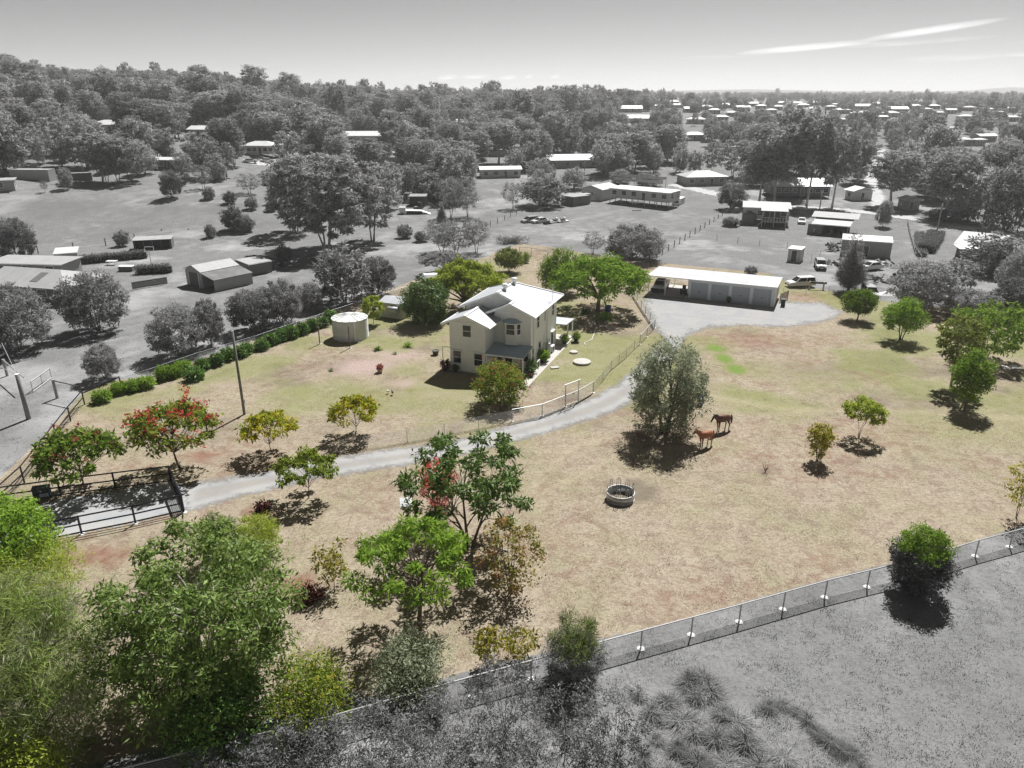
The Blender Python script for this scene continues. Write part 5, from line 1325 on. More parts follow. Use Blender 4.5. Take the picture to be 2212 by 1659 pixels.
fence('post_fence', 'leaning timber post fence beside the parked vehicles', spaced([A(1043, 497), A(1090, 478), A(1128, 462)], 4), 1.4, .15, GWOOD, (), (.5, 1.0), wm=GSTEEL)
fence('street_fence', 'dark rail fence along the street on the right', spaced([at(1800, 464), at(1890, 474), at(1960, 486), at(2040, 494), at(2110, 506)], 6), 1.2, .14, GWOOD, (1.1,), (.4, .8), .07, GWOOD, GSTEEL)
fence('street_fence', 'timber rail fence leading away from the street corner', spaced([at(1960, 486), at(1966, 515), at(1975, 545), at(1990, 568)], 4), 1.2, .14, GWOOD, (1.1,), (.4, .8), .07, GWOODP, GSTEEL)
g = thing('farm_gate', 'open wire farm gate lying ajar in the grey lane', 'gate', A(72, 848)); d = A(112, 818) - A(72, 848)
for z in (.1, 1.2): MB().tube([(0, 0, z), d + Vector((0, 0, z))], .05, 8).build('gate_rail', GSTEEL, g)
for i in range(7): MB().tube([(0, 0, .2 + .15 * i), d + Vector((0, 0, .2 + .15 * i))], .012, 5).build('wire', GSTEEL, g)
for k in (0, .5, 1): MB().tube([d * k, d * k + Vector((0, 0, 1.25))], .035, 6).build('gate_bar', GSTEEL, g)
for u, v, vt, lb, w in [(124, 860, 820, 'short thick strainer post with a rail to the black fence', .3), (16, 812, 776, 'strainer post beside the mulched bed in the lane', .28)]:
    p = A(u, v); h = height_to(p, vt); o = thing('strainer_post', lb, 'post', p); MB().tube([(0, 0, -.1), (0, 0, h)], w / 2, 12).build('post', GWOODP, o)
    q = (A(177, 872) if u > 100 else A(60, 850)) - p; MB().tube([(0, 0, h - .1), (q.x, q.y, h - .15)], .06, 8).build('rail', GWOOD if u > 100 else GWOODP, o)
pk = thing('picket_fence', 'low dark picket fence left of the big shed', 'fence', A(287, 626)); d = A(362, 614) - A(287, 626)
for z in (.25, 1.05): MB().bar((0, 0, z), d + Vector((0, 0, z)), .05, .09).build('rail', GWOOD, pk)
n = 52; pm_ = MB().box(-.04, .04, -.02, .02, .1, 1.2).mesh('picket'); pm_.materials.append(GWOOD)
for i in range(n + 1): link('picket', pm_, None, pk, False, d * (i / n), (0, 0, math.atan2(d.y, d.x)))
pk = thing('picket_fence', 'dark picket fence beside the brick house corner', 'fence', A(148, 652)); d = A(183, 640) - A(148, 652)
for z in (.25, 1.05): MB().bar((0, 0, z), d + Vector((0, 0, z)), .05, .09).build('rail', GWOOD, pk)
for i in range(27): link('picket', pm_, None, pk, False, d * (i / 26), (0, 0, math.atan2(d.y, d.x)))
# ------------------------------------------------------------------ neighbours' buildings (the picture is grey outside the property)
RW = corrugated('roof_white_grey', g3(.60), .3, .10, .5, 0, .3)
RP = corrugated('roof_pale_grey', g3(.38), .3, .14, .55, 0, .35)
RD = corrugated('roof_dull_grey', g3(.26), .3, .22, .6, 0, .4)
RR = corrugated('roof_rusty_grey', g3(.20), .25, .45, .8, 0, .5)
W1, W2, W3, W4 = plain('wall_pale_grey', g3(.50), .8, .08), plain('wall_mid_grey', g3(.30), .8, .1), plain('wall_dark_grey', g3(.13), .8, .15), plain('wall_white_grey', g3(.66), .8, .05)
GTRIM = plain('grey_white_trim', g3(.72), .6, .05)
GDARK = plain('grey_black', g3(.025), .7, .3)
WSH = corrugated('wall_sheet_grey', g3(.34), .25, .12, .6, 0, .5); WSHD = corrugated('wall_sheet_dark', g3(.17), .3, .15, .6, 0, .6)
SOLAR = plain('solar_cell_grey', g3(.03), .25, .2, 2, 0, .6)
# brick wall as a pattern: the courses are far too small to pick apart
t = NT('brick_grey'); bt = t.n('ShaderNodeTexBrick'); t.l(t.coords(), bt.inputs['Vector']); bt.inputs['Scale'].default_value = 4
bt.inputs['Color1'].default_value = (.13, .13, .13, 1); bt.inputs['Color2'].default_value = (.2, .2, .2, 1); bt.inputs['Mortar'].default_value = (.3, .3, .3, 1); t.bsdf(bt.outputs['Color'], .9); BRICK = t.m
LAND = []                                   # (picture box, short phrase) of the houses, used to describe the trees beside them
def building(name, label, p, rz, w, d, hw, roof, hr, wm, rm, over=.4, raised=0.0, wins=2, doors=1, cat='house', side_wins=1, posts=True, gutter=True, fm=None, opening=None):
    o = thing(name, label, cat, p, rz); x = w / 2; z0, z1 = raised, raised + hw
    if opening is None:
        MB().box(-x, x, 0, d, z0 if raised else -.2, z1).build('wall', wm, o)
    else:                                    # open-fronted: back and side walls only
        MB().box(-x, x, d - .1, d, -.1, z1).build('wall', wm, o); MB().box(-x, -x + .1, 0.02, d - .1, -.1, z1).build('wall', wm, o)
        if opening != 'both': MB().box(x - .1, x, 0.02, d - .1, -.1, z1).build('wall', wm, o)
        for k in (-x + .08, 0, x - .08): MB().box(k - .06, k + .06, -.02, .1, -.1, z1).build('post', wm, o)
    e = over
    if roof == 'hip':
        r = min(w, d) / 2; rl = max(w - d, 0) / 2; dl = max(d - w, 0) / 2; zt = z1 + hr
        c0, c1, c2, c3 = (-x - e, -e, z1), (x + e, -e, z1), (x + e, d + e, z1), (-x - e, d + e, z1)
        a, b = (-rl, d / 2 - dl, zt), (rl, d / 2 + dl, zt)
        if dl > 0:
            fs = [[c0, c1, a], [c1, c2, b, a], [c2, c3, b], [c3, c0, a, b]]
        else: fs = [[c0, c1, b, a], [c1, c2, b], [c2, c3, a, b], [c3, c0, a]]
        for f in fs: MB().slab(f, .08).build('roof', rm, o)
    elif roof == 'gable_x':
        MB().slab([(-x - e, -e, z1), (x + e, -e, z1), (x + e, d / 2, z1 + hr), (-x - e, d / 2, z1 + hr)], .07).build('roof', rm, o)
        MB().slab([(x + e, d + e, z1), (-x - e, d + e, z1), (-x - e, d / 2, z1 + hr), (x + e, d / 2, z1 + hr)], .07).build('roof', rm, o)
        for s in (-x, x - .08): MB().add([(s, .05, z1), (s, d - .05, z1), (s, d / 2, z1 + hr - .1), (s + .08, .05, z1), (s + .08, d - .05, z1), (s + .08, d / 2, z1 + hr - .1)], [(0, 1, 2), (3, 5, 4), (0, 3, 4, 1), (1, 4, 5, 2), (2, 5, 3, 0)]).build('gable_end', wm, o)
    elif roof == 'gable_y':
        MB().slab([(-x - e, -e, z1), (0, -e, z1 + hr), (0, d + e, z1 + hr), (-x - e, d + e, z1)], .07).build('roof', rm, o)
        MB().slab([(0, -e, z1 + hr), (x + e, -e, z1), (x + e, d + e, z1), (0, d + e, z1 + hr)], .07).build('roof', rm, o)
        for s in (0, d - .08): MB().add([(-x + .05, s, z1), (x - .05, s, z1), (0, s, z1 + hr - .1), (-x + .05, s + .08, z1), (x - .05, s + .08, z1), (0, s + .08, z1 + hr - .1)], [(0, 1, 2), (3, 5, 4), (0, 3, 4, 1), (1, 4, 5, 2), (2, 5, 3, 0)]).build('gable_end', wm, o)
    else:
        MB().slab([(-x - e, -e, z1 + (hr if roof == 'skill_up' else .05)), (x + e, -e, z1 + (hr if roof == 'skill_up' else .05)), (x + e, d + e, z1 + (.05 if roof == 'skill_up' else hr)), (-x - e, d + e, z1 + (.05 if roof == 'skill_up' else hr))], .08).build('roof', rm, o)
    if gutter: MB().bar((-x - e, -e - .05, z1 - .06), (x + e, -e - .05, z1 - .06), .1).build('gutter', GTRIM, o)
    if opening is None:
        n = wins + doors
        for i in range(n):
            s = w * (i + .5) / n - .0; isdoor = (i == n // 2 and doors)
            if isdoor: win(o, (-x, 0), (1, 0), (0, -1), s - .45, s + .45, z0 + .08, z0 + 2.05, fm or GTRIM, GGLASS, False, name='door')
            else: win(o, (-x, 0), (1, 0), (0, -1), s - .7, s + .7, z0 + .95, z0 + 2.0, fm or GTRIM, GGLASS, True)
        for i in range(side_wins):
            s = d * (i + .5) / side_wins
            win(o, (x, 0), (0, 1), (1, 0), s - .6, s + .6, z0 + .95, z0 + 2.0, fm or GTRIM, GGLASS, True)
            win(o, (-x, d), (0, -1), (-1, 0), d - s - .6, d - s + .6, z0 + .95, z0 + 2.0, fm or GTRIM, GGLASS, True)
    if raised > .4 and posts:
        nx_ = max(3, int(w / 2.6))
        for i in range(nx_):
            for j in (.15, d / 2, d - .15): MB().box(-x + .1 + i * (w - .2) / (nx_ - 1) - .07, -x + .1 + i * (w - .2) / (nx_ - 1) + .07, j - .07, j + .07, -.2, z0).build('stump', wm if wm is not W3 else W2, o)
    return o
def bfront(name, label, L, Rr, d, hw, roof, hr, wm, rm, phrase=None, **kw):
    a, b = at(*L), at(*Rr); m = (a + b) / 2; m.z = min(a.z, b.z)
    o = building(name, label, m, math.atan2(b.y - a.y, b.x - a.x), (b - a).xy.length, d, hw, roof, hr, wm, rm, **kw)
    u0, u1 = L[0], Rr[0]; v1 = max(L[1], Rr[1]); v0 = pix((m.x, m.y + d / 2, m.z + kw.get('raised', 0) + hw + hr))[1]
    LAND.append(((u0, v0, u1, v1), phrase or label))
    return o
def text_on(parent, s, size, loc, rot, mat, name='number'):
    cu = bpy.data.curves.new(name, 'FONT'); cu.body = s; cu.size = size; cu.extrude = .01
    tmp = bpy.data.objects.new(name, cu); me = bpy.data.meshes.new_from_object(tmp); bpy.data.objects.remove(tmp)
    return link(name, me, mat, parent, False, loc, rot)

# --- left neighbour
o = thing('brick_house', 'brick house with a wide pale ribbed roof at the left edge', 'house', A(147, 661), R(-14))
MB().box(-14, -.6, .6, 9, 0, 2.5).build('wall', BRICK, o)
rf = [(-15, 0, 2.5), (0, 0, 2.5), (-4.6, 4.6, 4.1), (-15, 4.6, 4.1)]
MB().slab(rf, .1).build('roof', RP, o); MB().slab([(0, 0, 2.5), (0, 9.4, 2.5), (-4.6, 4.6, 4.1)], .1).build('roof', RP, o); MB().slab([(0, 9.4, 2.5), (-15, 9.4, 2.5), (-15, 4.6, 4.1), (-4.6, 4.6, 4.1)], .1).build('roof', RP, o)
MB().slab([(-7.2, 1.2, 2.97), (-5.9, 1.2, 2.97), (-5.9, 3.6, 3.8), (-7.2, 3.6, 3.8)], .03).build('skylight', W3, o)
MB().bar((0.04, -.05, 2.42), (-15, -.05, 2.42), .12).build('gutter', GTRIM, o); MB().bar((-.3, .3, 0), (-.1, .1, 2.4), .09).build('downpipe', GTRIM, o)
win(o, (-14, .6), (1, 0), (0, -1), 8.5, 10, .9, 2.0, GTRIM, GGLASS)
o = bfront('patio_roof', 'flat pale patio roof behind the brick house', (-20, 598), (138, 602), 5, 2.4, 'skill', .25, W2, RP, cat='patio', wins=2, side_wins=0); 
bfront('tin_shed', 'square cream-grey tin shed at the end of the clipped hedge', (122, 578), (172, 574), 4.5, 2.4, 'skill', .3, WSH, RW, cat='shed', wins=0, doors=0, side_wins=0, over=.1)
o = bfront('chicken_coop', 'low timber and wire chicken coop beyond the clipped hedge', (290, 541), (372, 537), 3.2, 1.9, 'skill', .25, W3, RP, cat='coop', opening='one', over=.15, gutter=False)
for i in range(5): MB().bar((-3.2 + i * 1.6, -.02, 0), (-3.2 + i * 1.6, -.02, 1.9), .06).build('mesh_post', GWOODP, o)
# big shed with a lean-to
a, b = A(465, 631), A(547, 613); wv = (b - a).length
o = thing('big_shed', 'large grey metal shed with a lean-to and a dark roller door', 'shed', a, math.atan2(b.y - a.y, b.x - a.x))
LAND.append(((372, 552, 547, 631), 'the large grey metal shed'))
MB().box(0, wv, 0, .08, -.1, 1.85).build('lean_to_wall', W2, o)
MB().box(.1, wv, 3.4, 8.2, -.1, 2.5).build('wall', WSH, o)
MB().slab([(-.1, -.15, 1.88), (wv + .1, -.15, 1.88), (wv + .1, 3.5, 2.55), (-.1, 3.5, 2.55)], .06).build('lean_to_roof', RR, o)
MB().slab([(-.1, 3.4, 2.62), (wv + .1, 3.4, 2.62), (wv + .1, 5.8, 3.45), (-.1, 5.8, 3.45)], .06).build('roof', RP, o)
MB().slab([(wv + .1, 8.4, 2.62), (-.1, 8.4, 2.62), (-.1, 5.8, 3.45), (wv + .1, 5.8, 3.45)], .06).build('roof', RP, o)
MB().add([(.1, 3.4, 2.5), (.1, 8.2, 2.5), (.1, 5.8, 3.4), (.2, 3.4, 2.5), (.2, 8.2, 2.5), (.2, 5.8, 3.4)], [(0, 2, 1), (3, 4, 5), (0, 1, 4, 3), (1, 2, 5, 4), (2, 0, 3, 5)]).build('gable_end', WSH, o)
dm = MB()
for j in range(16): dm.box(.03 if j % 2 else .045, .09, 4.5, 7.2, j * .14, (j + 1) * .14)
dm.build('roller_door', W3, o)
MB().box(.04, .1, 4.35, 4.5, 0, 2.3).build('door_jamb', GTRIM, o); MB().box(.04, .1, 7.2, 7.35, 0, 2.3).build('door_jamb', GTRIM, o)
bfront('tin_shed', 'narrow dark shed behind the large lean-to shed', (540, 597), (588, 588), 4, 2.0, 'skill', .3, WSHD, RP, cat='shed', wins=0, doors=0, side_wins=0, over=.1)
def hedge(name, label, L, Rr, th, h, lm):
    a, b = at(*L), at(*Rr); d = (b - a); n = int(d.length / .45); r = np.random.default_rng(int(L[0]))
    o = thing(name, label, 'hedge', a, math.atan2(d.y, d.x))
    C = np.array([[i * .45, y + r.normal() * .1, z + r.normal() * .08] for i in range(n) for y in np.arange(th * .12, th * .95, .5) for z in (h * .35, h * .8)])
    link('foliage', quads_mesh('foliage', leafquads(r, C, np.full(len(C), .42), 46, .22, .10, 0, .9, .9)), lm, o)
    MB().box(.1, d.length - .3, th * .15, th * .85, 0, h * .7).build('inner_box', plain('hedge_inside', g3(.02), .95), o)  # solid near-black box fills the hedge behind the leaves
hedge('clipped_hedge', 'long dark clipped hedge between the tin shed and the coop', (174, 572), (322, 558), 1.6, 1.5, LG['g1'])
hedge('clipped_hedge', 'shorter clipped hedge in front of the large grey shed', (296, 594), (374, 590), 1.6, 1.5, LG['g1'])
o = thing('hoop_stand', 'basketball hoop stand with a tilted square frame beside the coop', 'basketball hoop', A(327, 571)); MB().bar((0, 0, 0), (0, 0, 2.6), .1).build('pole', GSTEEL, o)
f = MB()
for q, w_ in (((-.8, -.1, 2.3), (.8, -.1, 2.3)), ((-.8, .3, 3.1), (.8, .3, 3.1)), ((-.8, -.1, 2.3), (-.8, .3, 3.1)), ((.8, -.1, 2.3), (.8, .3, 3.1))): f.bar(q, w_, .07)
f.build('backboard_frame', GTRIM, o)
o = thing('garden_table', 'pale garden table on the patio before the clipped hedge', 'table', A(243, 572)); MB().box(-.9, .9, -.5, .5, .68, .74).build('table_top', GTRIM, o)
for x, y in ((-.7, -.4), (.7, -.4), (.7, .4), (-.7, .4)): MB().box(x - .04, x + .04, y - .04, y + .04, 0, .68).build('leg', GTRIM, o)
o = thing('firewood_rack', 'dark stacked crate on the patio beside the pale table', 'crate', A(275, 585)); MB().box(-1.2, 1.2, -.6, .6, 0, .8).build('crate_body', W3, o); MB().box(-1.25, 1.25, -.65, .65, .8, .9).build('crate_lid', GTRIM, o)

# --- vehicles
def car(name, label, p, rz, col, kind='wagon', glass=None, s=1.0, cat='car', wheels=True):
    """nose towards +x"""
    o = thing(name, label, cat, p, rz); o.scale = (s, s, s)
    gl = glass or GGLASS
    prof_ = {'wagon': [(-2.2, .45, .95), (-2.2, 1.0, 1.0), (-.4, 1.02, 1.0), (.9, 1.0, 1.0), (2.05, .85, .92), (2.2, .6, .86)],
             'ute': [(-2.6, .55, .95), (-2.6, 1.05, .95), (-.6, 1.08, .97), (1.0, 1.08, .97), (2.35, .98, .93), (2.5, .65, .88)]}['ute' if kind == 'ute' else 'wagon']
    m = MB(); n = len(prof_); side = .86
    for sg in (-1, 1): m.v += [(x, sg * side * k, z) for x, z, k in prof_] + [(2.2 if kind != 'ute' else 2.45, sg * side * .9, .32), (-2.15 if kind != 'ute' else -2.55, sg * side * .95, .32)]
    n += 2
    m.f += [tuple(range(n)), tuple(range(n, 2 * n))[::-1]] + [(i, i + n, (i + 1) % n + n, (i + 1) % n) for i in range(n)]
    b_ = m.build('body', col, o)
    def cab(x0, x1, t0, t1, z0, z1):
        q = MB().add([(x0, -.80, z0), (x1, -.80, z0), (x1, .80, z0), (x0, .80, z0), (t0, -.64, z1), (t1, -.64, z1), (t1, .64, z1), (t0, .64, z1)], [(0,3,2,1),(4,5,6,7),(0,1,5,4),(1,2,6,5),(2,3,7,6),(3,0,4,7)])
        g_ = q.build('windows', gl, o); MB().box(t0 - .04, t1 + .04, -.67, .67, z1 - .03, z1 + .035).build('roof', col, o)
        for xa, xb in ((x0, t0), (x1, t1), ((x0 + x1) / 2, (t0 + t1) / 2)):
            for sg in (-1, 1): MB().bar((xa, sg * .81, z0), (xb, sg * .655, z1), .08).build('pillar', col, g_)
    if kind == 'ute':
        cab(-.75, 1.15, -.6, .55, 1.06, 1.68); MB().box(-2.55, -.85, -.84, .84, 1.06, 1.22).build('tray', col, o)
    elif kind == 'sedan': cab(-1.6, 1.1, -.95, .35, .99, 1.42)
    else: cab(-2.1, 1.15, -1.95, .45, .99, 1.58)
    if wheels:
        for x in ((-1.45, 1.4) if kind != 'ute' else (-1.7, 1.6)):
            for sg in (-1, 1):
                w_ = MB().lathe([(0, -.1), (.25, -.1), (.34, -.09), (.34, .09), (.25, .1), (0, .1)], 16).build('wheel', GDARK, o, True, (x, sg * .78, .34), (R(90), 0, 0))
                MB().lathe([(0, -.105), (.18, -.105), (.18, .105), (0, .105)], 10).build('rim', GSTEEL, w_)
    xf = 2.21 if kind != 'ute' else 2.5
    for sg in (-1, 1): MB().box(xf - .12, xf + .01, sg * .62 - .14, sg * .62 + .14, .62, .78).build('headlight', GTRIM, o)
    MB().box(xf - .1, xf + .03, -.75, .75, .34, .52).build('bumper', GDARK, o); MB().box(xf + .03, xf + .04, -.22, .22, .42, .52).build('number_plate', GTRIM, o)
    return o
CARW, CARM, CARD = plain('car_white', g3(.62), .3, .05, 2, 0, .5), plain('car_mid', g3(.30), .35, .1, 2, 0, .5), plain('car_dark', g3(.06), .35, .15, 2, 0, .5)
u_ = car('utility_vehicle', 'white and black utility vehicle parked in the open carport', gloc(.75, 2.9, .03), GA - R(90), plain('ute_white', (.60, .64, .68), .3, .05, 2, 0, .5), 'ute', GLASS, 1.0, 'utility vehicle')
MB().box(2.5, 2.75, -.9, .9, .45, .85).build('bull_bar', DARK, u_); MB().box(-.6, .6, -.6, .6, 1.72, 1.8).build('roof_rack', DARK, u_)
o = thing('ride_on_mower', 'black ride-on mower parked in the open carport', 'mower', gloc(4.6, 2.0, .03), GA - R(80))
MB().box(-.3, .9, -.35, .35, .35, .8).build('bonnet', DARK, o); MB().box(-.9, -.3, -.4, .4, .35, .5).build('deck', DARK, o); MB().box(-.75, -.25, -.28, .28, .6, .7).build('seat', DARK, o); MB().box(-.85, -.72, -.28, .28, .7, 1.2).build('backrest', DARK, o)
MB().tube([(-.1, 0, .8), (-.2, 0, 1.1)], .03, 6).build('steering_column', DARK, o)
for x, y, r_ in ((-.6, .5, .35), (-.6, -.5, .35), (.65, .42, .22), (.65, -.42, .22)): MB().lathe([(0, -.1), (r_, -.1), (r_, .1), (0, .1)], 14).build('wheel', DARK, o, False, (x, y, r_), (R(90), 0, 0))
car('station_wagon', 'pale station wagon parked beside the leaning post fence', A(1144, 482), R(215), CARM, 'wagon')
car('sedan', 'white sedan parked next to the pale station wagon', A(1166, 483), R(215), CARW, 'sedan')
o = thing('quad_bike', 'dark quad bike beside the white sedan', 'quad bike', A(1182, 486), R(215))
MB().box(-.7, .7, -.25, .25, .4, .8).build('body', CARD, o); MB().box(-.6, .1, -.2, .2, .8, .92).build('seat', GDARK, o); MB().bar((.4, -.4, 1.05), (.4, .4, 1.05), .05).build('handlebar', GDARK, o)
for x in (-.6, .6):
    for y in (-.4, .4): MB().lathe([(0, -.12), (.3, -.12), (.3, .12), (0, .12)], 12).build('wheel', GDARK, o, False, (x, y, .3), (R(90), 0, 0))
o = thing('flat_trailer', 'low pale flat trailer loaded with odds and ends near the quad bike', 'trailer', A(1205, 482), R(28))
MB().box(-2.6, 2.6, -1, 1, .35, .55).build('deck', GTRIM, o)
for x in (-.5, .5):
    for y in (-1.05, 1.05): MB().lathe([(0, -.1), (.3, -.1), (.3, .1), (0, .1)], 12).build('wheel', GDARK, o, False, (x, y, .3), (R(90), 0, 0))
for i in range(6): MB().box(-2 + i * .7, -1.6 + i * .7, -.6, .5 - .1 * (i % 3), .55, .8 + .25 * (i % 3)).build('load', [W1, W3, GTRIM][i % 3], o)
o = thing('tip_tray_truck', 'flatbed truck with a long sloping pale tray among the grey trees', 'truck', A(900, 466), R(4))
MB().slab([(-2.6, -1.1, 1.45), (1.2, -1.1, 1.35), (1.2, 1.1, 1.35), (-2.6, 1.1, 1.45)], .15).build('tray', GTRIM, o); MB().slab([(1.2, -1.1, 1.35), (4.4, -1.1, .2), (4.4, 1.1, .2), (1.2, 1.1, 1.35)], .12).build('ramp', GTRIM, o)
MB().box(-2.5, 1.5, -.9, .9, .45, 1.2).build('chassis', GDARK, o); MB().box(-4.2, -2.7, -1.05, 1.05, .5, 2.2).build('cab', CARW, o)
for x in (-3.5, -.6, .3):
    for y in (-1, 1): MB().lathe([(0, -.14), (.45, -.14), (.45, .14), (0, .14)], 14).build('wheel', GDARK, o, False, (x, y, .45), (R(90), 0, 0))
o = thing('excavator', 'small dark excavator with its arm folded forward behind the flatbed truck', 'excavator', A(905, 459), R(-6))
for y in (-.8, .8): MB().box(-1.2, 1.2, y - .22, y + .22, 0, .6).build('track', GDARK, o)
MB().box(-1.2, .9, -.85, .85, .7, 1.5).build('engine_house', W3, o); MB().box(-.1, .95, -.75, .2, 1.5, 2.7).build('cab', GDARK, o)
MB().tube([(.9, 0, 1.2), (2.6, 0, 2.4), (3.6, 0, 2.1)], [.22, .2, .16], 6).build('boom', W3, o); MB().tube([(3.6, 0, 2.1), (5.0, 0, .8)], [.16, .12], 6).build('dipper_arm', W3, o); MB().box(4.8, 5.6, -.4, .4, .1, .7).build('bucket', GDARK, o)
o = bfront('open_frame_shelter', 'skeletal timber shelter frame behind the excavator', (885, 446), (920, 446), 4, 2.6, 'skill', .2, W3, RD, cat='shelter', opening='both', over=.2, gutter=False)
car('sedan', 'white sedan on bare ground beside the hillside trees', at(578, 351), R(15), CARW, 'sedan'); car('sedan', 'white sedan parked left of the other hillside sedan', at(541, 352), R(20), CARW, 'sedan'); car('station_wagon', 'dark wagon parked behind the hillside sedans', at(556, 345), R(10), CARD, 'wagon')

# --- raised house and its yard
bfront('raised_house', 'long white house raised on stumps with a flat pale roof', (1316, 437), (1444, 452), 6.0, 2.5, 'skill', .25, W1, RW, 'the long white house on stumps', raised=1.6, wins=5, doors=1, side_wins=2, over=.3)
a, b = A(1322, 418), A(1425, 428); m = (a + b) / 2
o = thing('solar_array', 'two long rows of dark solar panels behind the white house on stumps', 'solar panels', m, math.atan2(b.y - a.y, b.x - a.x)); L_ = (b - a).length
for j in range(2):
    for i in range(10):
        x0 = -L_ / 2 + i * L_ / 10; MB().slab([(x0, j * 2.2, 4.1 + j * .9), (x0 + L_ / 10 - .08, j * 2.2, 4.1 + j * .9), (x0 + L_ / 10 - .08, j * 2.2 + 1.8, 4.75 + j * .9), (x0, j * 2.2 + 1.8, 4.75 + j * .9)], .05).build('panel', SOLAR, o)
for x in (-L_ / 2 + .3, -L_ / 6, L_ / 6, L_ / 2 - .3):
    for y in (.3, 3.6): MB().box(x - .06, x + .06, y - .06, y + .06, 0, 4.3 + y * .35).build('post', GSTEEL, o)
bfront('gable_garage', 'pale gabled garage beside the white house on stumps', (1256, 429), (1300, 434), 9, 3.0, 'gable_y', 1.0, W1, RP, cat='garage', wins=0, doors=1, side_wins=0)
bfront('shipping_container', 'dark ribbed shipping container at the yard edge', (1212, 441), (1238, 446), 6.2, 2.4, 'skill', .05, WSHD, RD, cat='container', wins=0, doors=0, side_wins=0, over=0.02, gutter=False)
bfront('shipping_container', 'pale upright container behind the dark ribbed container', (1249, 437), (1259, 439), 3, 2.3, 'skill', .05, WSH, RP, cat='container', wins=0, doors=0, side_wins=0, over=0.02, gutter=False)
for u, v, r, h, lb in [(1284, 441, 1.95, 2.3, 'squat white round rainwater tank in the raised house yard'), (1302, 436, 1.9, 3.0, 'tall pale round rainwater tank beside the squat white one')]:
    o = thing('round_tank', lb, 'water tank', A(u, v) + Vector((0, r, 0)))
    MB().lathe([(0, 0), (r, 0), (r, h * .33), (r * 1.012, h * .34), (r, h * .35), (r, h * .66), (r * 1.012, h * .67), (r, h * .68), (r, h), (r * .6, h + .3), (0, h + .4)], 30).build('shell', W1, o)
    MB().lathe([(0, h + .38), (.35, h + .38), (.35, h + .48), (0, h + .5)], 14).build('hatch', GTRIM, o)
o = thing('caravan', 'white caravan parked at the end of the house on stumps', 'caravan', A(1465, 447), R(62))
MB().add([(-2.4, -1.1, .5), (2.2, -1.1, .5), (2.2, 1.1, .5), (-2.4, 1.1, .5), (-2.6, -1.1, 2.5), (2.3, -1.1, 2.5), (2.3, 1.1, 2.5), (-2.6, 1.1, 2.5)], [(0,3,2,1),(4,5,6,7),(0,1,5,4),(1,2,6,5),(2,3,7,6),(3,0,4,7)]).build('body', GTRIM, o)
MB().box(-.5, .5, -1.12, -1.1, 1.3, 2.0).build('window', GGLASS, o); MB().box(-2.56, -2.5, -.6, .6, 1.4, 2.0).build('window', GGLASS, o); MB().bar((-2.4, 0, .5), (-3.6, 0, .5), .1).build('drawbar', GDARK, o)
for y in (-1, 1): MB().lathe([(0, -.1), (.34, -.1), (.34, .1), (0, .1)], 14).build('wheel', GDARK, o, False, (0, y, .34), (R(90), 0, 0))
o = thing('clothes_hoist', 'rotary clothes hoist in the yard of the house on stumps', 'clothes line', A(1372, 453)); MB().bar((0, 0, 0), (0, 0, 2), .06).build('pole', GSTEEL, o)
for i in range(4):
    a_ = i * math.pi / 2 + .3; MB().bar((0, 0, 1.7), (math.cos(a_) * 1.9, math.sin(a_) * 1.9, 2.05), .05).build('arm', GSTEEL, o)
    b_ = a_ + math.pi / 2
    for q in (1, 1.5, 1.9): MB().bar((math.cos(a_) * q, math.sin(a_) * q, 2.0), (math.cos(b_) * q, math.sin(b_) * q, 2.0), .02).build('line', GSTEEL, o)
o = thing('picnic_table', 'low dark picnic table on the lawn before the clothes hoist', 'table', A(1375, 460), .1); MB().box(-1.2, 1.2, -.4, .4, .7, .76).build('table_top', W3, o)
for y in (-.8, .8): MB().box(-1.2, 1.2, y - .14, y + .14, .42, .47).build('bench', W3, o)
for x in (-.9, .9): MB().bar((x, -.8, .4), (x, .8, .4), .08).build('brace', W3, o); MB().bar((x, -.5, 0), (x, -.2, .7), .08).build('leg', W3, o); MB().bar((x, .5, 0), (x, .2, .7), .08).build('leg', W3, o)
# --- houses on the right
o = bfront('deck_house', 'low house with a dark front deck behind the split post fence', (1604, 483), (1702, 488), 7, 2.7, 'skill', .5, W1, RP, 'the low house with the dark deck', raised=1.2, wins=3, side_wins=1)
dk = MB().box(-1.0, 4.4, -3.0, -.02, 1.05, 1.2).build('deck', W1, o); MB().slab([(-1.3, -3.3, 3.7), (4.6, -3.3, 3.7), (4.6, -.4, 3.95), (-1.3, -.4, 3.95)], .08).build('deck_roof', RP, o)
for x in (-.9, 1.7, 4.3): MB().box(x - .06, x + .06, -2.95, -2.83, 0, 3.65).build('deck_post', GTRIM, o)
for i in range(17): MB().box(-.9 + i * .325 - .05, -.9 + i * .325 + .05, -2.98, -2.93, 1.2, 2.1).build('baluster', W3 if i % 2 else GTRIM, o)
MB().bar((-1, -2.95, 2.12), (4.4, -2.95, 2.12), .08).build('handrail', GTRIM, o); MB().box(-.9, 4.3, -.06, -.03, 1.2, 3.6).build('painted_shade', W3, o)  # dark sheet over the pale wall stands in for shade under the deck roof
for i in range(5): MB().box(-2.0 + i * .22, -1.75 + i * .22, -2.8, -1.8, .1 + i * .2, .22 + i * .2).build('step', W1, o)
o = thing('rusty_tank', 'old rusty round tank with a shallow lid beside the dark deck', 'water tank', A(1617, 485)); MB().lathe([(0, 0), (1.7, 0), (1.7, 2.6), (1.75, 2.62), (0, 2.95)], 26).build('shell', WSHD, o)
car('sedan', 'white sedan parked on the drive beside the dark deck house', A(1731, 484), R(250), CARW, 'sedan')
o = bfront('machinery_shed', 'open dark machinery shed with a pale sloping awning and a number seven', (1755, 506), (1828, 512), 6, 2.3, 'skill', .5, WSHD, RP, 'the open machinery shed', cat='shed', opening='one', over=.5)
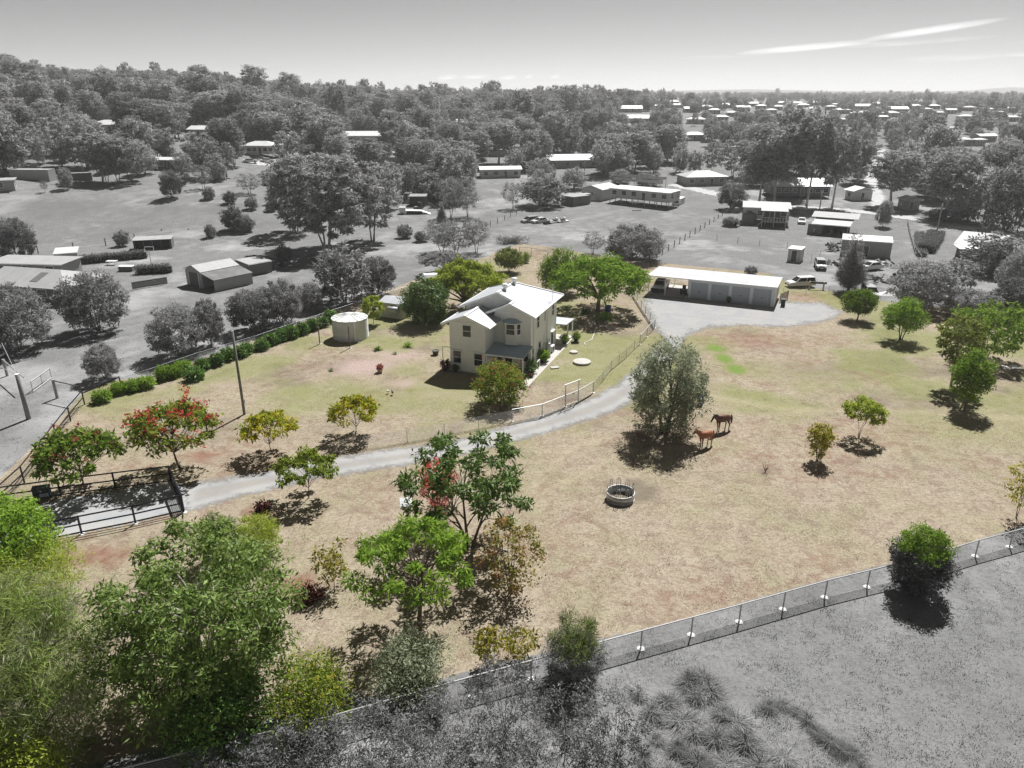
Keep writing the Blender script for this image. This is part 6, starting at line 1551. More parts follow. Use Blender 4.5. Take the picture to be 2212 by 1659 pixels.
MB().slab([(-4.8, 5.0, 3.1), (4.9, 5.0, 3.1), (4.9, 9.0, 3.8), (-4.8, 9.0, 3.8)], .08).build('rear_roof', RD, o)
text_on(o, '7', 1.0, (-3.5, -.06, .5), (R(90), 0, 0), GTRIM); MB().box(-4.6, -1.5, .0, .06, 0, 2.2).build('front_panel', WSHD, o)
for i in range(7): MB().box(-1 + i * .8, -.5 + i * .8, 1.5 + (i % 3), 2.2 + (i % 3), 0, .6 + .4 * (i % 3)).build('stored_junk', [W3, W2, GDARK][i % 3], o)
bfront('long_white_shed', 'long pale shed with a bright white sloping roof', (1815, 551), (1922, 559), 4.5, 3.0, 'skill', .35, W2, RW, 'the long white-roofed shed', cat='shed', wins=0, doors=1, side_wins=0, over=.1)
bfront('toilet_hut', 'small square pale hut with a dark doorway in the field behind the garage', (1700, 564), (1727, 567), 2.8, 2.3, 'skill', .15, W1, RW, cat='hut', wins=0, doors=1, side_wins=0, over=.15, gutter=False)
fence('pen_fence', 'small wire pen beside the square hut', [A(1730, 560), A(1752, 566), A(1770, 558)], 1.5, .08, GSTEEL, (1.45, .7), (), .04)
car('sedan', 'old pale sedan facing the camera in the field behind the garage', A(1771, 580), R(255), CARM, 'wagon')
car('car_wreck', 'stripped white car body on blocks in the long grass behind the garage', A(1728, 619), R(188), CARW, 'wagon', wheels=False)
car('station_wagon', 'grey wagon half hidden behind the small round-headed tree', A(1878, 641), R(260), CARM, 'wagon'); car('off_roader', 'white off-roader under the grey tree beside the white tarpaulin', A(1948, 637), R(255), CARW, 'wagon')
car('car_wreck', 'white sedan wreck among junk below the long white-roofed shed', A(1880, 583), R(200), CARW, 'sedan', wheels=False)
o = thing('pallet_frame', 'dark steel frame with pale uprights beside the stripped car', 'frame', A(1765, 625), -.2); MB().box(-1.3, 1.3, -.1, .1, .9, 1.2).build('beam', GDARK, o)
for x in (-1.2, .9): MB().box(x - .1, x + .1, -.12, .12, 0, 1.25).build('upright', plain('cream_upright', (.5, .43, .3), .7), o)
t_ = MB(); t_.add([(-1.6, -.7, 0), (1.6, -.6, 0), (1.7, .7, 0), (-1.5, .8, 0), (-.5, 0, .55), (.6, .1, .45)], [(0, 1, 5, 4), (1, 2, 5), (2, 3, 4, 5), (3, 0, 4)])
o = t_.build('tarpaulin', GTRIM, None, loc=A(1921, 636)); tag(o, 'heap under a white tarpaulin at the field edge', 'tarpaulin')
for k, (u, v, lb) in enumerate([(1800, 540, 'tall heap of scrap metal beside the long white-roofed shed'), (1812, 572, 'scrap heap at the corner of the long white-roofed shed'), (1842, 576, 'low scatter of scrap below the long white-roofed shed'), (1893, 573, 'pale heap of junk at the end of the long white-roofed shed'), (1900, 608, 'dark scrap heap at the field edge')]):
    o = thing('scrap_heap', lb, 'scrap heap', A(u, v)); r_ = random.Random(k)
    for i in range(26):
        x, y, z, s_ = r_.gauss(0, 1.2), r_.gauss(0, .9), r_.uniform(0, 1.0 if k else 2.0), r_.uniform(.15, .55)
        MB().box(-s_, s_, -s_ * .6, s_ * .6, -s_ * .2, s_ * .2).build('scrap_piece', [W3, W2, GTRIM, GDARK, W1][i % 5], o, False, (x, y, z * .7 + .15), (r_.uniform(-1, 1), r_.uniform(-1, 1), r_.uniform(0, 3)))
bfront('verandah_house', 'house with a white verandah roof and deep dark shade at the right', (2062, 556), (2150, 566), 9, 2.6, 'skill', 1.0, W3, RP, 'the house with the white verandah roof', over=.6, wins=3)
a = A(2060, 562); o = thing('verandah_awning', 'bright white awning sheet on a pale post over dark shade', 'awning', a, R(-8)); MB().slab([(-.3, -2, 2.5), (8.5, -2, 2.5), (8.5, 1.0, 2.8), (-.3, 1.0, 2.8)], .07).build('sheet', RW, o)
for x in (.4, 4.2, 8): MB().box(x - .06, x + .06, -1.9, -1.78, 0, 2.5).build('post', GTRIM, o)
hedge('clipped_hedge', 'wide clipped hedge beside the house with the white verandah roof', (2020, 548), (2040, 515), 3.5, 1.8, LG['g1'])
hedge('low_hedge', 'narrow low hedge along the drive beside the wide clipped hedge', (1999, 555), (1992, 508), 1.4, .8, LG['g2'])
# --- shed, container and shelter at the left woodland edge
bfront('truck_container', 'long weathered pale truck body under the left woodland', (22, 384), (108, 393), 3.0, 3.0, 'skill', .08, W2, RP, 'the long weathered truck body', cat='container', wins=0, doors=0, side_wins=0, over=.02, gutter=False)
bfront('dark_trailer', 'dark box trailer to the right of the weathered truck body', (155, 389), (200, 390), 2.6, 2.0, 'skill', .05, WSHD, RD, cat='trailer', wins=0, doors=0, side_wins=0, over=.02, gutter=False)
bfront('field_shelter', 'small flat-roofed shelter at the left edge of the paddock', (-30, 415), (34, 412), 4, 2.6, 'skill', .2, W2, RP, cat='shelter', over=.4, wins=1, doors=0)
o = bfront('barrel_shed', 'small pale shed beside the hillside cars', (597, 381), (626, 380), 3, 2.0, 'gable_y', .5, W1, RP, cat='shed', wins=0, doors=1, side_wins=0, over=.05, gutter=False)
# brush pile
o = thing('brush_pile', 'large heap of cut branches on the mown field', 'brush pile', A(1108, 525)); r_ = np.random.default_rng(5)
C = np.column_stack([r_.normal(0, 1.8, 30), r_.normal(0, .7, 30), r_.uniform(.2, 1.2, 30)]); link('dead_leaves', quads_mesh('dead_leaves', leafquads(r_, C, np.full(30, .7), 60, .35, .08, 0, .8, .7)), LG['g2'], o)
for i in range(24): MB().tube([(r_.normal() * 1.5, r_.normal() * .6, .1), (r_.normal() * 2.2, r_.normal() * .9, r_.uniform(.6, 1.7))], [.05, .015], 5).build('branch', GBARK, o)
# --- poles
def power_pole(lb, u, v, vt, arm=True):
    p = at(u, v); h = height_to(p, vt); o = thing('power_pole', lb, 'pole', p)
    MB().tube([(0, 0, -.2), (0, 0, h)], [.17, .12], 10).build('shaft', GWOODP, o, True)
    if arm: MB().bar((-1.1, 0, h - .5), (1.1, 0, h - .5), .12).build('crossarm', GWOOD, o)
    MB().lathe([(0, h), (.14, h), (.12, h + .06), (0, h + .08)], 8).build('cap', GTRIM, o)
power_pole('power pole on the street beside the dark deck house', 1768, 468, 414, False); power_pole('power pole on the street near the white verandah house', 2022, 508, 441, False)
power_pole('power pole at the field corner beside the caravan', 1308, 384, 342); power_pole('dark power pole among the trees behind the raised house', 1262, 385, 345, False); power_pole('power pole rising from the trees left of centre', 998, 330, 285)
power_pole('short dark post at the right edge of the field', 2078, 586, 563, False)
# ------------------------------------------------------------------ houses among the distant trees
def far_house(label, u0, u1, v, roof='hip', rm=RW, wm=W1, wid=None, dr=.6, hw=2.7, hr=1.6, rz=None, raised=0.0, wins=3, phrase=None, name='bungalow', cat='house', k=[0]):
    k[0] += 1; r_ = random.Random(k[0] * 7)
    p = at((u0 + u1) / 2, v); w = (u1 - u0) * mpp(p)
    sc = 1.0
    rz = r_.uniform(-.22, .22) if rz is None else rz
    o = building(name, label, p, rz, w * .94, w * dr, min(hw * max(1, w / 20), 3.4), roof, min(hr * w / 15, 2.4), wm, rm, .5, raised, wins, 1, cat, 1)
    hh = pix((p.x, p.y + w * dr / 2, p.z + raised + min(hw * max(1, w / 20), 3.4) + min(hr * w / 15, 2.4)))[1]
    LAND.append(((u0, hh, u1, v), phrase or label)); return o
o = far_house('hip-roofed homestead with skylights high on the left slope', 188, 272, 293, raised=1.2, phrase='the homestead with skylights')
far_house('low homestead with a pale roof on the left slope', 403, 470, 296, 'gable_x', RW, W2, phrase='the low homestead on the slope')
far_house('white hip-roofed house with many windows above the hillside cars', 518, 596, 338, 'hip', RW, W1, wins=5, raised=.8, phrase='the many-windowed hillside house')
far_house('long pale-roofed shed half hidden in the left woodland', 322, 395, 366, 'gable_x', RW, W3, cat='shed', name='farm_shed', hr=.8, phrase='the half-hidden long shed')
far_house('small pale roof high in the left forest', 131, 156, 231, 'gable_x', RP, phrase='the small roof high in the forest')
far_house('white gabled house left of the slender pole', 744, 848, 308, 'gable_x', RW, W1, phrase='the white gabled house in the trees', hr=1.2)
far_house('broad low house with a dull roof and solar panels', 740, 872, 357, 'hip', RD, W2, phrase='the broad dull-roofed house', dr=.5, hr=1.3)
far_house('pale gabled cottage in the centre woodland', 958, 1008, 275, 'gable_x', RW, phrase='the pale gabled cottage')
far_house('flat pale-roofed house left of the raised house trees', 998, 1094, 338, 'hip', RW, W2, phrase='the flat pale-roofed house', hr=1.0)
far_house('wide house with a dazzling white roof in the middle distance', 1178, 1302, 363, 'gable_x', RW, W2, phrase='the house with the dazzling roof', hr=1.2, dr=.5)
far_house('long house with a glaring roof behind the grey trees', 1036, 1128, 384, 'gable_x', RW, W1, phrase='the long glaring-roofed house', hr=.9, dr=.4)
far_house('small white-roofed house beside the upper side road', 1208, 1268, 271, 'gable_x', RW, phrase='the white roof by the side road', hr=1.0)
far_house('white house on open ground above the side road', 1354, 1416, 266, 'gable_x', RW, W1, phrase='the white house on open ground', wins=4)
far_house('low pale house behind the open ground house', 1332, 1388, 243, 'gable_x', RW, W2, phrase='the low pale house beyond')
far_house('hip-roofed brick house with a front gable beside the street', 1478, 1574, 401, 'hip', RP, W2, phrase='the hip-roofed brick house', wins=3)
far_house('verandah house with a long pale roof behind tall gums', 1668, 1794, 428, 'gable_x', RW, W3, phrase='the verandah house behind the tall gums', raised=.6, wins=6)
g1_ = far_house('pale gabled double garage beyond the street', 1838, 1886, 433, 'gable_y', RW, W1, wins=0, cat='garage', name='gable_garage', hw=2.6, hr=2.4, phrase='the pale double garage')
far_house('second gabled garage with a dark doorway beyond the street', 1948, 1986, 453, 'gable_y', RW, W2, wins=0, cat='garage', name='gable_garage', hw=2.6, hr=2.6, phrase='the garage with the dark doorway')
far_house('white roof behind the trees at the right edge', 2098, 2155, 447, 'gable_x', RW, W2, phrase='the white roof at the right edge')
far_house('small tin cottage peeping over the centre trees', 831, 846, 230, 'gable_x', RW, phrase='the tiny cottage left of centre'); far_house('small white roof on the centre skyline', 1011, 1027, 221, 'gable_x', RW, phrase='the roof on the skyline')
town = [(1436, 1467, 225), (1478, 1512, 243), (1513, 1541, 238), (1552, 1585, 234), (1591, 1621, 240), (1634, 1655, 236), (1680, 1706, 228), (1708, 1731, 229), (1742, 1772, 243), (1798, 1812, 232), (1842, 1880, 237),
        (1804, 1838, 246), (1841, 1876, 254), (1916, 1961, 244), (1910, 1945, 253), (1964, 1990, 236), (2022, 2038, 252), (2072, 2104, 261), (2148, 2174, 252), (2178, 2202, 263), (1764, 1786, 271), (1808, 1828, 268),
        (2052, 2068, 288), (2062, 2100, 315), (2106, 2130, 315), (2112, 2155, 307), (1482, 1524, 268), (1476, 1524, 304), (1758, 1812, 345), (1822, 1848, 322), (1960, 1984, 334), (1415, 1432, 236), (1655, 1678, 246), (2120, 2146, 276),
        (1450, 1474, 234), (1530, 1556, 246), (1570, 1596, 252), (1612, 1640, 230), (1668, 1694, 238), (1722, 1748, 234), (1752, 1776, 228), (1784, 1806, 238), (1880, 1904, 230), (1894, 1918, 262), (1990, 2014, 244), (2006, 2030, 236), (2044, 2068, 246), (2084, 2108, 240), (2128, 2150, 244), (2176, 2200, 242), (1546, 1574, 262), (1700, 1722, 258)]
for i, (a, b, v) in enumerate(town):
    side = 'tall gum cluster' if a < 1800 else 'right-hand lane'
    far_house(f'white-roofed town house, number {i + 1} from the left in the distant town', a, b, v, ['hip', 'gable_x', 'hip'][i % 3], [RW, RW, RP][i % 3 if i % 5 else 0], [W1, W2][i % 2], wins=2, phrase='the white-roofed town houses')
order = sorted(range(len(town)), key=lambda i: town[i][0])
def nth(i):
    if i <= len(ordn): return ordn[i - 1]
    return {22: 'twenty-second', 23: 'twenty-third', 24: 'twenty-fourth', 25: 'twenty-fifth', 26: 'twenty-sixth', 27: 'twenty-seventh', 28: 'twenty-eighth', 29: 'twenty-ninth'}.get(i, {30: 'thirtieth', 31: 'thirty-first', 32: 'thirty-second', 33: 'thirty-third', 34: 'thirty-fourth', 35: 'thirty-fifth', 36: 'thirty-sixth', 37: 'thirty-seventh', 38: 'thirty-eighth', 39: 'thirty-ninth', 40: 'fortieth', 41: 'forty-first', 42: 'forty-second', 43: 'forty-third', 44: 'forty-fourth', 45: 'forty-fifth', 46: 'forty-sixth', 47: 'forty-seventh', 48: 'forty-eighth', 49: 'forty-ninth', 50: 'fiftieth', 51: 'fifty-first', 52: 'fifty-second'}.get(i, f'{i}th'))
hs = [o for o in bpy.data.objects if str(o.get('label', '')).startswith('white-roofed town house')]
for rank, i in enumerate(order):
    o = hs[i]; o['label'] = f'{nth(rank + 1)} pale-roofed town house from the left in the distant town'; o['group'] = 'pale-roofed houses of the distant town'

# ------------------------------------------------------------------ grey trees: shared shapes
PROTO = {}
def proto(key, seed, h, w, kind, lm, bark, over):
    r = np.random.default_rng(seed); k = dict(KIND[kind]); k.update(over)
    C = clumps(r, h, w * .86, k['cb'], k['shape'], k['ncl']); rad = k['cr'] * w * r.uniform(.5, 1.5, len(C))
    V = leafquads(r, C, rad, k['nl'], k['L'], k['W'], k['droop'], k['out'], k['flat']); V[:, :, 2] = np.maximum(V[:, :, 2], .05)
    cm = quads_mesh('crown', V); cm.materials.append(lm)
    tm = limbs(r, h, w, k['cb'], C, k.get('stems', 1), .6, k['tr'] * h / 6, sides=5, lim=26, up=k['up']).mesh('trunk'); tm.materials.append(bark)
    PROTO.setdefault(key, []).append((cm, tm, h, w))
for i in range(5):
    proto('gum', 500 + i, 12, 9, 'gum', LG['g2'] if i % 2 else LG['g3'], GBARKP if i % 2 else GBARK, dict(nl=80, L=.62, W=.22, cb=.24, ncl=50, cr=.092, stems=2 + i % 3))
    proto('dense', 520 + i, 10, 9, 'bush', LG['g2'] if i % 2 else LG['g3'], GBARK, dict(nl=80, L=.62, W=.24, ncl=52))
for i in range(3):
    proto('tall', 540 + i, 18, 8, 'gum', LG['g2'] if i % 2 else LG['g3'], GBARKP, dict(nl=80, L=.75, W=.24, cb=.34, ncl=60, stems=1, cr=.13, tr=.075))
    proto('shrub', 560 + i, 3, 3.4, 'bush', LG['g2'] if i else LG['g1'], GBARK, dict(nl=90, L=.28, W=.09, ncl=46))
    proto('bare', 580 + i, 6, 5, 'bare', LG['g2'], GBARK, dict(nl=60, ncl=46))
    proto('mid', 600 + i, 7, 8, 'bush', [LG['g2'], LG['g1'], LG['g3']][i], GBARK, dict(nl=190, L=.30, W=.10, ncl=80, cr=.092, stems=3, cb=.16))
proto('conifer', 640, 10, 6, 'conifer', LG['g2'], GBARK, dict(nl=120, ncl=80, cr=.11))
proto('big_gum', 650, 18, 17, 'gum', LG['g3'], GBARKP, dict(nl=170, L=.62, W=.20, cb=.2, ncl=150, cr=.06, stems=4, tr=.085))
proto('flowering', 660, 6, 10, 'poinciana', LG['g2'], GBARK, dict(nl=130, L=.42, W=.16))
CNT = [0]
def place(key, label, p, h, w, group=None, name='gum_tree', cat='tree', var=None):
    CNT[0] += 1; r_ = random.Random(CNT[0]); L = PROTO[key]; cm, tm, h0, w0 = L[(CNT[0] if var is None else var) % len(L)]
    o = thing(name, label, cat, p, r_.random() * 6.28, group); s = w / w0; o.scale = (s, s, h / h0)
    link('trunk', tm, None, o); link('crown', cm, None, o); return o
def gtree(key, label, u, v, vt, wpx, name='gum_tree', cat='tree', var=None, group=None):
    p = at(u, v); h = height_to(p, vt); return place(key, label, p, h, wpx * mpp(p), group, name, cat, var)
gt = gtree
gt('big_gum', 'huge pale-limbed gum tree above the side fence', 706, 541, 338, 250); gt('dense', 'dark bushy tree at the foot of the huge gum', 745, 652, 532, 125, 'bushy_tree', var=1); gt('mid', 'dark tree between the huge gum and the dark bushy tree', 818, 636, 556, 84, 'bushy_tree', var=1)
gt('gum', 'gum tree joined to the right side of the huge gum', 806, 520, 356, 130); gt('gum', 'second gum tree behind the huge gum', 640, 500, 350, 110)
gt('mid', 'round grey tree in the mulched bed left of the lane', 43, 757, 618, 160, 'bushy_tree', var=0); gt('mid', 'double-headed grey tree beside the brick house', 213, 716, 588, 150, 'bushy_tree', var=2); gt('mid', 'small round tree alone in the grey lane', 227, 818, 744, 82, 'bushy_tree', var=0)
gt('mid', 'grey tree overhanging the side fence near the utility pole', 387, 768, 660, 126, 'bushy_tree', var=2); gt('mid', 'slimmer grey tree right of the one overhanging the side fence', 455, 748, 648, 74, 'bushy_tree', var=0)
gt('mid', 'dense grey bush behind the side fence shrubs', 545, 716, 628, 108, 'bushy_tree', var=1); gt('mid', 'dense grey bush next along toward the water tank', 610, 700, 606, 100, 'bushy_tree', var=0); gt('mid', 'pale thin bush beside the side fence above the tank', 670, 672, 610, 70, 'bushy_tree', var=2)
gt('mid', 'dark round tree at the left edge above the tin shed', 42, 564, 472, 92, 'bushy_tree', var=1); gt('shrub', 'columnar dark shrub right of the large grey shed', 615, 575, 528, 36, 'shrub', 'shrub'); gt('shrub', 'pale shrub in front of the chicken coop', 265, 532, 497, 36, 'shrub', 'shrub', 1)
for u, v, vt, w, lb in [(456, 512, 486, 26, 'small round shrub on the round post fence'), (505, 497, 446, 50, 'pair of thin shrubs by the round post fence'), (530, 500, 462, 44, 'bushy shrub beside the thin shrubs on the round post fence'),
                        (452, 430, 405, 28, 'small orchard tree in the mulch circle'), (497, 440, 414, 30, 'low shrub right of the small orchard tree'), (545, 452, 424, 30, 'dark orchard shrub by the woodland fence'), (588, 456, 430, 26, 'orchard shrub nearest the huge gum'), (580, 400, 384, 30, 'dark clipped bush near the small pale shed')]:
    gt('shrub', lb, u, v, vt, w, 'shrub', 'shrub')
for u, v, vt, w, lb in [(98, 415, 390, 16, 'tiny sapling in the paddock by the truck body'), (145, 409, 362, 32, 'round small tree in front of the dark trailer'), (232, 394, 305, 70, 'bare-stemmed tree right of the dark trailer'), (373, 427, 368, 52, 'dark droopy tree on the paddock edge'), (540, 419, 375, 56, 'pale leafless tree in the orchard'), (440, 408, 356, 44, 'slim pale-trunked tree above the orchard')]:
    gt('mid' if u in (145, 373) else 'bare', lb, u, v, vt, w, 'small_tree')
for u, v, vt, w, k_, lb in [(955, 545, 478, 78, 'bare', 'thin bare tree left of the forked bare tree'), (985, 552, 480, 100, 'bare', 'forked bare tree before the back fence'), (1029, 545, 472, 64, 'bare', 'third bare tree beside the forked one'), (875, 514, 484, 36, 'shrub', 'round pale shrub by the field path'), (911, 522, 500, 34, 'shrub', 'small dark shrub left of the bare trees'),
                           (955, 487, 436, 28, 'conifer', 'dark creeper-covered stump tree'), (975, 470, 385, 70, 'bare', 'tall bare tree behind the bare trio'), (1010, 468, 390, 60, 'bare', 'dead-looking tall tree by the field path'), (1108, 451, 395, 50, 'bare', 'dead white forked tree beside the soil heap'),
                           (965, 593, 545, 120, 'flowering', 'flat grey tree touching the wide yellow-green tree'), (1281, 548, 502, 50, 'bare', 'small slender tree left of the broad field tree'), (1368, 562, 487, 146, 'mid', 'broad spreading grey tree in the mown field'), (1175, 445, 380, 110, 'dense', 'large dark tree beside the shipping container'),
                           (940, 432, 372, 96, 'dense', 'dark weeping tree behind the excavator'), (1240, 408, 362, 60, 'dense', 'bush behind the pale gabled garage'), (1400, 402, 372, 60, 'dense', 'shrubbery behind the solar panels'), (1340, 396, 366, 50, 'dense', 'dark shrubbery left of the solar shrubbery')]:
    gt(k_, lb, u, v, vt, w, 'grey_tree')
gt('conifer', 'tall dark grey conifer behind the small round-headed tree', 1832, 630, 506, 80, 'conifer'); gt('mid', 'spreading forked grey tree right of the white tarpaulin', 1988, 665, 562, 150, 'bushy_tree', var=2)
gt('gum', 'thin grey tree right of the forked grey tree', 2060, 655, 560, 70, 'gum_tree'); gt('dense', 'large dense grey tree before the verandah house', 2140, 590, 505, 130, 'bushy_tree'); gt('mid', 'broad grey tree behind the green gums', 2110, 690, 628, 130, 'bushy_tree', var=0); gt('mid', 'grey tree at the right edge behind the green gums', 2190, 690, 600, 110, 'bushy_tree', var=1)
gt('mid', 'grey tree overhanging the right edge of the field', 2185, 640, 540, 90, 'bushy_tree', var=2); gt('conifer', 'small dark conical shrub at the right edge of the field', 2140, 600, 566, 34, 'conifer'); gt('mid', 'small tree beside the street rail fence', 1906, 490, 432, 40, 'small_tree')
for i, (u, v, vt, w, lb) in enumerate([(1742, 444, 250, 90, 'tallest gum with a bare trunk before the verandah house'), (1797, 448, 285, 80, 'bare-trunked tall gum right of the tallest gum'), (1672, 440, 268, 100, 'dark tall gum left of the tallest gum'), (1700, 420, 232, 80, 'dark-crowned tall gum behind the tallest gum'), (1640, 436, 310, 90, 'broad gum tree left of the verandah house'),
                                      (1850, 395, 300, 70, 'tall gum behind the pale double garage'), (1925, 445, 330, 110, 'pale-limbed gum between the two garages'), (2040, 470, 330, 110, 'dark gum beside the second garage'), (2090, 480, 360, 120, 'big gum behind the white roof at the right'), (2170, 500, 350, 120, 'big gum at the right edge above the verandah house'), (2005, 400, 280, 90, 'dark cypress-like gum in the right woodland')]):
    gt('tall' if i < 8 else 'dense', lb, u, v, vt, w)
gt('dense', 'low dark shrub mass at the foot of the second garage', 2040, 480, 452, 90, 'bushy_tree'); gt('shrub', 'low weeds before the split post fence house', 1578, 488, 470, 40, 'shrub', 'shrub'); gt('shrub', 'small dark weed clump behind the garage', 1622, 592, 574, 30, 'shrub', 'shrub'); gt('mid', 'dark tree at the street corner left of the dark deck house', 1580, 452, 395, 70, 'bushy_tree', var=1); gt('dense', 'bushy tree behind the hip-roofed brick house', 1620, 402, 350, 70, 'bushy_tree')
gt('dense', 'giant dark tree at the left edge beside the truck body', 12, 372, 255, 130, 'bushy_tree'); gt('gum', 'tall gum behind the dark trailer', 190, 362, 250, 90); gt('gum', 'forked gum behind the half-hidden long shed', 285, 392, 300, 90)

# ------------------------------------------------------------------ the woodland
lim_u = [-60, 0, 210, 420, 560, 640, 840, 1000, 1180, 1300, 1480, 1600, 1800, 1950, 2050, 2280]
lim_v = [372, 372, 396, 408, 424, 456, 452, 446, 420, 384, 386, 410, 390, 405, 440, 475]
clear = [([(1515, 318), (1605, 318), (1590, 368), (1530, 372)], 0), ([(1880, 312), (1926, 312), (1920, 440), (1862, 440)], 0), ([(1066, 280), (1122, 225), (1152, 225), (1128, 284)], 0), ([(1326, 328), (1352, 262), (1378, 262), (1362, 330)], 0),
         ([(1300, 246), (1440, 246), (1440, 262), (1300, 268)], 0), ([(525, 338), (650, 334), (650, 372), (525, 368)], 0), ([(1440, 374), (1640, 390), (1640, 460), (1440, 420)], 0), ([(1795, 405), (1900, 405), (1960, 460), (1795, 460)], 0), ([(50, 372), (210, 372), (210, 410), (50, 410)], 0),
         ([(470, 285), (515, 280), (515, 300), (470, 300)], 0), ([(1960, 330), (2212, 320), (2212, 332), (1960, 345)], 0)]
rw_ = np.random.default_rng(77)
cand = []
Yc = np.sqrt(rw_.uniform(165 ** 2, 760 ** 2, 9000)); Xc = rw_.uniform(-.80, .80, 9000) * Yc
Yc2 = np.sqrt(rw_.uniform(700 ** 2, 2600 ** 2, 5200)); Xc2 = rw_.uniform(-.80, .80, 5200) * Yc2
Xc, Yc = np.concatenate([Xc, Xc2]), np.concatenate([Yc, Yc2])
Zc = ter(Xc, Yc)
clr = [np.array(c[0], float) for c in clear]
cells = {}
for X, Y, Z in zip(Xc, Yc, Zc):
    u, v = pix((X, Y, Z))
    if u < -70 or u > 2290 or v > np.interp(u, lim_u, lim_v) or v < 120: continue
    town_side = Y > 330 and (X / Y - .02) / .20 > rw_.random()
    gap = 6.6 if X / Y < -.2 else (6.6 if not town_side else (8.5 if Y < 480 else (9.5 if Y < 1000 else 7)))
    if Y > 700: gap *= 1.35
    cell = (int(X // gap), int(Y // gap))
    if cell in cells: continue
    h = float(rw_.uniform(6.5, 13.5)) * (1.12 if rw_.random() < .2 else 1) * ((.58 if 450 < Y < 1000 else .8) if town_side else 1); w = h * float(rw_.uniform(.65, 1.05))
    if X / Y < -.25 and Y > 480: h *= .75; w *= .85
    if rw_.random() < (.05 if town_side else .12): h *= 1.45
    hp, wp = h / (Y / FOC), w / (Y / FOC)
    P1 = np.array([[u, v]])
    if any(signed(c, P1)[0] > 0 for c in clr): continue
    bad = False
    for (a, t_, b, q_), ph in LAND:
        if b < 0 or q_ > 470: continue
        inset = (b - a) * .24
        if u + wp * .42 > a + inset and u - wp * .42 < b - inset:
            if v >= q_ - 1 and v - hp < q_ - (q_ - t_) * .25: bad = rw_.random() < .88
            elif q_ - max(2, (q_ - t_) * .35) < v < q_ - 1: bad = True
        if bad: break
    if bad:
        if v >= q_ - 1: cells[cell] = 1
        continue
    cells[cell] = 1
    cand.append((hp, X, Y, Z, h, w, u, v))
cand.sort(key=lambda c: -c[0] * (1 if c[2] < 760 else .3))
near, rest = cand[:190], cand[190:]
print('woodland trees', len(near), len(rest))
named = {}
for hp, X, Y, Z, h, w, u, v in near:
    (a, t_, b, q_), ph = min((L for L in LAND if L[0][3] < 470 and len(L[1].split()) <= 8), key=lambda L: abs((L[0][0] + L[0][2]) / 2 - u) * .8 + abs(L[0][3] - v) * 1.6)
    rel = 'left of' if u < a else ('right of' if u > b else ('behind' if v < q_ else 'in front of'))
    named.setdefault((ph, rel), []).append((math.hypot(u - (a + b) / 2, v - q_), X, Y, Z, h, w))
seen = {}
for (ph, rel), L in named.items():
    L.sort()
    for i, (_, X, Y, Z, h, w) in enumerate(L):
        key = 'tall' if h > 12.2 else ('gum' if rw_.random() < .62 else 'dense')
        tone = 'tall grey gum' if key == 'tall' else ('grey gum' if key == 'gum' else 'bushy grey tree')
        lab = (f'{nth(i + 1)} closest woodland tree {rel} {ph}') if len(L) > 1 else f'{tone} standing alone {rel} {ph}'
        place(key, lab, (X, Y, Z), h, w, 'woodland trees around the neighbouring houses', 'woodland_tree')
def joined(cm, tm, name):
    nv = len(cm.vertices); a = np.zeros(nv * 3, np.float32); cm.vertices.foreach_get('co', a); b = [v.co[:] for v in tm.vertices]
    me = bpy.data.meshes.new(name)
    me.from_pydata(a.reshape(-1, 3).tolist() + b, [], np.arange(nv).reshape(-1, 4).tolist() + [[i + nv for i in p.vertices] for p in tm.polygons]); me.update()
    me.materials.append(cm.materials[0]); me.materials.append(tm.materials[0])
    mi = np.zeros(len(me.polygons), np.int32); mi[nv // 4:] = 1; me.polygons.foreach_set('material_index', mi)
    return me
srcs = [joined(cm, tm, f'woodland_source_{k}') for k, (cm, tm, h0, w0) in enumerate(PROTO['gum'] + PROTO['dense'])]
Rr_ = np.array(rest)
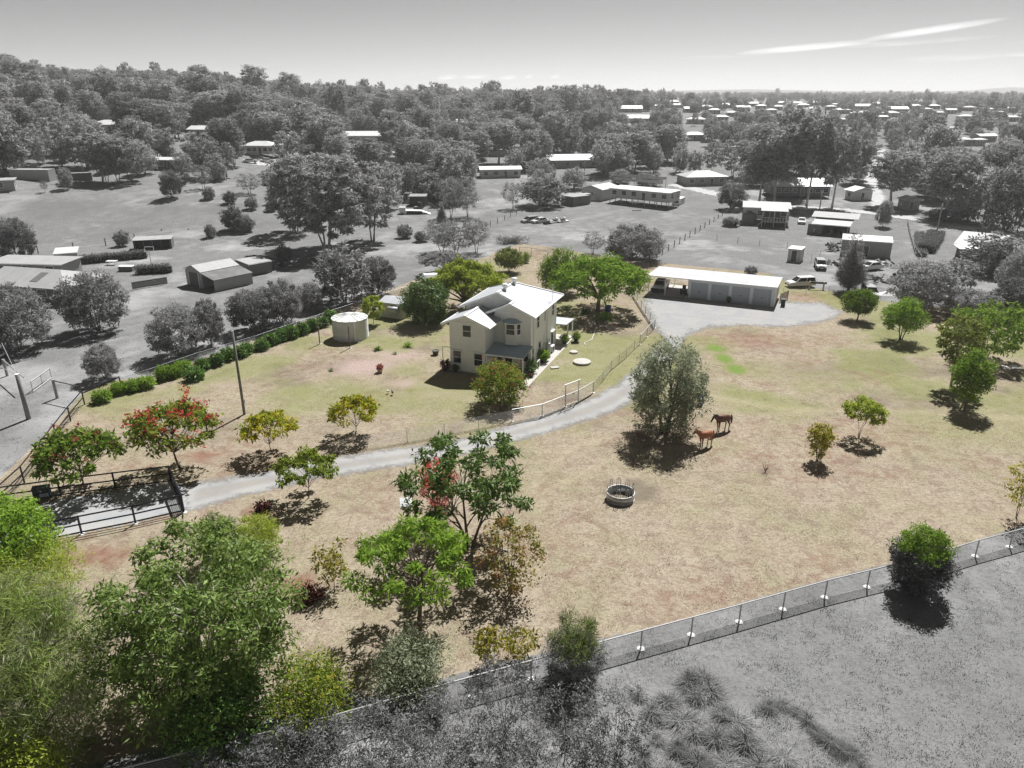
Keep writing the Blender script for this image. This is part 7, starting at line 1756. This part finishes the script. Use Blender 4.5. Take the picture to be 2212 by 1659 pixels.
pts = Rr_[:, 1:4]; scl = np.column_stack([Rr_[:, 5] / 9, Rr_[:, 5] / 9, Rr_[:, 4] / 11])
scatter('forest', pts, rw_.random(len(pts)) * 6.28, scl, srcs, None, 'grey eucalypt forest covering the hillside and the far plain')
# far tree belt and hills on the horizon
def ridge(name, dist, prof_, mat, depth=1500):
    us = np.linspace(-500, 2700, 260); top = np.interp(us, *zip(*prof_)); r = np.random.default_rng(int(dist))
    jit = np.convolve(r.normal(0, 1, 300), np.ones(7) / 7, 'same')[:260] * 1.6
    V = []
    for k in range(6):
        t_ = k / 5
        for u, vt, j in zip(us, top, jit):
            dx, dy, dz = ray(u, vt + j * .35); Y = dist + depth * t_
            X = dx / dy * Y; zt = CAM_H + dz / dy * (dist + depth) if False else CAM_H + dz / dy * dist
            base = float(ter(X, Y)) - 2; V.append((X, Y, base + (max(zt, base) - base) * math.sin(t_ * math.pi / 2)))
    f = [(k * 260 + i, k * 260 + i + 1, (k + 1) * 260 + i + 1, (k + 1) * 260 + i) for k in range(5) for i in range(259)]
    me = bpy.data.meshes.new(name); me.from_pydata(V, [], f); me.update()
    return struct(link(name, me, mat, None, True))
hm = NT('wooded_hills'); co = hm.coords(); hn = hm.noise(.012, 6, co, .7); hm.bsdf(hm.mix(hm.ramp(hn, .35, .65), g3(.05), g3(.12)), .95, 0, .05, hm.bump(hn, 1.0, 30))
ridge('hills', 4200, [(-500, 201), (1300, 199), (1480, 193), (1620, 190), (1700, 192), (1800, 195), (1900, 194), (2010, 196), (2100, 193), (2140, 187), (2180, 184), (2212, 184), (2400, 182), (2700, 190)], hm.m)
# the air: one even, very thin haze round everything
hz = NT('haze_air'); pv = hz.n('ShaderNodeVolumePrincipled'); pv.inputs['Color'].default_value = (.9, .9, .9, 1); pv.inputs['Density'].default_value = 2.2e-4; pv.inputs['Anisotropy'].default_value = .3
hz.l(pv.outputs[0], hz.out.inputs['Volume'])
HAZE = True
if HAZE:
    hb = MB().box(-15500, 15500, -200, 15500, -2, 80).build('haze', hz.m); hb['kind'] = 'stuff'; hb['label'] = 'thin pale haze in the air'
